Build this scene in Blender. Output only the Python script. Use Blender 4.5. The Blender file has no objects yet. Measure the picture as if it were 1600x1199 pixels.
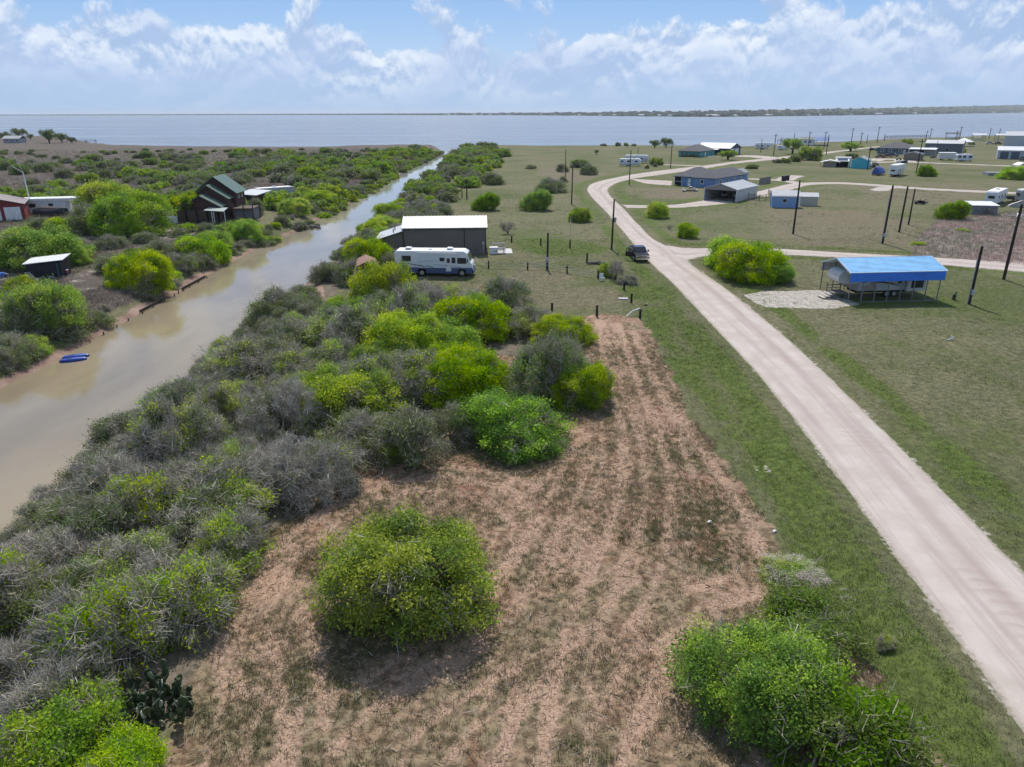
import bpy, math, random
import numpy as np
from mathutils import Vector, Matrix

random.seed(7)
SC = bpy.context.scene
COL = SC.collection
R = math.radians

# ------------------------------------------------------------------ camera
F, HC = 1110.0, 20.0
TH = math.atan((599.5 - 175.5) / F)
ROLL = R(-0.2)
cam_data = bpy.data.cameras.new('camera')
cam_data.sensor_width = 36.0
cam_data.lens = 36.0 * F / 1600.0
cam_data.clip_start = 0.5
cam_data.clip_end = 60000.0
cam = bpy.data.objects.new('camera', cam_data)
COL.objects.link(cam)
_right, _up = Vector((1, 0, 0)), Vector((0, math.sin(TH), math.cos(TH)))
_fwd = Vector((0, math.cos(TH), -math.sin(TH)))
_x = _right * math.cos(ROLL) + _up * math.sin(ROLL)
_y = -_right * math.sin(ROLL) + _up * math.cos(ROLL)
_m = Matrix((_x, _y, -_fwd)).transposed().to_4x4()
_m.translation = Vector((0, 0, HC))
cam.matrix_world = _m
SC.camera = cam


def P(px, py, z=0.0):
    """ground point of the place that the photograph shows at px, py"""
    u, v = (px - 800) / F, (599.5 - py) / F
    c, s = math.cos(ROLL), math.sin(ROLL)
    u, v = u * c - v * s, u * s + v * c
    d = (u, math.cos(TH) + v * math.sin(TH), -math.sin(TH) + v * math.cos(TH))
    t = (z - HC) / d[2]
    return Vector((d[0] * t, d[1] * t, z))


def PL(pts, z=0.0):
    return [P(x, y, z)[:2] for x, y in pts]


# ------------------------------------------------------------------ node helper
class G:
    def __init__(s, tree):
        s.t = tree
        s.t.nodes.clear()

    def n(s, typ, **kw):
        nd = s.t.nodes.new(typ)
        for k, v in kw.items():
            setattr(nd, k, v)
        return nd

    def set(s, sock, v):
        if hasattr(v, 'node'):
            s.t.links.new(v, sock)
        elif isinstance(v, (tuple, list)) and sock.type == 'RGBA' and len(v) == 3:
            sock.default_value = (*v, 1)
        else:
            sock.default_value = v

    def m(s, op, a, b=0.0, c=0.0, clamp=False):
        nd = s.n('ShaderNodeMath', operation=op, use_clamp=clamp)
        s.set(nd.inputs[0], a); s.set(nd.inputs[1], b); s.set(nd.inputs[2], c)
        return nd.outputs[0]

    def mix(s, f, a, b, mode='MIX'):
        nd = s.n('ShaderNodeMix', data_type='RGBA', blend_type=mode)
        s.set(nd.inputs[0], f); s.set(nd.inputs[6], a); s.set(nd.inputs[7], b)
        return nd.outputs[2]

    def ss(s, x, lo, hi, a=0.0, b=1.0):
        nd = s.n('ShaderNodeMapRange', interpolation_type='SMOOTHSTEP')
        s.set(nd.inputs[0], x); s.set(nd.inputs[1], lo); s.set(nd.inputs[2], hi)
        s.set(nd.inputs[3], a); s.set(nd.inputs[4], b)
        return nd.outputs[0]

    def noise(s, vec, scale, detail=3.0, rough=0.5, dist=0.0, dim='3D'):
        nd = s.n('ShaderNodeTexNoise', noise_dimensions=dim)
        if dim == '1D':
            s.set(nd.inputs['W'], vec)
        else:
            s.set(nd.inputs['Vector'], vec)
        s.set(nd.inputs['Scale'], scale); s.set(nd.inputs['Detail'], detail)
        s.set(nd.inputs['Roughness'], rough); s.set(nd.inputs['Distortion'], dist)
        return nd.outputs[0]

    def attr(s, name):
        return s.n('ShaderNodeAttribute', attribute_name=name)

    def pos(s):
        return s.n('ShaderNodeNewGeometry').outputs['Position']

    def sep(s, v):
        return s.n('ShaderNodeSeparateXYZ', ).outputs if v is None else s._sep(v)

    def _sep(s, v):
        nd = s.n('ShaderNodeSeparateXYZ'); s.set(nd.inputs[0], v); return nd.outputs

    def comb(s, x, y, z=0.0):
        nd = s.n('ShaderNodeCombineXYZ')
        s.set(nd.inputs[0], x); s.set(nd.inputs[1], y); s.set(nd.inputs[2], z)
        return nd.outputs[0]

    def bump(s, h, strength=0.5, dist=0.1):
        nd = s.n('ShaderNodeBump')
        s.set(nd.inputs['Strength'], strength); s.set(nd.inputs['Distance'], dist); s.set(nd.inputs['Height'], h)
        return nd.outputs[0]

    def bsdf(s, color, rough=0.8, metal=0.0, normal=None, spec=0.5, **kw):
        nd = s.n('ShaderNodeBsdfPrincipled')
        s.set(nd.inputs['Base Color'], color); s.set(nd.inputs['Roughness'], rough)
        s.set(nd.inputs['Metallic'], metal); s.set(nd.inputs['Specular IOR Level'], spec)
        if normal is not None:
            s.set(nd.inputs['Normal'], normal)
        for k, v in kw.items():
            s.set(nd.inputs[k.replace('_', ' ')], v)
        return nd.outputs[0]

    def out(s, sh):
        nd = s.n('ShaderNodeOutputMaterial'); s.t.links.new(sh, nd.inputs['Surface'])


def new_mat(name):
    m = bpy.data.materials.new(name); m.use_nodes = True
    return m, G(m.node_tree)


# ------------------------------------------------------------------ world, sun, exposure
SUN_EL, SUN_AZ = R(52), R(-3)          # azimuth from +Y (view direction), clockwise positive
world = bpy.data.worlds.new('World'); SC.world = world; world.use_nodes = True
g = G(world.node_tree)
sky = g.n('ShaderNodeTexSky', sky_type='NISHITA')
sky.sun_disc = False
sky.sun_elevation = SUN_EL
sky.sun_rotation = SUN_AZ
sky.altitude = 20; sky.air_density = 1.0; sky.dust_density = 1.2; sky.ozone_density = 1.6
dirv = g.n('ShaderNodeTexCoord').outputs['Generated']
dx, dy, dz = g._sep(dirv)
az = g.m('ARCTAN2', dx, dy)
el = g.m('ARCSINE', dz)
elp = g.m('MAXIMUM', el, 0.0)
# cumulus: billows in azimuth / elevation, squeezed towards the horizon
cv = g.comb(g.m('MULTIPLY', az, 9.5), g.m('MULTIPLY', elp, 10.0), 5.1)
n1 = g.noise(cv, 1.0, 10.0, 0.60, 0.20)
n1u = g.noise(g.comb(g.m('MULTIPLY', az, 9.5), g.m('ADD', g.m('MULTIPLY', elp, 10.0), 0.10), 5.1), 1.0, 9.0, 0.58, 0.20)
nl = g.noise(g.comb(g.m('MULTIPLY', az, 2.2), 0.0, 7.7), 1.0, 1.0, 0.5)
thr = g.m('ADD', g.ss(elp, 0.03, 0.13, 0.27, 0.565), g.m('MULTIPLY', g.m('SUBTRACT', nl, 0.5), -0.22))
thr = g.m('SUBTRACT', thr, g.ss(az, 0.0, 0.5, 0.0, 0.09))
cd = g.m('SUBTRACT', n1, thr)
cmask = g.ss(cd, -0.012, 0.058)
wide = g.noise(g.comb(g.m('MULTIPLY', az, 5.0), g.m('MULTIPLY', elp, 16.0), 9.1), 1.0, 5.0, 0.55, 0.4)
lit = g.ss(g.m('SUBTRACT', n1, n1u), -0.05, 0.07)
ccol = g.mix(lit, (0.345, 0.475, 0.70), (0.75, 0.81, 0.89))
ccol = g.mix(g.ss(cd, 0.08, 0.34, 0.0, 0.65), ccol, (0.44, 0.56, 0.77))
ccol = g.mix(g.ss(wide, 0.40, 0.66, 0.0, 0.6), ccol, (0.40, 0.51, 0.74))
skyc = g.mix(1.0, sky.outputs[0], (0.104, 0.104, 0.104), 'MULTIPLY')
blue = g.mix(g.ss(elp, 0.02, 0.17), (0.35, 0.53, 0.78), (0.155, 0.355, 0.73))
skyc = g.mix(g.ss(elp, 0.25, 0.7, 0.80, 0.0), skyc, blue)
skyc = g.mix(g.m('MULTIPLY', cmask, g.ss(elp, 0.005, 0.045, 0.45, 0.95)), skyc, ccol)
# whitish air along the horizon
skyc = g.mix(g.ss(elp, 0.0, 0.06, 0.62, 0.0), skyc, (0.335, 0.485, 0.705))
bg = g.n('ShaderNodeBackground')
g.set(bg.inputs['Color'], skyc); bg.inputs['Strength'].default_value = 1.0
wo = g.n('ShaderNodeOutputWorld'); world.node_tree.links.new(bg.outputs[0], wo.inputs['Surface'])

sun_data = bpy.data.lights.new('sun', 'SUN')
sun_data.energy = 3.6
sun_data.angle = R(0.6)
sun_data.color = (1.0, 0.955, 0.88)
sun = bpy.data.objects.new('sun', sun_data); COL.objects.link(sun)
_sd = Vector((math.sin(SUN_AZ) * math.cos(SUN_EL), math.cos(SUN_AZ) * math.cos(SUN_EL), math.sin(SUN_EL)))
sun.rotation_euler = (-_sd).to_track_quat('-Z', 'Y').to_euler()
sun.location = (0, 0, 200)
SC.view_settings.view_transform = 'Standard'
SC.view_settings.look = 'None'
SC.view_settings.exposure = 0.22
SC.view_settings.gamma = 1.0
SC.view_settings.use_curve_mapping = False


# ------------------------------------------------------------------ mesh builders
class MB:
    def __init__(s):
        s.v, s.f, s.mi = [], [], []

    def add(s, vs, fs, m=0):
        b = len(s.v)
        s.v += [tuple(v) for v in vs]
        s.f += [tuple(i + b for i in f) for f in fs]
        s.mi += [m] * len(fs)
        return s

    def box(s, x0, x1, y0, y1, z0, z1, m=0):
        vs = [(x0, y0, z0), (x1, y0, z0), (x1, y1, z0), (x0, y1, z0), (x0, y0, z1), (x1, y0, z1), (x1, y1, z1), (x0, y1, z1)]
        return s.add(vs, [(0, 3, 2, 1), (4, 5, 6, 7), (0, 1, 5, 4), (1, 2, 6, 5), (2, 3, 7, 6), (3, 0, 4, 7)], m)

    def prism(s, poly, axis, a, b, m=0):
        """extrude a 2D polygon along an axis between a and b (poly in the two other axes, in x,y,z order)"""
        def mk(p, t):
            return {'x': (t, p[0], p[1]), 'y': (p[0], t, p[1]), 'z': (p[0], p[1], t)}[axis]
        n = len(poly)
        vs = [mk(p, a) for p in poly] + [mk(p, b) for p in poly]
        fs = [tuple(range(n)), tuple(range(2 * n - 1, n - 1, -1))]
        fs += [(i, i + n, (i + 1) % n + n, (i + 1) % n) for i in range(n)]
        return s.add(vs, fs, m)

    def slab(s, quad, t, m=0):
        """a plate: quad of 4 points (top), thickened downwards"""
        q = [Vector(p) for p in quad]
        nrm = (q[1] - q[0]).cross(q[2] - q[0]).normalized()
        if nrm.z < 0:
            nrm = -nrm
        vs = q + [p - nrm * t for p in q]
        n = len(q)
        fs = [tuple(range(n)), tuple(range(2 * n - 1, n - 1, -1))]
        fs += [(i, i + n, (i + 1) % n + n, (i + 1) % n) for i in range(n)]
        return s.add(vs, fs, m)

    def tube(s, pts, rads, n=6, m=0, cap=True):
        pts = [Vector(p) for p in pts]
        if not isinstance(rads, (list, tuple)):
            rads = [rads] * len(pts)
        vs, fs = [], []
        for i, p in enumerate(pts):
            d = (pts[min(i + 1, len(pts) - 1)] - pts[max(i - 1, 0)]).normalized()
            a = d.cross(Vector((0, 0, 1)) if abs(d.z) < .9 else Vector((1, 0, 0))).normalized()
            b = d.cross(a)
            for k in range(n):
                t = 2 * math.pi * k / n
                vs.append(p + (a * math.cos(t) + b * math.sin(t)) * rads[i])
        for i in range(len(pts) - 1):
            for k in range(n):
                fs.append((i * n + k, i * n + (k + 1) % n, (i + 1) * n + (k + 1) % n, (i + 1) * n + k))
        if cap:
            fs.append(tuple(range(n - 1, -1, -1)))
            e = (len(pts) - 1) * n
            fs.append(tuple(range(e, e + n)))
        return s.add(vs, fs, m)

    def disc(s, c, r, axis, w, n=16, m=0):
        a = {'x': (w, 0, 0), 'y': (0, w, 0), 'z': (0, 0, w)}[axis]
        c = Vector(c); d = Vector(a) * .5
        return s.tube([c - d, c + d], r, n, m)

    def ell(s, c, r, nu=12, nv=7, m=0):
        vs, fs = [], []
        for j in range(1, nv):
            ph = math.pi * j / nv
            for i in range(nu):
                t = 2 * math.pi * i / nu
                vs.append((c[0] + r[0] * math.sin(ph) * math.cos(t), c[1] + r[1] * math.sin(ph) * math.sin(t), c[2] + r[2] * math.cos(ph)))
        top = len(vs); vs.append((c[0], c[1], c[2] + r[2])); vs.append((c[0], c[1], c[2] - r[2]))
        for i in range(nu):
            fs.append((top, i, (i + 1) % nu))
            for j in range(nv - 2):
                fs.append((j * nu + i, (j + 1) * nu + i, (j + 1) * nu + (i + 1) % nu, j * nu + (i + 1) % nu))
            fs.append((top + 1, (nv - 2) * nu + (i + 1) % nu, (nv - 2) * nu + i))
        return s.add(vs, fs, m)

    def xf(s, mat):
        s.v = [tuple(mat @ Vector(v)) for v in s.v]
        return s

    def mesh(s, name, mats):
        me = bpy.data.meshes.new(name)
        me.from_pydata(s.v, [], s.f)
        if not isinstance(mats, (list, tuple)):
            mats = [mats]
        for m in mats:
            me.materials.append(m)
        if len(mats) > 1:
            me.polygons.foreach_set('material_index', s.mi)
        import bmesh
        bm = bmesh.new(); bm.from_mesh(me)
        bmesh.ops.recalc_face_normals(bm, faces=bm.faces)
        bm.to_mesh(me); bm.free()
        return me


def link(name, me, parent=None, loc=None, rz=0.0):
    o = bpy.data.objects.new(name, me)
    COL.objects.link(o)
    if parent:
        o.parent = parent
    if loc is not None:
        o.location = loc
    if rz:
        o.rotation_euler = (0, 0, rz)
    return o


def smooth(o):
    o.data.polygons.foreach_set('use_smooth', [True] * len(o.data.polygons))
    return o


def bevel(o, w=.03, seg=2):
    b = o.modifiers.new('bevel', 'BEVEL'); b.width = w; b.segments = seg; b.limit_method = 'ANGLE'; b.angle_limit = R(40)
    return o


def part(name, mb, mats, parent, label=None, kind=None):
    o = link(name, mb.mesh(name, mats), parent)
    if label:
        o['label'] = label
    if kind:
        o['kind'] = kind
    return o


def thing(name, label, cat, loc=(0, 0, 0), rz=0.0, group=None):
    o = bpy.data.objects.new(name, None)
    o.empty_display_size = 0.3
    COL.objects.link(o)
    o.location = loc
    o.rotation_euler = (0, 0, rz)
    o['label'] = label; o['category'] = cat
    if group:
        o['group'] = group
    return o


def tag(o, label, cat, group=None):
    o['label'] = label; o['category'] = cat
    if group:
        o['group'] = group
    return o


def struct(o):
    o['kind'] = 'structure'
    return o


def np_mesh(name, verts, faces_flat, nper, mat, cols=None, cname='tint', smooth_=False):
    """mesh from numpy arrays; all faces have nper corners"""
    me = bpy.data.meshes.new(name)
    nv, nf = len(verts), len(faces_flat) // nper
    me.vertices.add(nv); me.vertices.foreach_set('co', np.asarray(verts, np.float32).ravel())
    me.loops.add(nf * nper); me.loops.foreach_set('vertex_index', np.asarray(faces_flat, np.int32).ravel())
    me.polygons.add(nf)
    me.polygons.foreach_set('loop_start', np.arange(0, nf * nper, nper, dtype=np.int32))
    me.polygons.foreach_set('loop_total', np.full(nf, nper, np.int32))
    me.update(calc_edges=True)
    if cols is not None:
        ca = me.color_attributes.new(cname, 'FLOAT_COLOR', 'POINT')
        c4 = np.ones((nv, 4), np.float32); c4[:, :3] = cols
        ca.data.foreach_set('color', c4.ravel())
    if smooth_:
        me.polygons.foreach_set('use_smooth', np.ones(nf, bool))
    me.materials.append(mat)
    me.validate()
    return me


# ------------------------------------------------------------------ simple materials
MATS = {}


def paint(name, col, rough=0.6, metal=0.0, var=0.10, scale=3.0, dirt=0.0, bump=0.0, bscale=20.0, spec=0.4):
    """flat colour with soft weathering noise and optional streaky dirt"""
    if name in MATS:
        return MATS[name]
    m, q = new_mat(name)
    p = q.n('ShaderNodeTexCoord').outputs['Object']
    n = q.noise(p, scale, 5.0, 0.6)
    lo = tuple(c * (1 - var * 1.6) for c in col); hi = tuple(min(1, c * (1 + var)) for c in col)
    c = q.mix(q.ss(n, 0.3, 0.7), lo, hi)
    if dirt:
        x, y, z = q._sep(p)
        st = q.noise(q.comb(q.m('MULTIPLY', x, 5.0), q.m('MULTIPLY', y, 5.0), q.m('MULTIPLY', z, .5)), 1.0, 4.0, 0.6)
        c = q.mix(q.ss(st, 0.50, 0.75, 0.0, dirt), c, (0.11, 0.085, 0.065))
    nor = q.bump(q.noise(p, bscale, 4.0, .6), bump, .02) if bump else None
    q.out(q.bsdf(c, rough, metal, nor, spec))
    MATS[name] = m
    return m


def glass_mat(name, col=(0.02, 0.028, 0.035)):
    if name not in MATS:
        m, q = new_mat(name)
        q.out(q.bsdf(col, 0.06, 0.0, None, 0.6))
        MATS[name] = m
    return MATS[name]


# ------------------------------------------------------------------ numeric helpers
def vnoise(x, y, scale, seed=0, octaves=3):
    x = np.asarray(x, np.float64) * scale; y = np.asarray(y, np.float64) * scale
    tot = 0.0; amp = 1.0; norm = 0.0
    for o in range(octaves):
        xi, yi = np.floor(x), np.floor(y)
        fx, fy = x - xi, y - yi
        fx = fx * fx * (3 - 2 * fx); fy = fy * fy * (3 - 2 * fy)

        def h(a, b):
            t = np.sin(a * 127.1 + b * 311.7 + (seed + o) * 74.7) * 43758.5453
            return t - np.floor(t)
        v = (h(xi, yi) * (1 - fx) + h(xi + 1, yi) * fx) * (1 - fy) + (h(xi, yi + 1) * (1 - fx) + h(xi + 1, yi + 1) * fx) * fy
        tot = tot + v * amp; norm += amp; amp *= .5; x = x * 2.03 + 5.2; y = y * 2.03 + 1.7
    return tot / norm


def seg_dist(pts, X, Y, closed=True):
    d = np.full(X.shape, 1e18)
    n = len(pts)
    for i in range(n if closed else n - 1):
        ax, ay = pts[i]; bx, by = pts[(i + 1) % n]
        ex, ey = bx - ax, by - ay
        t = np.clip(((X - ax) * ex + (Y - ay) * ey) / max(ex * ex + ey * ey, 1e-9), 0, 1)
        d = np.minimum(d, (X - ax - t * ex) ** 2 + (Y - ay - t * ey) ** 2)
    return np.sqrt(d)


def sdf(pts, X, Y):
    """signed distance to a polygon, positive inside"""
    ins = np.zeros(X.shape, bool)
    n = len(pts)
    for i in range(n):
        ax, ay = pts[i]; bx, by = pts[(i + 1) % n]
        if ay == by:
            continue
        c = ((ay > Y) != (by > Y)) & (X < (bx - ax) * (Y - ay) / (by - ay) + ax)
        ins ^= c
    d = seg_dist(pts, X, Y)
    return np.where(ins, d, -d)


def sstep(x, a, b):
    t = np.clip((x - a) / (b - a), 0, 1)
    return t * t * (3 - 2 * t)


WZ = -1.3                                              # water level
SHORE_L = PL([(-900, 200), (-300, 208), (0, 213), (60, 214), (110, 218), (150, 226), (200, 230), (300, 232), (400, 232.5), (500, 232.5), (560, 231), (630, 229), (680, 229.5)], WZ)
CANAL_L = [(-37.0, 420), (-38.5, 378), (-40, 320), (-41, 293), (-41.2, 234), (-40.9, 190), (-40.2, 172), (-41.6, 152), (-40.6, 142), (-42.6, 128), (-42.7, 100), (-42.4, 83.5), (-42.2, 70.8), (-42.0, 63), (-42.0, 59), (-42.5, 54), (-42.6, 20), (-42.6, -150)]
CANAL_R = [(-27.0, -150), (-27.0, 25), (-26.4, 30), (-26.6, 33), (-27.8, 39), (-26.6, 45), (-26.6, 58), (-27.0, 75), (-27.6, 99), (-28.0, 139), (-28.6, 194), (-28.8, 252), (-29.6, 343), (-28.6, 420)]
SHORE_R = PL([(722, 229.5), (760, 229.5), (860, 231), (1000, 230), (1100, 231), (1160, 232), (1230, 226.5), (1300, 224.5), (1400, 219.5), (1500, 216.5), (1600, 211), (1900, 202), (2600, 188)], WZ)
LAND = SHORE_L + CANAL_L + CANAL_R + SHORE_R + [(6000, 400), (6000, -3000), (-6000, -3000), (-6000, 500)]

# ---- roads (edges as they lie on the ground)
ROAD_L = PL([(1790, 1440), (1685, 1280), (1600, 1152), (1500, 1012), (1400, 875), (1300, 738), (1200, 607), (1100, 497), (1050, 444), (1010, 406), (978, 368), (945, 330), (922, 306), (917, 296), (925, 287), (955, 279), (1000, 271), (1050, 264.5), (1100, 259), (1150, 252.5), (1200, 247.5), (1260, 241), (1330, 233.5), (1372, 228.5)])
ROAD_R = PL([(2150, 1440), (2000, 1280), (1850, 1130), (1600, 893), (1500, 791), (1400, 690), (1300, 592), (1200, 502), (1130, 447), (1083, 415), (1058, 392), (1030, 379), (1000, 353), (974, 325), (954, 306), (950, 297), (957, 290), (985, 280.5), (1040, 272.5), (1100, 264), (1150, 256), (1205, 250.5), (1264, 244), (1334, 235), (1376, 230)])
SIDE_A = PL([(1040, 383), (1075, 388), (1110, 388), (1200, 388.5), (1300, 394), (1450, 402), (1600, 411), (1800, 424)])
SIDE_B = PL([(1062, 405), (1072, 407), (1095, 402), (1120, 399.5), (1200, 398.5), (1300, 402.5), (1450, 413), (1600, 426), (1800, 443)])
DRIVE1_A = PL([(970, 320.5), (1040, 321), (1090, 315), (1105, 312.5)])
DRIVE1_B = PL([(980, 325.5), (1050, 325.5), (1110, 321.5), (1148, 317)])
DRIVE2_A = PL([(985, 280), (1010, 281), (1050, 283)])
DRIVE2_B = PL([(990, 282), (1015, 288), (1049, 290.5)])
DRIVE3_A = PL([(1150, 243), (1175, 243), (1215, 246)])
DRIVE3_B = PL([(1145, 245), (1175, 246.5), (1202, 250)])
LANES = [([(1180, 307), (1200, 301), (1228, 294), (1255, 288), (1300, 286.5), (1450, 296), (1600, 303), (1800, 312)], 6.0),
         ([(1255, 288), (1215, 282), (1170, 280)], 4.0),
         ([(1225, 282), (1236, 277), (1243, 275)], 6.0),
         ([(1352, 255), (1400, 253.5), (1500, 257), (1600, 260.5), (1800, 266)], 5.0),
         ([(1360, 252), (1378, 249), (1405, 250), (1415, 253.5)], 9.0),
         ([(1008, 258), (1050, 258.3), (1098, 260)], 4.0)]


def resample(pts, n):
    p = np.array(pts, float)
    d = np.r_[0, np.cumsum(np.hypot(*np.diff(p, axis=0).T))]
    t = np.linspace(0, d[-1], n)
    # smooth (Catmull-like) by cubic Hermite on arc length
    m = np.gradient(p, d, axis=0)
    k = np.clip(np.searchsorted(d, t, 'right') - 1, 0, len(d) - 2)
    h = (d[k + 1] - d[k])[:, None]; s = ((t - d[k])[:, None]) / h
    return ((2 * s**3 - 3 * s**2 + 1) * p[k] + (s**3 - 2 * s**2 + s) * h * m[k] + (-2 * s**3 + 3 * s**2) * p[k + 1] + (s**3 - s**2) * h * m[k + 1])


def lane_edges(px, w):
    c = resample(PL(px), 60)
    t = np.gradient(c, axis=0); t /= np.linalg.norm(t, axis=1)[:, None]
    nrm = np.c_[-t[:, 1], t[:, 0]]
    return c + nrm * w / 2, c - nrm * w / 2


MAIN = (resample(ROAD_L, 420), resample(ROAD_R, 420))
SIDE = (resample(SIDE_A, 120), resample(SIDE_B, 120))
DRIVES = [(resample(a, 40), resample(b, 40)) for a, b in ((DRIVE1_A, DRIVE1_B), (DRIVE2_A, DRIVE2_B), (DRIVE3_A, DRIVE3_B))]
LANE_E = [lane_edges(*l) for l in LANES]


def strip_poly(e, k=1):
    a, b = e
    return [tuple(p) for p in a[::k]] + [tuple(a[-1])] + [tuple(p) for p in b[::-1][::k]] + [tuple(b[0])]


ROADPOLYS = [strip_poly(MAIN, 6), strip_poly(SIDE, 6)]
ALLROADS = ROADPOLYS + [strip_poly(e, 5) for e in DRIVES + LANE_E]
DITCH = PL([(985, 455), (1030, 510), (1085, 590), (1140, 660), (1215, 760), (1300, 885), (1400, 1060), (1520, 1290)])


def height(X, Y, detail=True):
    X = np.asarray(X, float); Y = np.asarray(Y, float)
    d = sdf(LAND, X, Y)
    h = np.where(d < 0, np.maximum(-3.2, WZ + d * 0.55), WZ + 1.3 * sstep(d, 0, 4.2) + np.minimum(d, 1) * 0.12)
    h = np.where(d > 4.2, 0.12, h)
    rd = np.full(X.shape, -1e9)
    for p in ALLROADS:
        rd = np.maximum(rd, sdf(p, X, Y))
    rough = sstep(-rd, 0.4, 4.0) * sstep(d, -1, 3)
    h = h + rough * (vnoise(X, Y, .12, 3) - .5) * 0.30 + rough * (vnoise(X, Y, .8, 5) - .5) * 0.10
    left = sstep(-X, 44, 60)
    h = h + rough * left * (vnoise(X, Y, .05, 9) - .4) * 0.8
    h = h - 0.40 * np.exp(-(seg_dist(DITCH, X, Y, False) / 1.1) ** 2) * rough
    # roads lie in their bed a hand below the grass
    h = np.where(rd > -0.3, np.minimum(h, 0.0 + 0.12 * sstep(-rd, -.1, .3)) * 1.0, h)
    return h, d, rd


def gz(x, y):
    return float(height(np.array([x]), np.array([y]))[0][0])


def span(a, b, step):
    return list(np.arange(a, b, step))


def grow(start, end, step, k):
    r, x = [], start
    sgn = 1 if end > start else -1
    while (end - x) * sgn > 0:
        step *= k; x += step * sgn; r.append(x)
    return r


XS = grow(-62, -2600, 1.0, 1.045)[::-1] + span(-62, -48, 1.0) + span(-48, -22, .5) + span(-22, 34, .36) + span(34, 66, .8) + [66] + grow(66, 2600, .9, 1.04)
YS = grow(6, -500, 1.0, 1.2)[::-1] + span(6, 62, .36) + span(62, 130, .7) + span(130, 270, 1.6) + span(270, 520, 2.8) + grow(520, 2200, 3.0, 1.08)
XS = np.array(XS); YS = np.array(YS)
GX, GY = np.meshgrid(XS, YS)
GH, GD, GR = height(GX, GY)

# ---- what grows where (ground cover, one weight per point)
MULCH = PL([(190, 1290), (285, 1090), (335, 1010), (372, 900), (400, 850), (470, 800), (520, 760), (545, 730), (640, 715), (700, 680), (760, 690), (880, 640), (940, 600), (905, 540), (890, 500), (940, 491), (1005, 499), (1040, 570), (1072, 640), (1130, 722), (1200, 830), (1225, 885), (1270, 960), (1380, 1060), (1440, 1130), (1520, 1290)])
GAP = PL([(700, 575), (735, 555), (800, 558), (830, 572), (790, 590), (720, 590)])
EAST = PL([(1005, 480), (1040, 570), (1072, 640), (1130, 722), (1200, 830), (1225, 885), (1290, 980), (1500, 1290)])
THICK = PL([(-200, 1290), (190, 1290), (285, 1090), (335, 1010), (372, 900), (400, 850), (500, 790), (545, 735), (640, 715), (700, 690), (760, 720), (860, 710), (880, 660), (950, 615), (900, 520), (830, 490), (740, 468), (640, 465), (600, 450), (540, 470)]) + [(-26, 82), (-27, 20)]
DIRTP = PL([(398, 512), (430, 480), (470, 452), (500, 440), (505, 470), (470, 490), (420, 512)])
PURPLE = PL([(1425, 400), (1436, 372), (1470, 345), (1600, 330), (1760, 335), (1760, 420), (1600, 418), (1500, 404)])
PAD = PL([(1163, 463), (1200, 457), (1290, 456), (1325, 470), (1340, 478), (1300, 485), (1200, 483), (1178, 474)])
PAD2 = PL([(1356, 298.5), (1374, 292.5), (1402, 294), (1386, 299.5)])
LAWNL = PL([(-60, 395), (0, 392), (30, 380), (20, 362), (-60, 370)])
LAWN2 = PL([(405, 345), (420, 318), (440, 318), (436, 350), (400, 368), (392, 360)])
BARE = PL([(95, 440), (130, 425), (215, 385), (250, 360), (330, 356), (345, 366), (260, 380), (270, 400), (225, 412), (160, 430), (175, 452), (120, 462)])
SANDF = [PL([(600, 275), (640, 262), (690, 238), (700, 240), (650, 266), (610, 284)], 0)]
BROWNF = [PL(p) for p in ([(800, 428), (830, 420), (880, 428), (890, 440), (840, 447), (800, 440)],
                          [(740, 445), (800, 450), (950, 455), (980, 470), (900, 482), (760, 470)],
                          [(1200, 330), (1350, 330), (1440, 350), (1420, 385), (1260, 385), (1215, 365)],
                          [(1340, 292), (1500, 288), (1560, 300), (1480, 318), (1360, 312)],
                          [(850, 262), (940, 272), (905, 285), (840, 275)],
                          [(1020, 295), (1090, 297), (1080, 312), (1010, 310)])]
LUSHF = [PL(p) for p in ([(950, 296), (975, 290), (985, 300), (1000, 318), (975, 320), (957, 305)],
                         [(800, 370), (880, 372), (960, 378), (955, 400), (870, 402), (800, 395)],
                         [(1300, 470), (1480, 462), (1500, 480), (1330, 492)],
                         [(985, 345), (1010, 365), (1040, 376), (1015, 372)])]
mulch = sstep(sdf(MULCH, GX, GY) + (vnoise(GX, GY, .7, 58, 4) - .5) * 1.5, -1.0, 1.0)
gap = sstep(sdf(GAP, GX, GY), -.8, .6)
mulch = np.maximum(mulch, gap)
litter = sstep(sdf(THICK, GX, GY), -.8, .8) * (1 - gap)
bankR = ((GX > -30) & (GX < -19)) * sstep(GY, 60, 90) * (1 - sstep(GX, -22, -18.5))
litter = np.maximum(litter, bankR)
scrub = sstep(-GX, 42, 47)
scrub = scrub * (1 - sstep(sdf(LAWNL, GX, GY), -1, 1)) * (1 - sstep(sdf(LAWN2, GX, GY), -1, 1))
purple = sstep(sdf(PURPLE, GX, GY), -1.5, 1.0)
scrub = np.maximum(scrub, purple)
sand = np.maximum.reduce([sstep(sdf(PAD, GX, GY), -.5, .4), sstep(sdf(PAD2, GX, GY), -1, 1), .42 * sstep(sdf(BARE, GX, GY), -2.5, 2.0)] + [sstep(sdf(s_, GX, GY), -1, 1) for s_ in SANDF])
sand = np.maximum(sand, .40 * np.exp(-((seg_dist(DITCH, GX, GY, False) - .3) / .35) ** 2) * sstep(vnoise(GX, GY, .45, 73, 4), .40, .75))
sand = np.maximum(sand, np.exp(-(np.clip(-GR - 0.02, 0, 9) / .20) ** 2) * (GR < 0.5) * .45)
mudw = .0 + 1.2 * vnoise(GX, GY, .22, 63, 3) * (.45 + .55 * (1 - sstep(GY, 110, 170)))
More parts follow.
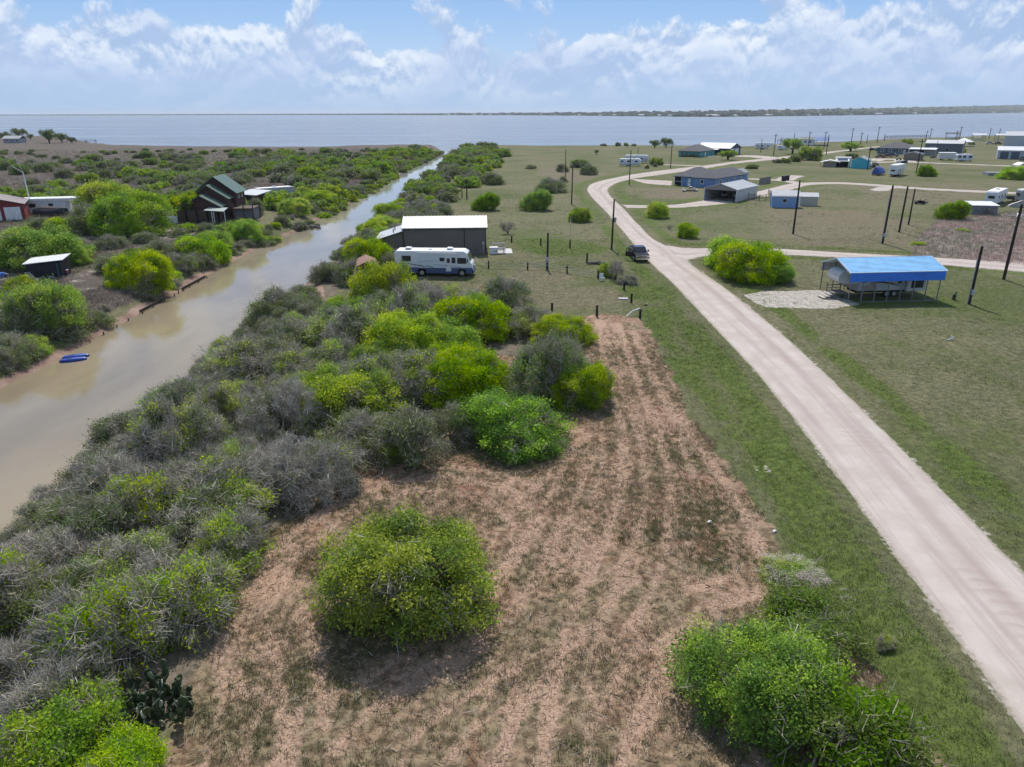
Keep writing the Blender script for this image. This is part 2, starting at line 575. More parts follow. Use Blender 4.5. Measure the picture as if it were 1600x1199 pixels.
mud = np.maximum(sstep(GD, -4, -.3) * (1 - sstep(GD - mudw, .0, .8)), sstep(sdf(DIRTP, GX, GY), -1, .6))
lush = np.exp(-((-GR - 2.4) / 1.7) ** 2) * (GX > -15) * (.25 + .9 * vnoise(GX, GY, .16, 44, 3))
for l_ in LUSHF:
    lush = np.maximum(lush, sstep(sdf(l_, GX, GY), -4.5, 4.5) * (.35 + .8 * vnoise(GX, GY, .2, 46, 3)))
strip_ = np.clip(1 - seg_dist(DITCH, GX, GY, False) / 3.0, 0, 1)
lush = np.maximum(lush, strip_ ** .7 * (.1 + 1.25 * vnoise(GX, GY, .30, 48, 3)))
dry = np.zeros(GX.shape)
for b_ in BROWNF:
    dry = np.maximum(dry, sstep(sdf(b_, GX, GY), -3, 2))
d_e = seg_dist(EAST, GX, GY, False)
BUSH_C = P(630, 985)
d_b = np.hypot(GX - BUSH_C[0], GY - BUSH_C[1] - 1.2)
d_t = np.maximum(0.0, -sdf(THICK, GX, GY))
flow = -1.6 * np.log(np.exp(-d_e / 1.6) + np.exp(-(d_b + 2.0) / 1.6) + np.exp(-(d_t + 4.5) / 1.6)) + (vnoise(GX, GY, .16, 87, 3) - .5) * 5.0

TRACKS = [([(935, 500), (950, 600), (975, 700), (962, 800), (932, 870), (895, 960), (868, 1050), (850, 1199)], .42), ([(965, 505), (1000, 610), (1038, 720), (1046, 800), (1030, 900), (985, 985)], .40),
          ([(990, 520), (1030, 610), (1085, 690), (1140, 770), (1180, 840), (1195, 890)], .42), ([(905, 690), (852, 790), (800, 870), (760, 930)], .32), ([(925, 720), (890, 800), (850, 890), (800, 960), (700, 1025)], .30),
          ([(420, 870), (470, 825), (540, 785), (610, 757), (700, 750), (790, 768), (835, 800)], .45), ([(500, 840), (560, 790), (640, 768), (720, 775), (790, 810), (810, 860)], .30),
          ([(700, 1030), (560, 1076), (450, 1090), (330, 1080)], .11), ([(400, 870), (415, 960), (438, 1080), (455, 1250)], .30), ([(345, 1010), (368, 1062), (400, 1085)], .12), ([(330, 1010), (350, 1100), (310, 1210)], .28),
          ([(470, 940), (500, 1060), (440, 1170), (400, 1250)], .18), ([(760, 1010), (660, 1060), (560, 1130), (500, 1220)], .22), ([(860, 1010), (760, 1070), (660, 1140), (600, 1240)], .24),
          ([(1195, 925), (1090, 960), (1045, 1030), (1010, 1110), (960, 1230)], .55), ([(1110, 960), (1085, 1050), (1130, 1120), (1210, 1220)], .40), ([(1000, 905), (900, 1000), (820, 1100), (760, 1230)], .26), ([(870, 640), (880, 720), (830, 770)], .35)]
track = np.zeros(GX.shape)
tn = .25 + 1.35 * vnoise(GX, GY, .45, 111, 4)
for px_, w_ in TRACKS:
    c_ = [tuple(p) for p in resample(PL(px_), 40)]
    d0 = seg_dist(c_, GX, GY, False)
    if w_ > .2:                                        # a pair of wheel or mower swaths
        track = np.maximum(track, np.exp(-((d0 - .0) / (w_ * 1.05)) ** 2) * tn * 1.15)
        track = np.maximum(track, .8 * np.exp(-((d0 - 1.35) / (w_ * .8)) ** 2) * tn)
    else:
        track = np.maximum(track, np.exp(-(d0 / w_) ** 2) * 1.3)
pale_ = sstep(sdf(PL([(350, 900), (420, 870), (480, 900), (480, 1000), (420, 1060), (345, 1020)]), GX, GY), -1.2, .8) * .8
track = np.clip(np.maximum(track, pale_ * tn), 0, 1.2)
nx, ny = len(XS), len(YS)
idx = np.arange(nx * ny).reshape(ny, nx)
quads = np.stack([idx[:-1, :-1], idx[:-1, 1:], idx[1:, 1:], idx[1:, :-1]], -1).reshape(-1, 4)
near_m = (mulch > .3) & (GY < 75)
GHd = GH + np.where(near_m, (vnoise(GX, GY, 1.3, 21, 4) - .5) * .24 + (vnoise(flow, flow * 0, 1.1, 5) - .5) * .09 - np.minimum(track, 1) * .09, 0)
ground_mat, q = new_mat('ground')
pos = q.pos()
za = q.attr('zone_a').outputs['Color']; zb = q.attr('zone_b').outputs['Color']; zc = q.attr('zone_c').outputs['Color']
fl = q.attr('flow').outputs['Fac']
a_m, a_l, a_s = q._sep(za); b_mud, b_sand, b_lit = q._sep(zb); c_dry, c_pur, _c = q._sep(zc)
nB = q.noise(pos, .045, 4.0, .55); nM = q.noise(pos, .33, 5.0, .6); nS = q.noise(pos, 2.6, 5.0, .62); nF = q.noise(pos, 13.0, 4.0, .65)
nP = q.noise(pos, .9, 4.0, .6, .6)


def edge(a, w=.5, lo=.38, hi=.62):
    t = q.m('ADD', a, q.m('MULTIPLY', q.m('SUBTRACT', nM, .5), w))
    t = q.m('ADD', t, q.m('MULTIPLY', q.m('SUBTRACT', nS, .5), w * .9))
    return q.ss(t, lo, hi)


gsel = q.m('ADD', q.m('MULTIPLY', nB, .65), q.m('MULTIPLY', nM, .45))
gsel = q.m('ADD', gsel, q.m('MULTIPLY', c_dry, .16))
grass = q.mix(q.ss(gsel, .40, .66), (0.108, 0.134, 0.042), (0.200, 0.182, 0.105))
grass = q.mix(q.ss(nP, .56, .74, 0, .55), grass, (0.215, 0.200, 0.155))
grass = q.mix(q.ss(nM, .54, .70, 0, .5), grass, (0.070, 0.088, 0.030))
grass = q.mix(q.ss(c_dry, .3, .9, 0, .68), grass, q.mix(nM, (0.16, 0.135, 0.09), (0.25, 0.20, 0.135)))
grass = q.mix(q.m('MULTIPLY', edge(a_l, .5), .85), grass, q.mix(nS, (0.072, 0.118, 0.018), (0.135, 0.178, 0.038)))
grass = q.mix(q.ss(nS, .36, .64), q.mix(.5, grass, (0.045, 0.050, 0.026)), grass)
grass = q.mix(q.ss(nF, .55, .8, 0, .40), grass, (0.24, 0.225, 0.17))
# scrubby dormant ground left of the canal and around the grey shed
scr = q.mix(q.ss(nM, .35, .66), (0.092, 0.076, 0.066), (0.165, 0.136, 0.116))
scr = q.mix(q.ss(nB, .52, .68, 0, .65), scr, (0.075, 0.090, 0.036))
scr = q.mix(q.ss(nS, .5, .72, 0, .5), scr, (0.17, 0.145, 0.12))
pur = q.mix(q.ss(nP, .35, .68), (0.245, 0.185, 0.165), (0.35, 0.285, 0.255))
pur = q.mix(q.ss(nM, .55, .7, 0, .6), pur, (0.19, 0.18, 0.13))
scr = q.mix(c_pur, scr, pur)
# chopped brush and straw left by the mower, in rows along the driving lines
rowc = q.m('ADD', fl, q.m('MULTIPLY', q.m('SUBTRACT', nM, .5), 1.3))
rowc = q.m('ADD', rowc, q.m('MULTIPLY', q.m('SUBTRACT', nP, .5), .45))
row = q.noise(rowc, 1.05, 3.0, .6, 0.0, '1D')
x_, y_, z_ = q._sep(pos)
straw = q.mix(q.ss(nF, .35, .68), (0.31, 0.200, 0.138), (0.57, 0.415, 0.305))
soil = q.mix(q.ss(nS, .35, .66), (0.175, 0.092, 0.058), (0.34, 0.195, 0.130))
stub = q.mix(q.ss(nS, .38, .62), (0.090, 0.080, 0.045), (0.235, 0.205, 0.125))
mul = q.mix(q.ss(q.m('ADD', row, q.m('MULTIPLY', q.m('SUBTRACT', nS, .5), .45)), .40, .58), soil, straw)
stsel = q.m('ADD', q.m('MULTIPLY', nM, .8), q.m('MULTIPLY', q.m('SUBTRACT', .5, row), .85))
mul = q.mix(q.ss(q.m('ADD', q.m('ADD', stsel, q.m('MULTIPLY', nP, .25)), q.ss(y_, 32.0, 20.0, 0.0, .09)), .52, .68, 0, .88), mul, stub)
mul = q.mix(q.ss(nP, .60, .76, 0, .55), mul, (0.36, 0.205, 0.135))
tk = q.m('ADD', _c, q.m('MULTIPLY', q.m('SUBTRACT', nS, .5), .7))
base_m = q.mix(q.ss(q.m('ADD', q.m('ADD', nM, q.m('MULTIPLY', nP, .4)), q.ss(y_, 34.0, 20.0, 0.0, .14)), .55, .92, .10, .70), q.mix(.5, mul, soil), stub)
mul = q.mix(q.ss(tk, .34, .90, 0, .92), base_m, q.mix(.12, straw, soil))
lit_ = q.mix(q.ss(nS, .35, .65), (0.105, 0.092, 0.066), (0.20, 0.165, 0.125))
mudc = q.mix(q.ss(nM, .3, .7), (0.17, 0.105, 0.080), (0.33, 0.235, 0.185))
sandc = q.mix(q.ss(nS, .3, .7), (0.42, 0.375, 0.33), (0.52, 0.475, 0.43))
c = q.mix(edge(a_s, .3), grass, scr)
c = q.mix(edge(b_lit, .3), c, lit_)
c = q.mix(edge(a_m, .45), c, mul)
c = q.mix(edge(b_mud, .4), c, mudc)
c = q.mix(edge(b_sand, .8, .42, .60), c, sandc)
hgt_ = q.m('ADD', q.m('MULTIPLY', nS, .6), q.m('MULTIPLY', nF, .25))
q.out(q.bsdf(c, .95, 0, q.bump(hgt_, .9, .16), .12))
me = np_mesh('ground', np.c_[GX.ravel(), GY.ravel(), GHd.ravel()], quads.ravel(), 4, ground_mat, smooth_=True)
for nm, (a, b, c3) in (('zone_a', (mulch, lush, scrub)), ('zone_b', (mud, sand, litter)), ('zone_c', (dry, purple, track))):
    ca = me.color_attributes.new(nm, 'FLOAT_COLOR', 'POINT')
    ca.data.foreach_set('color', np.c_[a.ravel(), b.ravel(), c3.ravel(), np.ones(a.size)].astype(np.float32).ravel())
fa = me.attributes.new('flow', 'FLOAT', 'POINT'); fa.data.foreach_set('value', flow.ravel().astype(np.float32))
struct(link('ground', me))

# ------------------------------------------------------------------ roads
road_mat, q = new_mat('caliche_gravel')
pos = q.pos()
ua = q.attr('across').outputs['Fac']; sa = q.attr('along').outputs['Fac']
nM = q.noise(pos, .5, 4.0, .6); nS = q.noise(pos, 4.0, 5.0, .65); nF = q.noise(pos, 22.0, 3.0, .6)
c = q.mix(q.ss(nM, .3, .7), (0.45, 0.388, 0.34), (0.52, 0.462, 0.415))
au = q.m('ABSOLUTE', ua)
trk = q.noise(q.comb(q.m('MULTIPLY', ua, 4.2), q.m('MULTIPLY', sa, .05), 0), 1.0, 3.0, .6)
c = q.mix(q.ss(trk, .45, .68, 0, .75), c, (0.375, 0.31, 0.285))
c = q.mix(q.ss(q.m('ABSOLUTE', q.m('SUBTRACT', ua, .25)), .02, .26, .65, 0), c, (0.365, 0.295, 0.27))
wash = q.m('SINE', q.m('ADD', q.m('MULTIPLY', sa, 8.5), q.m('MULTIPLY', nM, 9.0)))
washm = q.m('MULTIPLY', q.ss(q.noise(q.comb(q.m('MULTIPLY', sa, .12), ua, 0), 1.0, 2.0, .5), .48, .62), q.ss(q.m('ABSOLUTE', q.m('SUBTRACT', ua, .2)), .1, .5, 1, 0))
c = q.mix(q.m('MULTIPLY', q.ss(wash, .1, .9), q.m('MULTIPLY', washm, .45)), c, (0.36, 0.28, 0.25))
c = q.mix(q.ss(nF, .66, .74, 0, .6), c, (0.25, 0.21, 0.19))
c = q.mix(q.ss(nS, .62, .8, 0, .5), c, (0.60, 0.55, 0.52))
eg = q.m('ADD', au, q.m('MULTIPLY', q.m('SUBTRACT', nS, .5), .30))
c = q.mix(q.ss(eg, .84, 1.02), c, q.mix(nF, (0.16, 0.15, 0.09), (0.29, 0.255, 0.20)))
hh = q.m('ADD', q.m('MULTIPLY', nS, .3), q.m('MULTIPLY', q.m('MULTIPLY', wash, washm), .22))
q.out(q.bsdf(c, .93, 0, q.bump(hh, .5, .06), .2))


def road(name, edges, z, nc=11, jit=.09):
    a, b = edges
    n = len(a)
    k = int(max(1, np.ceil(np.max(np.hypot(*np.diff(a, axis=0).T)) / .5))) if n < 200 else 2
    t = np.linspace(0, n - 1, (n - 1) * k + 1)
    A = np.c_[np.interp(t, np.arange(n), a[:, 0]), np.interp(t, np.arange(n), a[:, 1])]
    B = np.c_[np.interp(t, np.arange(n), b[:, 0]), np.interp(t, np.arange(n), b[:, 1])]
    w = (B - A); L = np.hypot(*w.T)[:, None]; w = w / L
    ja = (vnoise(A[:, 0], A[:, 1], 1.3, 31, 3) - .5)[:, None] * 2 * jit
    jb = (vnoise(B[:, 0], B[:, 1], 1.3, 37, 3) - .5)[:, None] * 2 * jit
    A = A + w * ja; B = B + w * jb
    u = np.linspace(0, 1, nc)
    V = A[:, None, :] * (1 - u)[None, :, None] + B[:, None, :] * u[None, :, None]
    U = np.broadcast_to((u * 2 - 1)[None, :], V.shape[:2])
    Z = z + .09 * (1 - U ** 2) - .03 * (np.abs(U) > .99)
    C = (A + B) / 2
    S = np.r_[0, np.cumsum(np.hypot(*np.diff(C, axis=0).T))][:, None] * np.ones((1, nc))
    ii = np.arange(V.shape[0] * nc).reshape(-1, nc)
    qd = np.stack([ii[:-1, :-1], ii[:-1, 1:], ii[1:, 1:], ii[1:, :-1]], -1).reshape(-1, 4)
    me = np_mesh(name, np.c_[V.reshape(-1, 2), Z.ravel()], qd.ravel(), 4, road_mat, smooth_=True)
    for nm, arr in (('across', U), ('along', S)):
        at = me.attributes.new(nm, 'FLOAT', 'POINT'); at.data.foreach_set('value', np.ascontiguousarray(arr, dtype=np.float32).ravel())
    # face up
    return struct(link(name, me))


road('road', MAIN, .030)
road('road', SIDE, .036)
for i_, e_ in enumerate(DRIVES):
    road('driveway', e_, .042 + .004 * i_)
for i_, e_ in enumerate(LANE_E):
    road('lane', e_, .054 + .004 * i_)

# ------------------------------------------------------------------ water
def water_mat(name, base, sc, bstr, rough, stretch=(1, 1), far=None):
    m, q = new_mat(name)
    p = q.pos()
    x, y, z = q._sep(p)
    pp = q.comb(q.m('MULTIPLY', x, stretch[0]), q.m('MULTIPLY', y, stretch[1]), 0)
    w1 = q.noise(pp, sc, 4.0, .6, .3); w2 = q.noise(pp, sc * .22, 2.0, .5); w3 = q.noise(p, .03, 4.0, .55, .6)
    ws_ = q.noise(q.comb(q.m('MULTIPLY', x, .0016 if far is None else .15), q.m('MULTIPLY', y, .010 if far is None else .04), 4.0), 1.0, 5.0, .6)
    rough = q.ss(ws_, .3, .7, rough * .7, rough * 1.35)
    c = q.mix(q.ss(q.m('ADD', q.m('MULTIPLY', w3, .5), q.m('MULTIPLY', ws_, .5)), .38, .62), tuple(v * .80 for v in base), tuple(min(1, v * 1.12) for v in base))
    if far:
        c = q.mix(q.ss(y, *far[0]), c, far[1])  # base colour turns paler with distance, painted in place of sky reflection
    h = q.m('ADD', w1, q.m('MULTIPLY', w2, .8))
    nd = q.n('ShaderNodeBsdfPrincipled')
    q.set(nd.inputs['Base Color'], c); q.set(nd.inputs['Roughness'], rough); nd.inputs['IOR'].default_value = 1.33
    q.set(nd.inputs['Normal'], q.bump(h, q.m('MULTIPLY', q.ss(ws_, .3, .7, .7, 1.3), bstr), .3))
    q.out(nd.outputs[0])
    return m


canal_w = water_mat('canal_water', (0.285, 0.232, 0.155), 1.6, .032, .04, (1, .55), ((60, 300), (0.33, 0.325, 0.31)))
bay_w = water_mat('bay_water', (0.165, 0.178, 0.200), .55, .28, .22, (.5, 1.0))
ys = [-150, 0, 60, 120, 240, 432]
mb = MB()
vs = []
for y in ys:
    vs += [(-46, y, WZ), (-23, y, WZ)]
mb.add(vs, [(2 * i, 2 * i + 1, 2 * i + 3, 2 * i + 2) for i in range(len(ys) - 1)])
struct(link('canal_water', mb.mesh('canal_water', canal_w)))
mb = MB()
mb.add([(-26000, 432, WZ), (26000, 432, WZ), (26000, 26000, WZ), (-26000, 26000, WZ)], [(0, 1, 2, 3)])
struct(link('bay_water', mb.mesh('bay_water', bay_w)))

# ------------------------------------------------------------------ far shore across the bay
FS = [(-500, 181.9, 180.4), (0, 181, 178.7), (200, 180.5, 178.3), (400, 180, 177.8), (600, 180, 177.2), (700, 180.3, 176.8), (800, 180.3, 176.0), (900, 181, 175.2), (1000, 182, 174), (1100, 183, 172.8), (1200, 182, 171.3), (1300, 180.8, 170), (1400, 179.4, 168.6), (1500, 177.8, 167), (1600, 176.4, 165.5), (2100, 171.5, 160)]
far_mat, q = new_mat('far_shore')
p = q.pos()
n_ = q.noise(p, .012, 4.0, .6); n2_ = q.noise(p, .05, 3.0, .6)
q.out(q.bsdf(q.mix(q.ss(n2_, .4, .62), q.mix(n_, (0.10, 0.12, 0.08), (0.17, 0.175, 0.12)), (0.060, 0.066, 0.040)), 1.0, 0, None, .0))
pxs = np.linspace(-500, 2100, 131)
fw = np.interp(pxs, [f[0] for f in FS], [f[1] for f in FS]); ft = np.interp(pxs, [f[0] for f in FS], [f[2] for f in FS])
V, FARROWS = [], []
for k, x in enumerate(pxs):
    a = P(x, fw[k], WZ)
    dist = a.length
    dirn = Vector((a.x, a.y, 0)).normalized()
    depth = 700 + 1500 * min(1, max(0, (x - 600) / 600))
    # top edge height that is seen at ft
    b = a + dirn * depth
    hz = 175.5 - (x - 800) * math.tan(R(.2))
    zt = max(3.0, HC + (hz - ft[k]) / F * math.hypot(b.x, b.y) * .95)
    zt -= 6 if zt > 9 else 1.5
    V.append([(a.x, a.y, WZ - 1), (a.x + dirn.x * 12, a.y + dirn.y * 12, WZ + 1.5), (a.x + dirn.x * depth * .4, a.y + dirn.y * depth * .4, WZ + 1.5 + (zt - WZ) * .35), (b.x, b.y, zt), (b.x + dirn.x * 6000, b.y + dirn.y * 6000, zt - 3)])
    FARROWS.append((a, dirn, depth, zt))
vv = np.array(V).reshape(-1, 3)
ii = np.arange(len(pxs) * 5).reshape(-1, 5)
qd = np.stack([ii[:-1, :-1], ii[1:, :-1], ii[1:, 1:], ii[:-1, 1:]], -1).reshape(-1, 4)
struct(link('far_shore', np_mesh('far_shore', vv, qd.ravel(), 4, far_mat)))

# ------------------------------------------------------------------ the air over the bay
hz_mat = bpy.data.materials.new('haze'); hz_mat.use_nodes = True
ht = hz_mat.node_tree; ht.nodes.clear()
hv = ht.nodes.new('ShaderNodeVolumePrincipled'); ho = ht.nodes.new('ShaderNodeOutputMaterial')
hv.inputs['Color'].default_value = (.80, .88, 1.0, 1); hv.inputs['Density'].default_value = 5.0e-5; hv.inputs['Anisotropy'].default_value = .25
ht.links.new(hv.outputs[0], ho.inputs['Volume'])
hz = link('haze', MB().box(-27500, 27500, -3400, 27500, -5.0, 75).mesh('haze', hz_mat))
hz['kind'] = 'stuff'


# ------------------------------------------------------------------ vegetation materials
leaf_mat, q = new_mat('leaves')
tint = q.attr('tint').outputs['Color']
oi = q.n('ShaderNodeObjectInfo').outputs['Random']
hsv = q.n('ShaderNodeHueSaturation')
q.set(hsv.inputs['Hue'], q.m('ADD', .482, q.m('MULTIPLY', oi, .03)))
q.set(hsv.inputs['Saturation'], q.m('ADD', .88, q.m('MULTIPLY', q.m('FRACT', q.m('MULTIPLY', oi, 7.3)), .22)))
q.set(hsv.inputs['Value'], q.m('ADD', .84, q.m('MULTIPLY', q.m('FRACT', q.m('MULTIPLY', oi, 13.7)), .34)))
q.set(hsv.inputs['Color'], tint)
d1 = q.n('ShaderNodeBsdfDiffuse'); q.set(d1.inputs['Color'], hsv.outputs[0])
t1 = q.n('ShaderNodeBsdfTranslucent'); q.set(t1.inputs['Color'], hsv.outputs[0])
ms = q.n('ShaderNodeMixShader'); ms.inputs[0].default_value = .5
leaf_mat.node_tree.links.new(d1.outputs[0], ms.inputs[1]); leaf_mat.node_tree.links.new(t1.outputs[0], ms.inputs[2])
q.out(ms.outputs[0])
twig_mat, q = new_mat('twigs')
tint = q.attr('tint').outputs['Color']
q.out(q.bsdf(tint, .9, 0, None, .15))

RNG = np.random.default_rng(11)
YEL, LIME, MIDG, OLIVE, DUSK = np.array([(.46, .58, .030), (.345, .52, .032), (.175, .315, .038), (.185, .255, .068), (.190, .210, .100)])


def strips(p0, p1, w0, w1, cols, rng):
    """thin flat twigs between point arrays; two triangles each"""
    d = p1 - p0
    r = rng.normal(size=d.shape)
    s = np.cross(d, r); s /= np.maximum(np.linalg.norm(s, axis=1), 1e-9)[:, None]
    v = np.stack([p0 - s * w0[:, None], p0 + s * w0[:, None], p1 + s * w1[:, None], p1 - s * w1[:, None]], 1).reshape(-1, 3)
    f = np.arange(len(v)).reshape(-1, 4)
    return v, f, np.repeat(cols, 4, 0)


def joinq(parts_):
    vs, fs, cs, b = [], [], [], 0
    for v, f, c in parts_:
        vs.append(v); fs.append(f + b); cs.append(c); b += len(v)
    return np.concatenate(vs), np.concatenate(fs), np.concatenate(cs)


def leaves(ctr, size, cols, rng, flat=.6):
    n = len(ctr)
    a = rng.normal(size=(n, 3)); a /= np.linalg.norm(a, axis=1)[:, None]
    b = np.cross(a, rng.normal(size=(n, 3))); b /= np.linalg.norm(b, axis=1)[:, None]
    L = size * rng.uniform(.6, 1.3, n); Wd = L * flat * rng.uniform(.6, 1.1, n)
    v = np.stack([ctr - a * L[:, None], ctr + b * Wd[:, None], ctr + a * L[:, None], ctr - b * Wd[:, None]], 1).reshape(-1, 3)
    return v, np.arange(n * 4).reshape(-1, 4), np.repeat(cols, 4, 0)


def shrub_meshes(name, seed, Rr, H, nlobe, nclump, pleaf, leafn, lsize, pal, palw, twn, base_twig=(.33, .295, .235), sig=.26, low=.05, wscale=1.0, trunk=0.0, whip=1.0):
    rng = np.random.default_rng(seed)
    # lobes of the crown
    ang = rng.uniform(0, 2 * math.pi, nlobe); rad = np.sqrt(rng.uniform(0.02, 1, nlobe)) * .66 * Rr
    lc = np.c_[rad * np.cos(ang), rad * np.sin(ang), H * (trunk + (1 - trunk) * rng.uniform(.18, .70, nlobe) * (1 - .42 * (rad / Rr) ** 2))]
    lr = Rr * rng.uniform(.20, .50, nlobe)
    lz = (H * (1 - trunk)) * rng.uniform(.26, .38, nlobe)
    pts = []
    while len(pts) < nclump:
        k = rng.integers(nlobe)
        d = rng.normal(size=3); d /= np.linalg.norm(d); d[2] = d[2] if d[2] > -.45 or rng.random() < .25 else -d[2]
        p = lc[k] + d * np.array([lr[k], lr[k], lz[k]]) * (rng.uniform(.78, 1.08) if rng.random() < .82 else rng.uniform(1.05, 1.32))
        if p[2] < H * (low + trunk * .9):
            continue
        ins = (((p - lc) / np.c_[lr, lr, lz]) ** 2).sum(1)
        ins[k] = 9
        if ins.min() < .55:
            continue
        pts.append(p)
    for _ in range(int(nclump * .16) if not trunk else 0):    # low skirt that hides the feet
        a_ = rng.uniform(0, 2 * math.pi); rr = Rr * rng.uniform(.62, .98)
        pts.append(np.array([rr * math.cos(a_), rr * math.sin(a_), H * rng.uniform(.06, .30)]))
    C = np.array(pts)
    # patches that leaf out and patches that stay bare
    q1 = vnoise(C[:, 0] + seed * 3.1, C[:, 1] + C[:, 2] * .8, .55, seed, 2)
    leafy = q1 <= np.quantile(q1, pleaf) if pleaf < 1 else np.ones(len(C), bool)
    flip = rng.random(len(C)) < .10
    leafy = leafy ^ (flip & (pleaf < .98))
    q2 = vnoise(C[:, 0] * 1.3 + 9, C[:, 1] * 1.3 + C[:, 2], .6, seed + 5, 2)
    order = np.argsort(np.argsort(q2)) / len(C)
    cw = np.cumsum(palw) / np.sum(palw)
    ci = np.clip(np.searchsorted(cw, np.clip(order + rng.normal(0, .12, len(C)), 0, .999)), 0, len(pal) - 1)
    pal = np.array(pal)
    # --- leaves
    n_per = np.where(leafy, leafn, max(2, int(leafn * .10)))
    rep = np.repeat(np.arange(len(C)), n_per)
    off = rng.normal(size=(len(rep), 3)) * sig * np.array([1, 1, .72])
    lp = C[rep] + off
    lcol = pal[ci[rep]] * rng.uniform(.72, 1.25, (len(rep), 1))
    dull = ~leafy[rep]
    lcol[dull] = DUSK * rng.uniform(.7, 1.3, (dull.sum(), 1))
    lp[:, 2] = np.maximum(lp[:, 2], .04)
    lv, lf, lcc = leaves(lp, lsize, lcol, rng)
    # --- stems
    br = []
    bt = np.array(base_twig)
    nst = max(7, int(nlobe * 1.4))
    mids = lc[rng.integers(nlobe, size=nst)] * np.array([.75, .75, .7]) + rng.normal(0, .12 * Rr, (nst, 3)) * [1, 1, .4]
    mids[:, 2] = np.maximum(mids[:, 2], .15 * H)
    roots = rng.normal(0, (.10 if trunk == 0 else .02) * Rr, (nst, 3)); roots[:, 2] = -.08
    if trunk:
        fork = np.array([0, 0, H * trunk]) + rng.normal(0, .05 * Rr, (nst, 3))
        for s in range(3):
            br.append(strips(roots, fork, np.full(nst, .055 * Rr * wscale), np.full(nst, .04 * Rr * wscale), np.tile(bt * .55, (nst, 1)), rng))
        roots = fork
    w = .03 * wscale * (Rr / 3) ** .5
    for s in range(2):
        br.append(strips(roots, mids, np.full(nst, w * 1.9), np.full(nst, w * 1.1), np.tile(bt * rng.uniform(.6, .9), (nst, 1)), rng))
    nb = ((C[:, None, :] - mids[None]) ** 2).sum(-1).argmin(1)
    bend = (C + mids[nb]) / 2 + rng.normal(0, .10 * Rr, C.shape) * [1, 1, .5] + [0, 0, .05 * H]
    cc = bt * rng.uniform(.65, 1.35, (len(C), 1))
    br.append(strips(mids[nb], bend, np.full(len(C), w), np.full(len(C), w * .6), cc, rng))
    br.append(strips(bend, C, np.full(len(C), w * .6), np.full(len(C), w * .35), cc, rng))
    # --- twigs
    tn = np.where(leafy, max(2, int(twn * .45)), twn)
    rep = np.repeat(np.arange(len(C)), tn)
    outw = C[rep] - np.array([0, 0, H * .25]); outw /= np.linalg.norm(outw, axis=1)[:, None]
    dv = outw * .8 + rng.normal(size=(len(rep), 3)) * .75
    dv /= np.linalg.norm(dv, axis=1)[:, None]
    L = rng.uniform(.30, .85, len(rep)) * (Rr / 3) ** .4
    p0 = C[rep] + rng.normal(0, sig * .6, (len(rep), 3)) - dv * L[:, None] * .35
    p1 = p0 + dv * L[:, None]
    p1[:, 2] = np.maximum(p1[:, 2], .03); p0[:, 2] = np.maximum(p0[:, 2], .03)
    tc = bt * rng.uniform(.6, 1.65, (len(rep), 1))
    tc = np.where(rng.random((len(rep), 1)) < .10, np.array([.50, .47, .43]), tc)
    tw = rng.uniform(.007, .015, len(rep)) * wscale
    br.append(strips(p0, p1, tw, tw * .5, tc, rng))
    # long whips and dead limbs that break the outline
    nw = int((14 + Rr * 5) * whip)
    k_ = rng.integers(len(mids), size=nw)
    dv = mids[k_] * [1, 1, .6] + rng.normal(0, .5, (nw, 3)) + [0, 0, .7]; dv /= np.linalg.norm(dv, axis=1)[:, None]
    m1 = mids[k_] + dv * (Rr * rng.uniform(.30, .55, nw))[:, None]
    d2 = dv + rng.normal(0, .35, (nw, 3)); d2 /= np.linalg.norm(d2, axis=1)[:, None]
    m2 = m1 + d2 * (Rr * rng.uniform(.18, .42, nw))[:, None]
    m1[:, 2] = np.clip(m1[:, 2], .1, H * 1.05); m2[:, 2] = np.clip(m2[:, 2], .15, H * 1.22)
    wc = np.where(rng.random((nw, 1)) < .55, np.array([.50, .465, .41]), bt) * rng.uniform(.7, 1.1, (nw, 1))
    ww = np.full(nw, .020 * wscale)
    br.append(strips(mids[k_], m1, ww, ww * .7, wc, rng)); br.append(strips(m1, m2, ww * .7, ww * .3, wc, rng))
    for s in range(5):
        tt = rng.random((nw, 1)); o_ = m1 * (1 - tt) + m2 * tt; e_ = o_ + rng.normal(0, .16, (nw, 3)) * Rr ** .5
        br.append(strips(o_, e_, ww * .4, ww * .2, wc, rng))
    bv, bf, bc = joinq(br)
    ml = np_mesh(name + '_foliage', lv, lf.ravel(), 4, leaf_mat, lcc)
    mt = np_mesh(name + '_branches', bv, bf.ravel(), 4, twig_mat, bc)
    return ml, mt, Rr, H


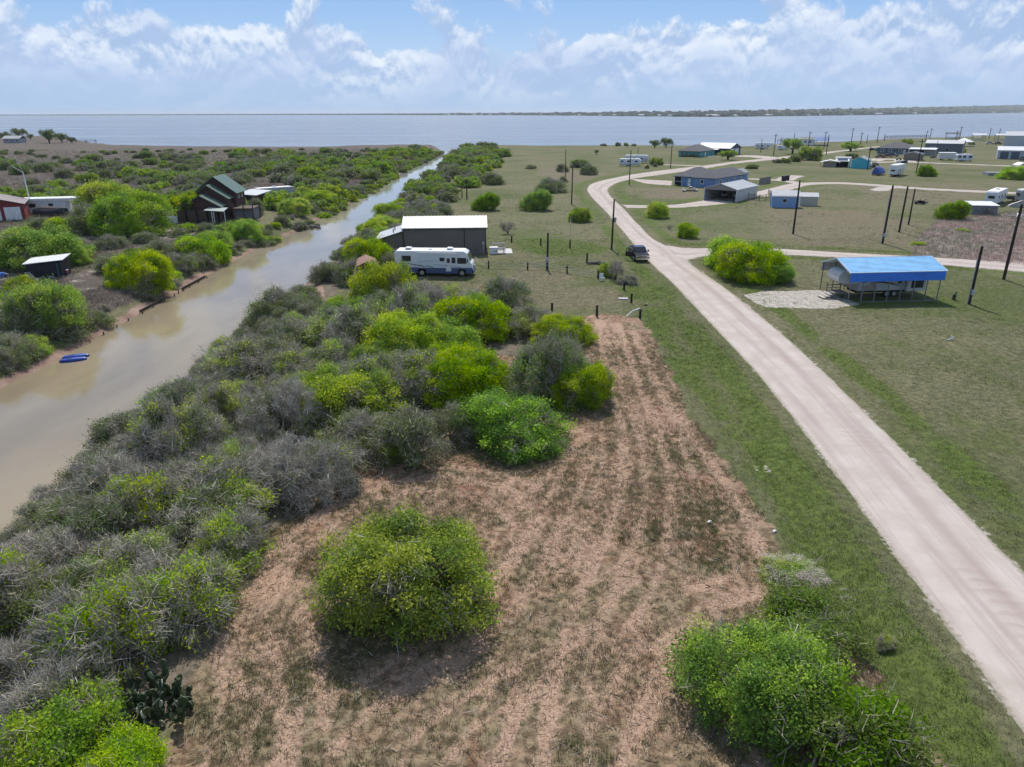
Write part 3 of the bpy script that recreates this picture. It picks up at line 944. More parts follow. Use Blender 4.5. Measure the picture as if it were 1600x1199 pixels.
DULLG = MIDG * .55 + OLIVE * .45
GRYT = (.38, .345, .28)
PROTO = {
    'bright': [shrub_meshes('bright', 1, 3.4, 3.3, 15, 340, .95, 150, .072, [LIME, YEL, LIME * .85, MIDG], [4, 5, 3, 1.5], 9, whip=.35),
               shrub_meshes('bright', 2, 2.4, 2.6, 11, 180, .90, 95, .078, [YEL, LIME, MIDG], [4, 4, 1.5], 8, whip=.35)],
    'mixed': [shrub_meshes('mixed', 3, 3.2, 3.0, 14, 260, .46, 85, .072, [YEL, LIME, OLIVE, OLIVE], [3, 2, 3, 2], 44, GRYT),
              shrub_meshes('mixed', 4, 2.5, 2.5, 12, 180, .52, 75, .072, [LIME, OLIVE, YEL], [3, 3, 2], 40, GRYT)],
    'grey': [shrub_meshes('grey', 5, 3.2, 2.7, 13, 250, .26, 60, .062, [OLIVE, DUSK, YEL], [3, 3, 2], 66, (.42, .385, .32)),
             shrub_meshes('grey', 6, 2.4, 2.2, 11, 170, .30, 60, .062, [OLIVE, DUSK], [2, 2], 60, (.41, .375, .31))],
    'olive': [shrub_meshes('olive', 8, 2.9, 2.6, 13, 220, .84, 80, .066, [OLIVE, DUSK, MIDG], [5, 3, 2], 34, GRYT),
              shrub_meshes('olive', 9, 2.1, 2.0, 10, 130, .88, 75, .066, [OLIVE, DUSK], [4, 3], 30, GRYT)],
    'dense': [shrub_meshes('dense', 12, 3.3, 3.4, 15, 300, .96, 135, .072, [MIDG, LIME, MIDG * .75], [4, 3, 2.5], 8, whip=.4),
              shrub_meshes('dense', 13, 2.3, 2.6, 11, 160, .97, 95, .075, [MIDG, MIDG * .8, OLIVE], [4, 2, 2], 10)],
    'tree': [shrub_meshes('tree', 15, 3.0, 4.2, 10, 150, .92, 52, .13, [MIDG, LIME, OLIVE], [3, 2, 3], 10, (.13, .11, .09), trunk=.34),
             shrub_meshes('tree', 18, 3.1, 3.6, 10, 120, .8, 44, .13, [OLIVE, DUSK, MIDG * .7], [3, 3, 1], 16, (.13, .11, .09), trunk=.26),
             shrub_meshes('tree', 16, 3.4, 4.0, 11, 150, .95, 52, .14, [LIME, YEL, MIDG], [3, 2, 3], 10, (.13, .11, .09), trunk=.30)],
    'bare': [shrub_meshes('bare', 17, 2.0, 2.6, 8, 70, .0, 2, .07, [DUSK], [1], 20, (.27, .235, .20), wscale=1.0, trunk=.12)],
    'far_bright': [shrub_meshes('far_bright', 21, 3.0, 2.6, 12, 130, .95, 26, .20, [LIME * .8, DULLG, YEL * .8], [4, 4, 2], 6, wscale=2),
                   shrub_meshes('far_bright', 22, 3.0, 2.4, 9, 110, .92, 26, .20, [LIME * .75, DULLG], [3, 4], 8, wscale=2)],
    'far_olive': [shrub_meshes('far_olive', 23, 3.0, 2.4, 12, 130, .9, 26, .20, [OLIVE, MIDG, DUSK], [4, 2, 3], 8, GRYT, wscale=2),
                  shrub_meshes('far_olive', 24, 2.6, 2.0, 10, 110, .6, 24, .19, [OLIVE, DUSK], [3, 3], 14, GRYT, wscale=2)],
}

SHRUBS = []


def shrub(px, py, wpx, kind, label=None, hf=1.0, name='shrub', cat='shrub', group=None, world=None, rad=None, var=None):
    """one shrub: base at px, py of the photo, crown wpx wide there"""
    if world is None:
        p = P(px, py)
        zc = p.y * math.cos(TH) + HC * math.sin(TH)
        r = wpx * zc / F / 2
        x, y = p.x, p.y + r * .75          # px, py is the near edge of the crown
    else:
        x, y = world; r = rad
    z = gz(x, y)
    k = 0 if r > 2.4 else 1
    pr = PROTO[kind]
    i = (var if var is not None else (k if len(pr) > 1 else 0)) % len(pr)
    ml, mt, R0, H0 = pr[i]
    s = r / R0
    o = thing(name, label or '', cat, (x, y, max(z, WZ + .2) - .05), random.uniform(0, 6.28), group)
    jt = .06 if label else .20
    o.scale = (s * random.uniform(1 - jt, 1 + jt), s * random.uniform(1 - jt, 1 + jt), s ** .8 * hf * random.uniform(1 - jt * 1.2, 1 + jt * 1.2))
    link('foliage', ml, o); link('branches', mt, o)
    o['_k'] = kind
    SHRUBS.append((o, kind, x, y, r))
    return o


# ------------------------------------------------------------------ shrubs that stand alone
H_ = shrub
H_(626, 1004, 290, 'bright', 'big lime green shrub alone in the middle of the mown lot', 1.12, var=0)
H_(1222, 1165, 280, 'dense', 'large dark and lime green shrub at the lower right, between lot and road verge', .92, var=0)
H_(1350, 1260, 250, 'dense', 'green shrub cut by the bottom edge beside the large lower right shrub', .9, var=1)
H_(1290, 1045, 165, 'dense', 'duller green shrub joined to the back of the large lower right shrub', .85)
H_(1390, 1015, 34, 'mixed', 'tiny yellow-green sprout on the verge right of the large lower right shrub', .8)
H_(1253, 925, 105, 'mixed', 'low grey green clump at the mown lot corner by the road verge', .32)
H_(1190, 446, 122, 'bright', 'long bright green shrub between the junction and the blue roofed carport, front part', 1.0, var=0)
H_(1145, 425, 74, 'bright', 'yellow-green shrub at the road junction, back part beside the longer one', 1.25, var=1)
H_(1222, 446, 62, 'dense', 'dark green shrub end piece nearest the blue roofed carport', .9)
H_(838, 331, 52, 'dense', 'round dark green shrub in the lawn left of the pale spreading one', 1.15, var=0)
H_(906, 349, 37, 'bright', 'pale spreading small tree with see-through crown beside the road bend', 1.1, 'small_tree', 'tree', var=2)
H_(863, 303, 52, 'olive', 'wide dark olive shrub behind the round dark green one', .95, var=0)
H_(757, 331, 42, 'dense', 'round green shrub just behind the taupe metal building', 1.25, var=0)
H_(770, 290, 42, 'olive', 'olive shrub at the edge of the canal brush behind the two short poles', 1.0)
H_(920, 275, 26, 'olive', 'dark shrub right of the pole on the lawn before the road bend', 1.4)
H_(905, 263, 30, 'far_olive', 'left shrub of the dark pair beyond the lawn pole', 1.0)
H_(880, 270, 20, 'olive', 'small dark shrub just left of the lawn pole', 1.1)
H_(881, 286, 14, 'olive', 'tiny dark shrub touching the foot of the lawn pole', 1.1)
H_(829, 265, 16, 'far_olive', 'small dark shrub alone at the brush edge', 1.0)
H_(1029, 343, 36, 'bright', 'bright shrub beside the driveway to the open metal carport', 1.2, var=1)
H_(1076, 375, 36, 'bright', 'yellow-green round shrub above the road junction', 1.05, var=1)
H_(1047, 361, 9, 'bare', 'small leafless bush left of the yellow-green round shrub', 1.0)
H_(793, 368, 24, 'bare', 'leafless dark bush right of the taupe metal building', 1.2)
H_(948, 436, 26, 'bright', 'bright green shrub under the utility pole left of the black truck', 1.3, var=1)
H_(963, 442, 38, 'bare', 'bare grey thorn bush at the pole left of the black truck', 1.3)
H_(985, 448, 34, 'grey', 'low grey thorn clump beside the fence corner posts', .8)
H_(1497, 345, 50, 'dense', 'broad dark green shrub left of the grey plank shed', 1.1, var=0)
H_(1453, 277, 27, 'dense', 'round green shrub alone right of the white fifth wheel trailer', 1.15)
H_(1592, 282, 46, 'bright', 'bright shrub at the right edge behind the grey slab', 1.0)
H_(1545, 338, 16, 'bare', 'dark bush against the right end of the grey plank shed', 1.1)
H_(1440, 385, 24, 'bright', 'low bright patch of weeds in front of the purple-brown mound', .35)
H_(1508, 364, 20, 'bright', 'low bright weed clump in the middle of the purple-brown mound', .35)
H_(1230, 256, 19, 'far_bright', 'left bright shrub of the row below the flat-crowned tree', 1.0)
H_(1216, 256, 14, 'far_olive', 'small shrub at the left end of the row below the flat-crowned tree', 1.0)
H_(1243, 254, 22, 'far_olive', 'grey green shrub in the middle of the row below the flat-crowned tree', 1.1)
H_(1271, 252, 40, 'far_bright', 'widest shrub at the right end of the row below the flat-crowned tree', 1.3)
H_(1176, 265, 22, 'far_olive', 'low shrub on the grass right of the blue house', .8)
H_(1243, 242, 36, 'tree', 'flat-crowned tree by the curving road before the pavilion', 1.1, 'flat_crowned_tree', 'tree', var=0)
H_(1140, 251, 28, 'tree', 'leaning bright tree in front of the white roofed barn', 1.0, 'leaning_tree', 'tree', var=2)
H_(1334, 238, 32, 'tree', 'low flat tree left of the slate blue house', .8, 'flat_crowned_tree', 'tree', var=2)
H_(1334, 249, 22, 'far_olive', 'grey green shrub behind the teal shed', .9)
H_(1024, 232, 18, 'tree', 'left tree of the pair at the bay shore', 1.2, 'shore_tree', 'tree', var=1)
H_(1042, 231.5, 20, 'tree', 'right tree of the pair at the bay shore', 1.3, 'shore_tree', 'tree', var=1)
H_(932, 243, 8, 'tree', 'tiny lone tree on the far lawn left of the two white trailers', 1.2, 'small_tree', 'tree', var=0)
H_(1026, 259, 24, 'far_bright', 'green shrub right of the two white trailers', 1.25)
H_(1011, 264.5, 8, 'olive', 'small dark bush in front of the two white trailers', 1.3)
H_(1024, 262, 8, 'olive', 'second small dark bush in front of the two white trailers', 1.1)
H_(1502, 241, 21, 'far_bright', 'shrub behind the small white camper at the far lane', 1.3)
H_(1520, 227, 10, 'far_bright', 'small shrub right of the white pyramid roof', 1.0)
H_(1420, 226, 18, 'far_bright', 'shrub behind the slate blue house near the pier', 1.1)
H_(1470, 236, 14, 'far_olive', 'shrub against the big grey metal building', 1.3)
H_(966, 229, 10, 'far_olive', 'dark shore shrub left of the shore tree pair', 1.4)
H_(979, 229, 8, 'far_bright', 'small shore shrub next to the dark one', 1.4)
H_(990, 229, 9, 'far_olive', 'shore shrub nearest the shore tree pair', 1.0)
H_(944, 229, 10, 'far_olive', 'wispy shore shrub left of the dark one', .9)
# near the house with the green roofs
H_(288, 350, 56, 'tree', 'light green tree left of the house with the green roofs', 1.35, 'mesquite_tree', 'tree', var=2)
H_(318, 345, 34, 'tree', 'darker tree right in front of the stacked green roofs', 1.5, 'mesquite_tree', 'tree', var=0)
H_(242, 345, 50, 'tree', 'tree left of the white crate in front of the green roofed house', 1.2, 'mesquite_tree', 'tree', var=2)
H_(364, 336, 34, 'bright', 'bright shrub at the right corner of the green roofed house', 1.7)
H_(395, 340, 28, 'olive', 'dark bush at the porch right of the green roofed house', 1.7)
H_(72, 225, 26, 'tree', 'largest tree by the distant white roofed house on the shore', 1.6, 'shore_tree', 'tree', var=1)
H_(93, 224, 19, 'tree', 'middle tree right of the distant white roofed house', 1.4, 'shore_tree', 'tree', var=1)
H_(110, 225, 13, 'tree', 'small dark tree at the end of the distant shore tree row', 1.4, 'shore_tree', 'tree', var=1)
H_(26, 217, 24, 'tree', 'pale tree behind the distant white roofed house', 1.4, 'shore_tree', 'tree', var=1)
H_(3, 222, 18, 'tree', 'tree at the left edge beside the distant white roofed house', 1.6, 'shore_tree', 'tree', var=1)
H_(46, 219, 10, 'tree', 'dark palm-like tree right of the distant white roof', 1.6, 'shore_tree', 'tree', var=1)

# ------------------------------------------------------------------ thickets: every shrub its own thing
USED = [(o[2], o[3], o[4]) for o in SHRUBS]


def fill(poly_world, n, rmin, rmax, kinds, spacing, seed, grad=None, hf=1.0):
    """scatter shrubs through a piece of ground, kinds in drifts"""
    rng = np.random.default_rng(seed)
    pw = np.array(poly_world)
    x0, y0 = pw.min(0); x1, y1 = pw.max(0)
    got, tries = [], 0
    while len(got) < n and tries < 9000:
        tries += 1
        x, y = rng.uniform(x0, x1), rng.uniform(y0, y1)
        r = rng.uniform(rmin, rmax)
        if sdf(poly_world, np.array([x]), np.array([y]))[0] < r * .35:
            continue
        if any(math.hypot(x - a, y - b) < spacing * (r + c_) for a, b, c_ in USED[-400:]):
            continue
        USED.append((x, y, r))
        t = float(vnoise(np.array([x]), np.array([y]), .11, seed, 2)[0]) + rng.normal(0, .10)
        ks, ws = zip(*kinds)
        cw = np.cumsum(ws) / sum(ws)
        k = ks[int(np.clip(np.searchsorted(cw, np.clip((t - .22) / .56, 0, .999)), 0, len(ks) - 1))]
        o = shrub(0, 0, 0, k, world=(x, y), rad=r, hf=hf)
        got.append(o)
    return got


FLOOR = 1.0
NEAR_T = PL([(-300, 1330), (150, 1330), (240, 1150), (290, 1080), (335, 1000), (372, 885), (400, 860), (470, 815), (530, 770), (545, 745), (640, 725), (680, 690)]) + PL([(560, 600), (420, 580), (300, 640)]) + [(-26.4, 44), (-26.4, 20)]
T_NEAR = []
# the lot-side front of the thicket, as the photo shows it
for a in [(455, 800, 150, 'grey', 1.05), (345, 905, 120, 'mixed', 1.0), (255, 1010, 160, 'mixed', 1.0), (120, 1090, 190, 'mixed', 1.0), (60, 1180, 170, 'grey', .8), (300, 850, 170, 'mixed', 1.0),
          (150, 960, 170, 'mixed', .95), (30, 1010, 150, 'olive', .95), (390, 790, 110, 'grey', .9), (560, 735, 140, 'olive', 1.05), (640, 730, 110, 'olive', .95), (615, 728, 44, 'bright', .9),
          (700, 700, 90, 'olive', 1.0), (805, 722, 158, 'dense', 1.0), (908, 648, 108, 'bright', 1.05), (860, 640, 130, 'olive', 1.2), (880, 590, 90, 'olive', 1.1), (885, 548, 88, 'bright', 1.0),
          (520, 672, 150, 'bright', 1.05), (590, 650, 125, 'mixed', 1.0), (665, 640, 140, 'mixed', .95), (735, 640, 120, 'bright', .95), (640, 580, 120, 'bright', .95), (590, 495, 105, 'bright', 1.05),
          (770, 620, 60, 'bright', .8), (540, 520, 100, 'bright', .9), (790, 490, 80, 'olive', 1.2), (812, 530, 100, 'mixed', .95), (740, 540, 115, 'bright', 1.0), (690, 560, 110, 'bright', .95),
          (660, 500, 90, 'grey', .9), (620, 535, 110, 'mixed', 1.0), (540, 560, 120, 'mixed', 1.0), (450, 560, 110, 'olive', .95), (470, 620, 120, 'mixed', 1.0), (400, 620, 120, 'mixed', 1.0),
          (340, 690, 130, 'mixed', 1.0), (430, 700, 130, 'grey', 1.05), (260, 760, 150, 'mixed', 1.0), (360, 770, 110, 'mixed', .95), (200, 850, 140, 'mixed', 1.0), (130, 880, 140, 'olive', .95),
          (70, 930, 150, 'grey', .95), (280, 670, 110, 'olive', 1.0), (330, 640, 100, 'olive', .9), (230, 715, 110, 'olive', .9), (160, 800, 120, 'grey', .95), (100, 850, 100, 'olive', .8),
          (60, 1250, 170, 'bright', .8), (170, 1270, 120, 'bright', .9), (-30, 1130, 170, 'grey', .9), (-50, 1000, 160, 'mixed', .9), (20, 900, 110, 'grey', .8),
          (740, 500, 80, 'grey', .8), (700, 480, 60, 'mixed', .8), (840, 520, 70, 'grey', .9), (590, 600, 110, 'bright', .9), (700, 610, 110, 'bright', .85)]:
    o = shrub(a[0], a[1], a[2] * 1.05, a[3], hf=a[4] * 1.16)
    USED.append((o.location.x, o.location.y, a[2] * 0.018)); T_NEAR.append(o)
T_NEAR += fill([(-25.8, 24), (-25.8, 75), (-20, 75), (-12, 52), (-13, 40), (-18, 30), (-20, 22)], 56, 1.1, 2.2, [('grey', 3), ('olive', 3), ('mixed', 4)], .46, 5, hf=1.12)
T_EDGE = []
for y in np.arange(26, 74, 2.5):
    x = -26.2 + random.uniform(-.6, .5)
    o = shrub(0, 0, 0, random.choice(['grey', 'olive', 'olive', 'mixed']), world=(x, float(y)), rad=random.uniform(1.1, 1.7), hf=.85)
    USED.append((x, float(y), 1.2)); T_EDGE.append(o)

# right canal bank, from the red barn shed away to the bay
T_BANK = []
for a in [(395, 505, 70, 'olive', .9), (430, 500, 85, 'olive', 1.0), (465, 478, 60, 'olive', .9), (545, 448, 70, 'olive', 1.1), (520, 440, 60, 'olive', 1.0), (575, 425, 80, 'bright', 1.15), (500, 445, 60, 'olive', .9),
          (605, 428, 40, 'olive', 1.1), (540, 412, 60, 'olive', .9), (565, 400, 60, 'bright', .8), (600, 400, 60, 'bright', 1.0)]:
    o = shrub(a[0], a[1], a[2], a[3], hf=a[4]); USED.append((o.location.x, o.location.y, 1.5)); T_BANK.append(o)
T_BANK += fill([(-28, 104), (-21, 104), (-17.5, 112), (-13, 118), (-12, 150), (-17, 175), (-28, 175)], 46, 1.4, 2.9, [('olive', 4), ('grey', 2), ('bright', 3), ('mixed', 2)], .60, 15, hf=1.0)
# left bank
T_LEFT = []
for a in [(50, 425, 130, 'bright', 1.3), (105, 420, 60, 'bright', 1.2), (20, 420, 80, 'bright', 1.1), (110, 530, 150, 'olive', 1.25), (60, 520, 110, 'bright', 1.1), (150, 505, 80, 'olive', 1.1), (20, 560, 110, 'olive', 1.1), (60, 575, 90, 'olive', .9),
          (75, 545, 60, 'bright', .9), (10, 500, 80, 'bright', 1.0), (10, 470, 60, 'olive', .8), (225, 455, 105, 'bright', 1.15), (260, 460, 60, 'olive', .9), (195, 440, 60, 'olive', .9), (175, 430, 50, 'olive', .9),
          (270, 425, 60, 'olive', .8), (245, 410, 60, 'olive', .9), (310, 415, 60, 'olive', 1.0), (350, 405, 75, 'bright', 1.1), (330, 390, 60, 'bright', 1.0), (385, 375, 55, 'bright', 1.1), (318, 372, 34, 'olive', 1.0), (290, 440, 40, 'grey', .8),
          (365, 412, 40, 'olive', .8), (400, 390, 34, 'olive', .8), (425, 378, 40, 'olive', .8), (445, 366, 34, 'olive', .8), (463, 338, 52, 'bright', 1.1), (488, 330, 36, 'olive', 1.0), (515, 318, 50, 'bright', 1.0), (440, 352, 30, 'olive', .8),
          (185, 375, 110, 'bright', 1.3), (130, 372, 90, 'olive', 1.1), (95, 372, 70, 'bright', 1.0), (200, 360, 80, 'bright', 1.2), (160, 345, 90, 'bright', 1.2), (55, 365, 50, 'olive', .9), (225, 382, 40, 'olive', .8), (165, 395, 50, 'olive', .8), (120, 395, 40, 'grey', .8),
          (25, 470, 55, 'bright', 1.0), (70, 495, 75, 'bright', 1.0), (38, 505, 70, 'olive', 1.0)]:
    o = shrub(a[0], a[1], a[2], a[3], hf=a[4])
    r_ = SHRUBS[-1][4]
    o.location.x = min(o.location.x, -43.0 - r_ * .85)
    USED.append((o.location.x, o.location.y, 1.6)); T_LEFT.append(o)
T_LEDGE = []
for y in np.arange(50, 160, 3.3):
    if 78 < y < 90 and random.random() < .5:
        continue
    x = -44.5 + random.uniform(-.6, .25)
    o = shrub(0, 0, 0, random.choice(['grey', 'olive', 'olive', 'bright']), world=(x, float(y)), rad=random.uniform(.7, 1.15), hf=.75)
    USED.append((x, float(y), 1.2)); T_LEDGE.append(o)


for px_, py_, r_ in ((404, 314, 5.5), (418, 308, 5.0), (390, 318, 4), (380, 325, 3), (330, 340, 7), (60, 335, 6), (400, 335, 3)):
    p_ = P(px_, py_); USED.append((p_.x, p_.y, r_))


def far_mass(name, label, regions, seed):
    """the far brush that reads as one mass: one object of instanced shrubs"""
    rng = np.random.default_rng(seed)
    kinds = PROTO['far_olive'] + PROTO['far_bright']
    per = [[] for _ in kinds]
    for poly, n, rmin, rmax, spacing in regions:
        pw = np.array(poly); got = []; tries = 0
        (x0, y0), (x1, y1) = pw.min(0), pw.max(0)
        while len(got) < n and tries < 12000:
            tries += 1
            x, y, r = rng.uniform(x0, x1), rng.uniform(y0, y1), rng.uniform(rmin, rmax)
            if sdf(poly, np.array([x]), np.array([y]))[0] < r * .3:
                continue
            if any(math.hypot(x - a, y - b) < spacing * (r + c_) for a, b, c_ in got) or any(math.hypot(x - a, y - b) < .8 * (r + c_) for a, b, c_ in USED):
                continue
            got.append((x, y, r))
            t = float(vnoise(np.array([x]), np.array([y]), .06, seed, 2)[0]) + rng.normal(0, .12)
            per[(2 if t > (.5 if (y < 250 or x > -70) else .72) else 0) + int(rng.random() < .5)].append((x, y, r, rng.uniform(0, 6.28), rng.uniform(.85, 1.15)))
    src = MB()
    me = bpy.data.meshes.new(name)
    pts = [p for lst in per for p in lst]
    zs = height(np.array([p[0] for p in pts]), np.array([p[1] for p in pts]))[0]
    me.from_pydata([(p[0], p[1], zs[i] - .05) for i, p in enumerate(pts)], [], [])
    which = np.concatenate([np.full(len(l), i) for i, l in enumerate(per)]).astype(np.int32)
    for nm, typ, arr in (('which', 'INT', which), ('rot', 'FLOAT', np.array([p[3] for p in pts], np.float32)), ('size', 'FLOAT', np.array([p[2] for p in pts], np.float32)), ('tall', 'FLOAT', np.array([p[4] for p in pts], np.float32))):
        at = me.attributes.new(nm, typ, 'POINT'); at.data.foreach_set('value', arr)
    o = link(name, me)
    tag(o, label, 'brush'); o['kind'] = 'stuff'
    ng = bpy.data.node_groups.new(name, 'GeometryNodeTree')
    ng.interface.new_socket('Geometry', in_out='INPUT', socket_type='NodeSocketGeometry')
    ng.interface.new_socket('Geometry', in_out='OUTPUT', socket_type='NodeSocketGeometry')
    N, Lk = ng.nodes, ng.links
    gi, go = N.new('NodeGroupInput'), N.new('NodeGroupOutput')
    jn = N.new('GeometryNodeJoinGeometry')

    def at(nm, typ):
        nd = N.new('GeometryNodeInputNamedAttribute'); nd.data_type = typ; nd.inputs[0].default_value = nm
        return nd.outputs[0]
    for i, (ml, mt, R0, H0) in enumerate(kinds):
        for me_ in (ml, mt):
            so = bpy.data.objects.new(me_.name, me_)
            inf = N.new('GeometryNodeObjectInfo'); inf.inputs['Object'].default_value = so; inf.inputs['As Instance'].default_value = True
            cmp_ = N.new('FunctionNodeCompare'); cmp_.data_type = 'INT'; cmp_.operation = 'EQUAL'
            Lk.new(at('which', 'INT'), cmp_.inputs[2]); cmp_.inputs[3].default_value = i
            ip = N.new('GeometryNodeInstanceOnPoints')
            Lk.new(gi.outputs[0], ip.inputs['Points']); Lk.new(cmp_.outputs[0], ip.inputs['Selection']); Lk.new(inf.outputs['Geometry'], ip.inputs['Instance'])
            cr = N.new('ShaderNodeCombineXYZ'); Lk.new(at('rot', 'FLOAT'), cr.inputs[2])
            Lk.new(cr.outputs[0], ip.inputs['Rotation'])
            dv = N.new('ShaderNodeMath'); dv.operation = 'DIVIDE'; Lk.new(at('size', 'FLOAT'), dv.inputs[0]); dv.inputs[1].default_value = R0
            mh = N.new('ShaderNodeMath'); mh.operation = 'MULTIPLY'; Lk.new(dv.outputs[0], mh.inputs[0]); Lk.new(at('tall', 'FLOAT'), mh.inputs[1])
            cs = N.new('ShaderNodeCombineXYZ'); Lk.new(dv.outputs[0], cs.inputs[0]); Lk.new(dv.outputs[0], cs.inputs[1]); Lk.new(mh.outputs[0], cs.inputs[2])
            Lk.new(cs.outputs[0], ip.inputs['Scale'])
            Lk.new(ip.outputs[0], jn.inputs[0])
    Lk.new(jn.outputs[0], go.inputs[0])
    md = o.modifiers.new('brush', 'NODES'); md.node_group = ng
    return o


far_mass('distant_brush', 'green and olive brush massed along the far right canal bank', [([(-29.5, 165), (-16, 165), (-8, 200), (-10, 240), (-4, 300), (-2, 380), (-10, 440), (-29, 440)], 110, 2.0, 4.4, .52)], 16)
far_mass('distant_brush', 'green and olive brush massed along the far left canal bank', [([(-44.5, 140), (-44.5, 250), (-43, 300), (-40.5, 400), (-46, 425), (-62, 410), (-66, 300), (-60, 200), (-56, 150)], 90, 1.8, 4.2, .5), ([(-41.2, 112), (-39.0, 180), (-39.6, 300), (-37.2, 410), (-42.0, 410), (-44.4, 300), (-45.5, 112)], 120, 1.1, 2.0, .5)], 18)
far_mass('distant_brush', 'scattered brush over the wide brown scrub field left of the canal', [([(-60, 205), (-66, 300), (-62, 400), (-150, 400), (-200, 330), (-230, 300), (-160, 215), (-95, 200)], 120, 1.8, 4.2, .66), ([(-60, 205), (-62, 320), (-105, 330), (-130, 215)], 80, 2.0, 4.4, .5), ([(-62, 280), (-58, 425), (-150, 430), (-330, 430), (-330, 330), (-180, 270)], 170, .9, 2.3, .9), ([(-66, 165), (-60, 195), (-90, 200), (-150, 200), (-130, 165)], 40, 1.8, 3.8, .5), ([(-48, 150), (-48, 205), (-62, 205), (-60, 160)], 14, 1.6, 2.8, .5), ([(-46, 95), (-46, 135), (-58, 135), (-62, 112), (-56, 95)], 16, 1.0, 1.9, .6)], 19)

# ---- what each one is called: its look and where it stands
LOOK = {'bright': 'bright yellow-green', 'mixed': 'half bare', 'grey': 'grey twiggy', 'olive': 'dull olive', 'dense': 'dense dark green', 'far_bright': 'bright green', 'far_olive': 'dull olive', 'tree': 'green', 'bare': 'leafless'}
ORD = ['first', 'second', 'third', 'fourth', 'fifth', 'sixth', 'seventh', 'eighth', 'ninth', 'tenth', 'eleventh', 'twelfth', 'thirteenth', 'fourteenth', 'fifteenth', 'sixteenth', 'seventeenth', 'eighteenth', 'nineteenth', 'twentieth']


def ordinal(i):
    if i < 20:
        return ORD[i]
    t = ['twenty', 'thirty', 'forty', 'fifty', 'sixty'][i // 10 - 1 if i % 10 else i // 10 - 1] if i >= 19 else ''
    n = i + 1
    tens = {2: 'twenty', 3: 'thirty', 4: 'forty', 5: 'fifty', 6: 'sixty', 7: 'seventy'}[n // 10]
    return tens.replace('y', 'ieth') if n % 10 == 0 else tens + '-' + ORD[n % 10 - 1]


def name_row(objs, where, grp, key=lambda o: o.location.y):
    rows = {}
    for o in sorted(objs, key=key):
        rows.setdefault(o['_k'], []).append(o)
    for k, os_ in rows.items():
        for i, o in enumerate(os_):
            o['label'] = f"{ordinal(i)} {LOOK[k]} shrub {where}"
            o['group'] = grp


near = T_NEAR
name_row([o for o in near if o.location.y < 48 and o.location.x < -17], 'from the front on the thicket\'s canal side', 'shrubs of the near thicket')
name_row([o for o in near if o.location.y < 48 and o.location.x >= -17], 'from the front at the thicket\'s mown edge', 'shrubs of the near thicket')
name_row([o for o in near if o.location.y >= 48 and o.location.x < -11], 'from the front before the red barn shed', 'shrubs of the near thicket')
name_row([o for o in near if o.location.y >= 48 and o.location.x >= -11], 'from the front before the motorhome lawn', 'shrubs of the near thicket')
name_row(T_EDGE, 'from the front overhanging the right water edge', 'shrubs overhanging the canal')
name_row(T_LEDGE, 'from the front along the left water edge', 'shrubs overhanging the canal')
name_row([o for o in T_BANK if o.location.y < 112], 'from the front around the red barn shed', 'shrubs on the right canal bank')
name_row([o for o in T_BANK if o.location.y >= 112], 'from the front behind the taupe building', 'shrubs on the right canal bank')
name_row([o for o in T_LEFT if o.location.y < 104], 'from the front around the black shed', 'shrubs on the left bank')
name_row([o for o in T_LEFT if o.location.y >= 104], 'from the front before the green roofed house', 'shrubs on the left bank')
for o in [s[0] for s in SHRUBS]:
    del o['_k']
print('SHRUBS', len(SHRUBS))


# ------------------------------------------------------------------ buildings: helpers
def hgt(px, py, ptop):
    """height of an upright thing with foot at px, py and top at row ptop"""
    a = P(px, py)
    lo, hi = 0.0, 40.0
    for _ in range(40):
        m = (lo + hi) / 2
        d = Vector((a.x, a.y, m)) - Vector((0, 0, HC))
        zc = d.dot(_fwd)
        v = 599.5 - F * d.dot(_y) / zc
        lo, hi = (m, hi) if v > ptop else (lo, m)
    return lo


def at(px, py, dz=0.0):
    p = P(px, py)
    return Vector((p.x, p.y, gz(p.x, p.y) + dz))


def at_right(px, py, L, rz):
    """origin of a front that ends at its right corner px, py"""
    p = P(px, py)
    x, y = p.x - L * math.cos(rz), p.y - L * math.sin(rz)
    return Vector((x, y, gz(p.x, p.y)))


WHITE = paint('white_paint', (.78, .78, .77), .45, dirt=.12)
TRIM = paint('white_trim', (.74, .74, .72), .5)
ROOFW = paint('white_metal_roof', (.46, .46, .455), .5, .0, .08, .6, dirt=.22)
ROOFB = paint('bright_metal_roof', (.62, .62, .62), .45, .0, .06, .6, dirt=.12)
GALV = paint('galvanised', (.52, .53, .54), .45, .35, .10, 2.0)
GLASS = glass_mat('dark_glass')
BLACKT = paint('black_rubber', (.018, .018, .019), .8)
RIM = paint('alloy_rim', (.55, .56, .57), .3, .7)
WOODP = paint('creosote_pole', (.045, .032, .024), .9, var=.3, scale=6, bump=.4)
GREYW = paint('weathered_wood', (.22, .20, .18), .9, var=.25, scale=5, bump=.4)
DARK = paint('dark_inside', (.012, .012, .013), .9)  # near-black for plain dark parts and for painted shade of interiors
CONC = paint('concrete', (.46, .44, .41), .9, var=.12, scale=.7, bump=.2)
SHING = paint('grey_shingles', (.115, .115, .125), .9, var=.18, scale=2.2, bump=.5, bscale=9)
STEEL = paint('dark_steel', (.08, .08, .085), .5, .5)


def face_m(face, L, D):
    if face == 'F':
        return Matrix.Identity(4)
    if face == 'R':
        return Matrix.Translation((L, 0, 0)) @ Matrix.Rotation(R(90), 4, 'Z')
    if face == 'L':
        return Matrix.Translation((0, D, 0)) @ Matrix.Rotation(R(-90), 4, 'Z')
    return Matrix.Translation((L, D, 0)) @ Matrix.Rotation(R(180), 4, 'Z')


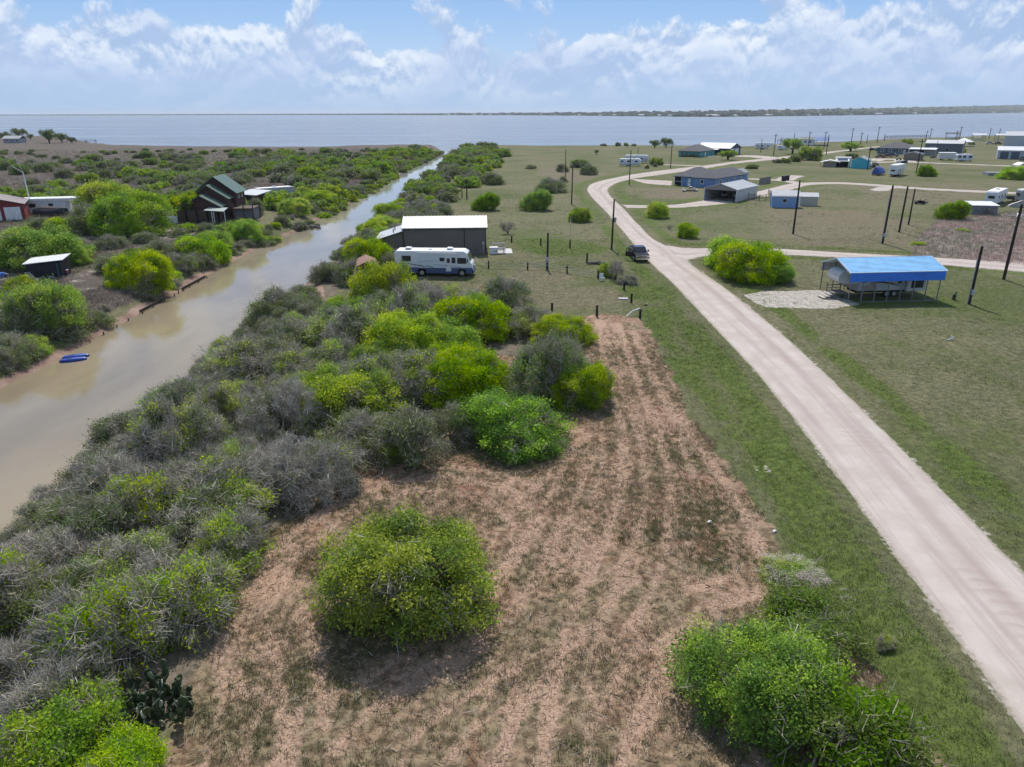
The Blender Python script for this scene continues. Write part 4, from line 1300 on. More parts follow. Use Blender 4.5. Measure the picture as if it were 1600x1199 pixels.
def window(par, face, L, D, a, z, w, h, fm=None, gm=None, t=.06, off=0.0, name='window'):
    M = face_m(face, L, D)
    y0, y1 = -.045 + off, .03 + off
    f = MB().box(a, a + w, y0, y1, z, z + t).box(a, a + w, y0, y1, z + h - t, z + h)
    f.box(a, a + t, y0, y1, z + t, z + h - t).box(a + w - t, a + w, y0, y1, z + t, z + h - t)
    o = part(name, f.xf(M), fm or TRIM, par)
    part('pane', MB().box(a + t, a + w - t, -.02 + off, .03 + off, z + t, z + h - t).xf(M), gm or GLASS, o)
    return o


def door(par, face, L, D, a, w, h, m, name='door', panels=0, z=0.02, frame=None):
    M = face_m(face, L, D)
    b = MB().box(a, a + w, -.03, .03, z, z + h)
    if panels:
        ph = h / panels
        for i in range(panels):
            b.box(a + .04, a + w - .04, -.055, -.028, z + i * ph + .035, z + (i + 1) * ph - .035)
    else:
        b.box(a + .12, a + w - .12, -.045, -.028, z + .15, z + h * .45).box(a + .12, a + w - .12, -.045, -.028, z + h * .52, z + h - .15)
    o = part(name, b.xf(M), m, par)
    part('handle', MB().box(a + w - .16, a + w - .08, -.11, -.03, z + h * .44, z + h * .5).xf(M), STEEL, o)
    if frame:
        f = MB().box(a - .1, a, -.05, .02, z, z + h + .1).box(a + w, a + w + .1, -.05, .02, z, z + h + .1).box(a, a + w, -.05, .02, z + h, z + h + .1)
        part('door_frame', f.xf(M), frame, par)
    return o


def ribs(mb, p0, p1, p2, p3, n, w=.08, h=.06, m=0):
    """raised seams from edge p0-p1 (eave) to edge p3-p2 (ridge)"""
    p0, p1, p2, p3 = map(Vector, (p0, p1, p2, p3))
    nrm = (p1 - p0).cross(p3 - p0).normalized()
    if nrm.z < 0:
        nrm = -nrm
    e = (p1 - p0).normalized() * w
    for i in range(n + 1):
        t = i / n
        a = p0.lerp(p1, t); b = p3.lerp(p2, t)
        vs = [a - e / 2, a + e / 2, b + e / 2, b - e / 2]
        vs += [v + nrm * h for v in vs]
        mb.add(vs, [(4, 5, 6, 7), (0, 1, 5, 4), (1, 2, 6, 5), (2, 3, 7, 6), (3, 0, 4, 7)], m)


def gable(par, L, D, eave, ridge, wm, rm, axis='x', ov=.3, seams=0, t=.08, rake=None):
    """walls and two-slope roof; front at y=0, ridge along axis"""
    w = MB()
    if axis == 'x':
        w.prism([(0, -.15), (D, -.15), (D, eave), (D / 2, ridge), (0, eave)], 'x', 0, L)
        s = (ridge - eave) / (D / 2)
        e = eave - s * ov + t
        A, B = (-ov, -ov, e), (L + ov, -ov, e)
        C_, D_ = (L + ov, D / 2, ridge + t), (-ov, D / 2, ridge + t)
        E_, F_ = (L + ov, D + ov, e), (-ov, D + ov, e)
    else:
        w.prism([(0, -.15), (L, -.15), (L, eave), (L / 2, ridge), (0, eave)], 'y', 0, D)
        s = (ridge - eave) / (L / 2)
        e = eave - s * ov + t
        A, B = (-ov, D + ov, e), (-ov, -ov, e)
        C_, D_ = (L / 2, -ov, ridge + t), (L / 2, D + ov, ridge + t)
        E_, F_ = (L + ov, -ov, e), (L + ov, D + ov, e)
    wo = part('wall', w, wm, par)
    r = MB().slab([A, B, C_, D_], t - .01).slab([D_, C_, E_, F_], t - .01)
    if seams:
        ribs(r, A, B, C_, D_, seams); ribs(r, F_, E_, C_, D_, seams)
    ro = part('roof', r, rm, par)
    if rake:
        for ends in (((A, D_), (D_, F_)), ((B, C_), (C_, E_))):
            mb = MB()
            for p, q_ in ends:
                p, q_ = Vector(p), Vector(q_)
                sg = 1 if (p.x > L / 2 if axis == 'x' else p.y > D / 2) else -1
                o_ = (Vector((.03, 0, 0)) if axis == 'x' else Vector((0, .03, 0))) * sg
                vs = [p, q_, q_ + Vector((0, 0, .03)), p + Vector((0, 0, .03))]
                vs = [v - Vector((0, 0, .16)) for v in vs[:2]] + vs[2:]
                mb.add(vs + [v + o_ for v in vs], [(0, 1, 2, 3), (7, 6, 5, 4), (0, 4, 5, 1), (1, 5, 6, 2), (2, 6, 7, 3), (3, 7, 4, 0)])
            part('rake_trim', mb, rake, ro)
    return wo, ro


def hip(par, x0, x1, y0, y1, eave, ridge, rm, ov=.45, t=.14, name='roof'):
    L, D = x1 - x0 + 2 * ov, y1 - y0 + 2 * ov
    a, b, c_, d_ = (x0 - ov, y0 - ov), (x1 + ov, y0 - ov), (x1 + ov, y1 + ov), (x0 - ov, y1 + ov)
    cx, cy = (x0 + x1) / 2, (y0 + y1) / 2
    k = min(L, D) / 2
    if L >= D:
        r1, r2 = (x0 - ov + k, cy), (x1 + ov - k, cy)
    else:
        r1, r2 = (cx, y0 - ov + k), (cx, y1 + ov - k)
    v = [(*p, eave) for p in (a, b, c_, d_)] + [(*p, eave - t) for p in (a, b, c_, d_)] + [(*r1, ridge), (*r2, ridge)]
    if L >= D:
        fs = [(0, 1, 9, 8), (1, 2, 9), (2, 3, 8, 9), (3, 0, 8)]
    else:
        fs = [(0, 1, 8), (1, 2, 9, 8), (2, 3, 9), (3, 0, 8, 9)]
    fs += [(7, 6, 5, 4), (0, 4, 5, 1), (1, 5, 6, 2), (2, 6, 7, 3), (3, 7, 4, 0)]
    return part(name, MB().add(v, fs), rm, par)


def wheel(par, x, y, z, r=.36, w=.24, rimm=None):
    o = bevel(part('wheel', MB().disc((x, y, z), r, 'y', w, 20), BLACKT, par), .03)
    smooth(o)
    sgn = -1 if y < 1.0 else 1
    part('rim', MB().disc((x, y + sgn * (w / 2), z), r * .62, 'y', .03, 14).disc((x, y + sgn * (w / 2 + .02), z), r * .2, 'y', .03, 8), rimm or RIM, o)
    return o


def poly_side(pts, y, m=.012):
    """flat coloured decal raised on a body side (x,z polygon at y)"""
    return MB().prism(pts, 'y', y - m, y + .004)


# ------------------------------------------------------------------ the taupe metal building
RZ = R(3)
TAUPE = paint('taupe_siding', (.165, .145, .135), .55, .1, .06, .5, dirt=.06)
TAUPED = paint('dark_brown_trim', (.045, .036, .032), .6)
t = thing('metal_building', 'long taupe metal building with ribbed white roof behind the motorhome', 'building', at(632, 400), RZ)
L, D = 12.2, 8.2
wo, ro = gable(t, L, D, 3.95, 5.05, TAUPE, ROOFW, 'x', .22, 24)
mb = MB()
for k in range(41):
    x = .1 + k * .3
    if abs(x - 9.0) > .12:
        mb.box(x - .02, x + .02, -.022, .0, .02, 3.86)
part('siding_rib', mb, TAUPE, wo, kind='stuff')
part('corner_trim', MB().box(-.03, .10, -.05, .06, 0, 3.9), TAUPED, t)
part('corner_trim', MB().box(L - .10, L + .03, -.05, .06, 0, 3.9), TAUPED, t)
part('downspout', MB().box(8.93, 9.07, -.10, -.003, .1, 3.9), TAUPED, t)
part('gutter', MB().box(-.22, L + .22, -.36, -.24, 3.72, 3.86), TAUPED, t)
part('meter_box', MB().box(L - .55, L - .25, -.16, -.01, 1.4, 1.85).box(L - .43, L - .37, -.08, -.01, .1, 1.4), GALV, t)
part('outlet_box', MB().box(10.7, 10.86, -.09, -.01, .55, .8), STEEL, t)
part('floodlight', MB().box(L + .03, L + .28, D / 2 - .15, D / 2 + .15, 4.35, 4.5).box(L + .2, L + .3, D / 2 - .3, D / 2 + .3, 4.3, 4.55), STEEL, t)
door(t, 'R', L, D, 3.0, .95, 2.05, WHITE, frame=TAUPED)
window(t, 'R', L, D, 5.2, 1.0, 1.1, 1.1)
# lean-to with porch on the canal side
pw = part('lean_to_wall', MB().prism([(-2.7, -.15), (-.004, -.15), (-.004, 3.35), (-2.7, 2.55)], 'y', .35, 6.8), TAUPE, t)
pr = MB().slab([(-4.3, -.15, 2.28), (-.03, -.15, 3.60), (-.03, 7.6, 3.60), (-4.3, 7.6, 2.28)], .09)
po = part('lean_to_roof', pr, GALV, t)
for y in (1.6, 4.0):
    part('vent_pipe', MB().disc((-1.6, y, 3.35), .08, 'z', .6, 8), STEEL, po)
for y in (.1, 2.4, 4.8, 7.2):
    part('porch_post', MB().box(-4.15, -4.0, y - .07, y + .07, -.1, 2.3), TAUPED, t)
for y in (1.2, 4.2):
    window(t, 'L', L, D, D - y - 1.2, .9, 1.1, 1.1, off=-2.70)
part('porch_deck', MB().box(-4.2, -2.72, .2, 7.4, -.05, .14), GREYW, t)

AC = thing('equipment_cabinet', 'small white metal cabinet at the right corner of the taupe building', 'cabinet', at(772, 399), RZ)
part('body', MB().box(-.62, .55, 0, .9, -.05, .95), paint('cabinet_grey', (.62, .63, .64), .5), AC)
part('lid', MB().box(-.66, .59, -.04, .94, .95, 1.02), WHITE, AC)
part('door_panel', MB().box(-.5, .43, -.02, .01, .1, .85), WHITE, AC)
o = struct(link('patio_slab', MB().box(-.2, 2.7, -1.2, 2.8, -.2, .10).mesh('patio_slab', paint('pale_concrete', (.60, .58, .55), .9, bump=.1)), None, at(772.5, 396), RZ))


def picnic(px, py, label):
    t = thing('picnic_table', label, 'picnic table', at(px, py, .10), RZ, 'picnic tables on the white slab')
    part('tabletop', MB().box(-1.0, 1.0, -.36, .36, .70, .75), STEEL, t)
    for s in (-1, 1):
        part('bench', MB().box(-1.0, 1.0, s * .75 - .14, s * .75 + .14, .42, .46), STEEL, t)
        part('leg', MB().tube([(s * .7, -.7, 0), (s * .7, -.2, .7)], .03).tube([(s * .7, .7, 0), (s * .7, .2, .7)], .03).tube([(s * .7, -.75, .42), (s * .7, .75, .42)], .025), STEEL, t)
    return t


picnic(779, 390.5, 'dark picnic table at the back of the white slab by the taupe building')
picnic(780, 397.5, 'dark picnic table at the front of the white slab by the taupe building')

# ------------------------------------------------------------------ motorhome
RVW = paint('rv_white', (.74, .75, .76), .35, 0, .04, 1.0, dirt=.10)
RVROOF = paint('rv_roof', (.84, .83, .80), .6, 0, .06, 1.0)
RVBLUE = paint('rv_blue', (.085, .115, .225), .35, 0, .06, 1.0)
NAVY = paint('navy_stripe', (.035, .05, .11), .35)
GSTR = paint('grey_stripe', (.30, .34, .40), .4)
a0 = at(618, 433.5)
t = thing('motorhome', 'white motorhome with dark blue skirt and swoosh stripes parked on the lawn', 'motorhome', a0, R(-4))
W = 2.5
prof = [(0.05, 1.08), (9.95, 1.08), (10.1, 1.25), (10.0, 1.65), (9.82, 1.85), (9.42, 2.95), (9.2, 3.12), (8.9, 3.2), (.35, 3.2), (.12, 3.1), (.0, 2.9)]
bo = part('body', MB().prism(prof, 'y', 0, W), RVW, t)
bevel(bo, .12, 3)
so = part('skirt', MB().prism([(.08, .42), (2.9, .36), (2.95, .82), (3.15, .95), (3.85, .95), (4.05, .82), (4.1, .36), (8.15, .36), (8.2, .82), (8.4, .95), (9.0, .95), (9.2, .82), (9.25, .36), (10.0, .42), (10.12, 1.076), (.05, 1.076)], 'y', .012, W - .012), RVBLUE, t)
bevel(so, .04)
part('underframe', MB().box(.3, 9.8, .3, W - .3, .28, .6), DARK, t)
ro = bevel(part('roof', MB().box(.25, 9.05, .06, W - .06, 3.17, 3.245), RVROOF, t), .06)
for x in (1.25, 6.65):
    o = bevel(part('air_conditioner', MB().prism([(x, 3.24), (x + .9, 3.24), (x + .8, 3.52), (x + .1, 3.55)], 'y', .8, 1.65), RVW, t), .05)
    part('grille', MB().box(x + .15, x + .7, .785, .80, 3.3, 3.46), GSTR, o)
part('roof_vent', MB().box(4.3, 4.75, 1.0, 1.45, 3.24, 3.32), GSTR, t)
part('awning', MB().tube([(3.1, -.06, 3.0), (8.1, -.06, 3.0)], .055, 8), TRIM, t)
part('slide_panel', MB().box(3.1, 6.55, -.028, .0, 1.10, 2.92), paint('rv_panel', (.66, .71, .73), .35, 0, .04), t)
for x, z, w, h in ((.97, 1.92, 1.18, .72), (5.87, 1.97, .62, .46), (7.43, 1.73, .48, .72), (8.16, 1.67, 1.15, .74)):
    window(t, 'F', 10, W, x, z, w, h, STEEL, off=-.03 if 3.1 < x < 6.5 else 0)
d_ = part('door', MB().box(6.66, 7.34, -.03, .02, .66, 2.55), RVW, t)
part('door_window', MB().box(6.8, 7.2, -.042, -.028, 1.77, 2.36), GLASS, d_)
part('handle', MB().box(6.70, 6.76, -.06, -.028, 1.35, 1.5), STEEL, d_)
part('windshield', MB().slab([(9.72, .18, 2.02), (9.72, W - .18, 2.02), (9.44, W - .2, 2.86), (9.44, .2, 2.86)], .03).xf(Matrix.Translation((.06, 0, .02))), GLASS, t)
part('mirror', MB().box(9.45, 9.55, -.28, -.06, 1.9, 2.25).box(9.48, 9.54, -.1, .02, 2.2, 2.26), STEEL, t)
part('bumper', MB().prism([(9.9, .42), (10.22, .42), (10.22, .78), (9.95, .9)], 'y', .05, W - .05), NAVY, t)
for y in (.12, W - .6):
    part('headlight', MB().box(10.02, 10.13, y, y + .48, .95, 1.14), TRIM, t)
for pts in ([(.1, 1.62), (1.8, 1.66), (3.4, 1.42), (4.0, 1.26), (3.9, 1.20), (3.0, 1.40), (1.8, 1.60), (.1, 1.585)],
            [(4.15, 1.42), (5.05, 1.18), (5.0, 1.12), (4.1, 1.33)]):
    part('swoosh_stripe', poly_side(pts, -.029), NAVY, t)
for pts in ([(2.9, 1.80), (4.2, 2.0), (5.6, 1.98), (5.6, 1.95), (4.2, 1.96), (2.9, 1.76)], [(5.0, 1.55), (6.6, 1.46), (8.3, 1.30), (8.8, 1.12), (8.7, 1.10), (8.2, 1.25), (6.6, 1.41), (5.0, 1.51)]):
    part('swoosh_stripe', poly_side(pts, -.032), GSTR, t)
for x in (3.5, 8.7):
    for y in (.16, W - .16):
        wheel(t, x, y, .44, .44, .26)
part('tail_ladder', MB().tube([(-.1, .5, .8), (-.1, .5, 3.3), (.3, .5, 3.35)], .025).tube([(-.1, .9, .8), (-.1, .9, 3.3), (.3, .9, 3.35)], .025), GALV, t)
part('step', MB().box(6.7, 7.3, -.35, .0, .30, .34), STEEL, t)

# ------------------------------------------------------------------ red barn shed
BARN = paint('barn_red', (.19, .018, .020), .7, 0, .12, 2.0, dirt=.1)
PINK = paint('faded_shingles', (.29, .165, .13), .9, 0, .14, 3.0, bump=.4)
t = thing('barn_shed', 'red gambrel barn shed with faded tan roof half hidden in shrubs', 'shed', at(556, 452), R(12))
gp = [(0, 0), (3.0, 0), (3.0, 1.75), (2.62, 2.6), (1.5, 3.1), (.38, 2.6), (0, 1.75)]
part('wall', MB().prism(gp, 'y', 0, 4.2), BARN, t)
rp = [(-.14, 1.62), (.33, 2.67), (1.5, 3.2), (2.67, 2.67), (3.14, 1.62)]
mb = MB()
for (a, b), (c_, d_) in zip(rp[:-1], rp[1:]):
    mb.slab([(a, -.25, b), (c_, -.25, d_), (c_, 4.4, d_), (a, 4.4, b)], .07)
part('roof', mb, PINK, t)
part('gable_trim', MB().box(.1, 2.9, -.03, .01, 2.02, 2.12).box(-.02, .1, -.03, .01, 0, 1.72).box(2.9, 3.02, -.03, .01, 0, 1.72), TRIM, t)
door(t, 'F', 3, 4, .85, 1.3, 1.85, BARN, frame=TRIM)
part('vent', MB().box(1.3, 1.7, -.04, .01, 1.55, 1.9), TRIM, t)

# ------------------------------------------------------------------ blue roofed carport with its trailer
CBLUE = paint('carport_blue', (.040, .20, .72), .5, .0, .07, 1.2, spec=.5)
CPW = paint('carport_white', (.76, .76, .76), .45)
t = thing('carport', 'open metal carport with bright blue roof and blue side skirt over a trailer', 'carport', at(1324.4, 475), R(5))
L, D, E, RG = 10.4, 6.3, 3.35, 4.35
s = (RG - E) / (D / 2)
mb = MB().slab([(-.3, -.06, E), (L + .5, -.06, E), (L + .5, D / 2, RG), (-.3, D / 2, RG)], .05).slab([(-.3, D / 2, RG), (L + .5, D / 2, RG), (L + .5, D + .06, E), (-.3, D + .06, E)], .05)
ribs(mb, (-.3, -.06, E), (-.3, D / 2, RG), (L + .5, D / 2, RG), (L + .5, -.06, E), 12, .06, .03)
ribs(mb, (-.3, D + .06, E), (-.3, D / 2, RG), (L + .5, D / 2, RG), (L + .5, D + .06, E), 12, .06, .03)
ro = part('roof', mb, paint('carport_blue_sunlit', (.29, .60, .88), .5, 0, .07, 1.2, spec=.8), t)  # carport blue painted lighter for the sun's glare; skirt keeps the deep tone
for x in (-.34, L + .5):
    mb = MB()
    for sg in (0, 1):
        a, b = (x, -.1 if sg == 0 else D + .1, E - .02), (x, D / 2, RG + .03)
        mb.add([(a[0], a[1], a[2] - .12), (b[0], b[1], b[2] - .12), (b[0], b[1], b[2] + .04), (a[0], a[1], a[2] + .04)] + [(a[0] + .05, a[1], a[2] - .12), (b[0] + .05, b[1], b[2] - .12), (b[0] + .05, b[1], b[2] + .04), (a[0] + .05, a[1], a[2] + .04)], [(0, 1, 2, 3), (7, 6, 5, 4), (0, 4, 5, 1), (1, 5, 6, 2), (2, 6, 7, 3), (3, 7, 4, 0)])
    part('rake_trim', mb, CPW, ro)
part('eave_trim', MB().box(-.3, L + .5, -.12, -.07, E - .06, E + .02), CPW, ro)
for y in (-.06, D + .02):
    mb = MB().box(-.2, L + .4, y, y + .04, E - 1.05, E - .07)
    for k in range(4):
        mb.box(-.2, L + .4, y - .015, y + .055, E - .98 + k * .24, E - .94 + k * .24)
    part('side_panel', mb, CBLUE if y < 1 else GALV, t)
for i in range(8):
    x = .0 + i * (L / 7)
    for y in (0, D - .06):
        part('post', MB().box(x - .045, x + .045, y, y + .09, -.1, E - .05), paint('post_grey', (.22, .22, .23), .5, .3), t)
part('base_rail', MB().box(-.05, L + .05, -.01, .07, -.05, .03), paint('post_grey', (.22, .22, .23)), t)
mb = MB()
for i in range(8):
    x = i * (L / 7)
    mb.tube([(x, .03, E - .08), (x, D / 2, RG - .09), (x, D - .03, E - .08)], .035, 5)
part('rafter', mb, GALV, t)
CARP = t

FW = paint('trailer_taupe', (.52, .50, .48), .45, 0, .05, 1.0)
FW2 = paint('trailer_tan', (.36, .30, .26), .45, 0, .05, 1.0)
BRN = paint('brown_stripe', (.09, .07, .065), .45)
t = thing('fifth_wheel_trailer', 'grey and tan fifth wheel trailer parked under the blue carport', 'trailer', CARP.location + Vector((-.55, 1.9, 0)), R(5))
W = 2.45
prof = [(.15, 1.75), (.0, 2.1), (.12, 2.85), (.6, 3.15), (10.1, 3.15), (10.15, .75), (2.4, .75), (2.4, 1.5), (1.2, 1.55)]
bo = bevel(part('body', MB().prism(prof, 'y', 0, W), FW, t), .09, 2)
part('nose_cap', MB().prism([(.1, 1.80), (-.05, 2.15), (.06, 2.8), (.35, 3.02), (.9, 3.0), (1.3, 1.62)], 'y', -.015, W + .015), paint('nose_silver', (.55, .55, .56), .3), t)
part('nose_base', MB().prism([(.2, 1.70), (1.3, 1.56), (2.35, 1.5), (2.35, .8), (1.6, 1.05), (1.2, 1.4)], 'y', -.012, W + .012), FW2, t)
for pts in ([(2.6, 2.2), (3.4, 2.55), (4.0, 1.95), (6.6, 1.62), (6.6, 1.52), (3.9, 1.80), (3.2, 2.3), (2.6, 2.05)], [(4.2, 2.5), (4.9, 1.95), (7.4, 1.35), (7.4, 1.25), (4.7, 1.80), (4.05, 2.4)]):
    part('swoosh_stripe', poly_side(pts, -.004), BRN, t)
for x, z, w, h in ((2.8, 1.75, .5, .6), (5.7, 2.0, .8, .5), (7.1, 1.55, .55, .45)):
    window(t, 'F', 10, W, x, z, w, h, STEEL)
d_ = part('door', MB().box(3.9, 4.55, -.03, .02, .8, 1.75), FW2, t)
part('handle', MB().box(4.4, 4.48, -.06, -.02, 1.2, 1.3), STEEL, d_)
so = part('slide_out', MB().box(7.9, 10.05, -.62, .0, .78, 2.9), FW, t)
part('slide_window', MB().box(8.35, 9.75, -.65, -.615, 1.15, 2.6), GLASS, so)
part('storage_hatch', MB().box(2.9, 3.8, -.025, .0, .82, 1.4), FW2, t)
for x in (6.0, 6.9):
    wheel(t, x, .12, .38, .38, .24); wheel(t, x, W - .12, .38, .38, .24)
part('jack', MB().box(2.7, 2.8, .2, .3, .0, .8).box(2.62, 2.88, .1, .4, 0, .05), STEEL, t)
part('air_conditioner', MB().prism([(4.6, 3.15), (5.5, 3.15), (5.4, 3.40), (4.7, 3.42)], 'y', .8, 1.6), WHITE, t)
part('chassis', MB().box(2.4, 10.0, .3, W - .3, .5, .76), DARK, t)
t = thing('wooden_steps', 'wooden steps and deck under the left end of the blue carport', 'steps', at(1305, 470), R(5))
part('deck', MB().box(-.3, 1.5, .3, 1.9, .62, .70), GREYW, t)
for i in range(3):
    part('tread', MB().box(-1.35 + i * .34, -1.02 + i * .34, .2, 1.7, .14 + i * .18, .19 + i * .18), paint('pale_boards', (.50, .47, .43), .9), t)
for x, y in ((-.2, .4), (1.4, .4), (-.2, 1.8), (1.4, 1.8)):
    part('leg', MB().box(x - .05, x + .05, y - .05, y + .05, -.05, 1.6 if y > 1 else .62), GREYW, t)
part('rail', MB().box(-.25, 1.45, 1.76, 1.84, 1.25, 1.35).box(-.25, 1.45, 1.76, 1.84, .95, 1.02), GREYW, t)

# ------------------------------------------------------------------ black pickup with its door open
CARB = paint('car_black', (.020, .019, .026), .18, .2, .04, 1.0, spec=.6)
CHRM = paint('chrome', (.70, .71, .73), .18, .9)
t = thing('pickup_truck', 'black pickup truck facing the camera at the road edge, passenger door open', 'pickup truck', at(1003.5, 412), R(-88))
W = 2.0
low = [(-.0, .45), (.05, .95), (.0 + .15, 1.08), (1.55, 1.22), (5.75, 1.22), (5.8, .5), (4.95, .42), (4.85, .82), (4.6, .98), (4.1, .98), (3.85, .82), (3.75, .42), (1.75, .40), (1.65, .82), (1.4, .98), (.9, .98), (.65, .82), (.55, .42)]
# x runs backwards from the nose; mirrored below so that +x is forward
fx = lambda pts: [(-a, b) for a, b in pts]
bo = bevel(part('body', MB().prism(fx(low), 'y', -W / 2, W / 2), CARB, t), .05, 2)
part('hood', MB().prism(fx([(.12, 1.05), (.3, 1.14), (1.5, 1.25), (1.5, 1.15), (.2, 1.0)]), 'y', -.82, .82), CARB, t)
cab = MB()
c0 = [(-1.45, -.93, 1.22), (-1.45, .93, 1.22), (-3.75, .93, 1.22), (-3.75, -.93, 1.22)]
c1 = [(-2.1, -.76, 1.86), (-2.1, .76, 1.86), (-3.5, .76, 1.88), (-3.5, -.76, 1.88)]
cab.add(c0 + c1, [(3, 2, 1, 0), (4, 5, 6, 7), (0, 1, 5, 4), (1, 2, 6, 5), (2, 3, 7, 6), (3, 0, 4, 7)])
co = bevel(part('cab', cab, CARB, t), .05, 2)


def lerp4(q, u0, u1, v0, v1, off):
    a, b, c_, d_ = map(Vector, q)
    f = lambda u, v: a.lerp(b, u).lerp(d_.lerp(c_, u), v)
    n = (b - a).cross(d_ - a).normalized() * off
    return [f(u0, v0) + n, f(u1, v0) + n, f(u1, v1) + n, f(u0, v1) + n]


part('windshield', MB().slab(lerp4((c0[0], c0[1], c1[1], c1[0]), .07, .93, .1, .9, .02), .03), GLASS, t)
for side, ii_ in ((1, (1, 2, 6, 5)), (-1, (3, 0, 4, 7))):
    Q_ = (c0 + c1)
    qd = [Q_[k] for k in ii_]
    if side > 0:
        part('side_window', MB().slab(lerp4(qd, .12, .47, .14, .88, .015), .03), GLASS, t)
        part('side_window', MB().slab(lerp4(qd, .52, .88, .14, .88, .015), .03), GLASS, t)
    else:
        part('side_window', MB().slab(lerp4(qd, .12, .46, .14, .88, .015), .03), GLASS, t)
        part('painted_door_opening', MB().slab(lerp4(qd, .53, .94, .05, .9, .012), .03), DARK, t)  # black sheet on the solid cab, paints the shaded inside
part('rear_window', MB().slab(lerp4((c0[2], c0[3], c1[3], c1[2]), .1, .9, .2, .85, .015), .03), GLASS, t)
part('bed_floor', MB().box(-5.7, -3.85, -.8, .8, 1.215, 1.235), DARK, t)
for y in (-.93, .81):
    part('bed_rail', MB().box(-5.75, -3.8, y, y + .12, 1.22, 1.36), CARB, t)
part('tailgate', MB().box(-5.78, -5.70, -.9, .9, .7, 1.36), CARB, t)
gr = part('grille', MB().box(-.06, .03, -.62, .62, .66, 1.0), DARK, t)
mb = MB()
for k in range(4):
    mb.box(.03, .05, -.6, .6, .70 + k * .075, .725 + k * .075)
mb.box(.02, .06, -.66, .66, .99, 1.03).box(.02, .06, -.66, .66, .63, .66).box(.02, .06, -.66, -.62, .66, .99).box(.02, .06, .62, .66, .66, .99)
part('grille_bar', mb, CHRM, gr)
for s_ in (-1, 1):
    part('headlight', MB().box(-.1, .04, s_ * .82 - .14, s_ * .82 + .14, .78, 1.0), CHRM, t)
    m_ = part('mirror', MB().box(-1.75, -1.6, s_ * 1.12 - .12, s_ * 1.12 + .12, 1.26, 1.5).box(-1.72, -1.64, min(s_ * 1.0, s_ * .9), max(s_ * 1.0, s_ * .9), 1.28, 1.34), CARB, t)
    for x in (-1.15, -4.35):
        o = smooth(bevel(part('wheel', MB().disc((x, s_ * .86, .40), .40, 'y', .27, 20), BLACKT, t), .03))
        part('rim', MB().disc((x, s_ * 1.0, .40), .25, 'y', .03, 14), RIM, o)
part('bumper', MB().box(-.1, .10, -.95, .95, .42, .62), CHRM, t)
part('licence_plate', MB().box(.10, .115, -.16, .16, .46, .58), TRIM, t)
# the open passenger door, hinged at its front edge
dm = Matrix.Translation((-1.62, -1.0, 0)) @ Matrix.Rotation(R(62), 4, 'Z')
do = part('door', MB().box(-1.15, 0, -.05, .05, .55, 1.24).box(-1.1, -1.02, -.04, .04, 1.24, 1.78).box(-.6, -.52, -.04, .04, 1.6, 1.8).prism([(-1.05, 1.72), (-.55, 1.80), (-.05, 1.24), (-.12, 1.24), (-.6, 1.72), (-1.05, 1.66)], 'y', -.04, .04).xf(dm), CARB, t, 'open black passenger door')
part('door_trim', MB().box(-1.1, -.06, .05, .075, .62, 1.2).xf(dm), paint('grey_trim', (.30, .29, .28), .6), do)
part('running_board', MB().box(-3.7, -1.75, -1.08, -.95, .36, .42), CHRM, t)

# ------------------------------------------------------------------ houses beyond the road bend
RH = R(-40)
BLUEH = paint('house_blue', (.17, .27, .46), .6, 0, .05, .6)
t = thing('blue_house', 'blue house with grey hip roofs and dark screened porch behind the metal carport', 'house', at(1050, 291), RH)
HB = t
wm = MB().box(2.3, 7.6, 1.2, 13, -.15, 2.7).box(6.6, 13.0, 0, 21, -.15, 2.7).box(0, 2.3, 4.2, 13, -.15, 2.7)
part('wall', wm, BLUEH, t)
hip(t, 0, 8.2, 1.2, 13.0, 2.62, 5.0, SHING)
hip(t, 6.6, 13.0, 0, 21.0, 2.64, 4.6, SHING)
po = part('porch_screen', MB().box(.06, 2.24, 1.3, 4.15, .2, 2.5), DARK, t)
mb = MB()
for x, y in ((0, 1.2), (2.18, 1.2), (0, 4.1)):
    mb.box(x, x + .12, y, y + .12, -.1, 2.6)
mb.box(.12, 2.18, 1.2, 1.3, 1.1, 1.2)
part('porch_post', mb, TRIM, po)
window(t, 'F', 13, 21, 8.6, 1.0, 1.1, 1.2, t=.14)
door(t, 'F', 13, 21, 4.2, .9, 2.0, TRIM, z=.1).location.y = 1.2
for a in (3.0, 7.5, 12.5, 16.5):
    window(t, 'R', 13, 21, a, 1.0, 1.0, 1.1, t=.12)
part('roof_vent', MB().box(9.0, 9.4, 14, 14.4, 4.1, 4.5).box(4.0, 4.3, 8, 8.3, 4.5, 4.9), SHING, t)

MC = paint('carport_grey', (.50, .50, .51), .45, .1, .06, 1.0)
MCT = paint('gable_tan', (.24, .225, .21), .6)
t = thing('metal_carport', 'open fronted metal carport with white roof in front of the blue house', 'carport', at(1099, 313.5), R(-38))
L, D, E, RG = 8.0, 13.5, 2.9, 4.1
part('side_wall', MB().box(L - .08, L, 0, D, -.1, E), MC, t)
part('side_wall', MB().box(0, .08, 0, D, -.1, E), MC, t)
part('back_wall', MB().prism([(.085, -.1), (L - .085, -.1), (L - .085, E), (L / 2, RG - .08), (.085, E)], 'y', D - .08, D), MC, t)
part('gable_panel', MB().prism([(.09, E - .28), (L - .09, E - .28), (L - .09, E), (L / 2, RG - .06), (.09, E)], 'y', .0, .06), MCT, t)
mb = MB().slab([(-.12, D + .1, E), (-.12, -.1, E), (L / 2, -.1, RG), (L / 2, D + .1, RG)], .05).slab([(L / 2, -.1, RG), (L + .12, -.1, E), (L + .12, D + .1, E), (L / 2, D + .1, RG)], .05)
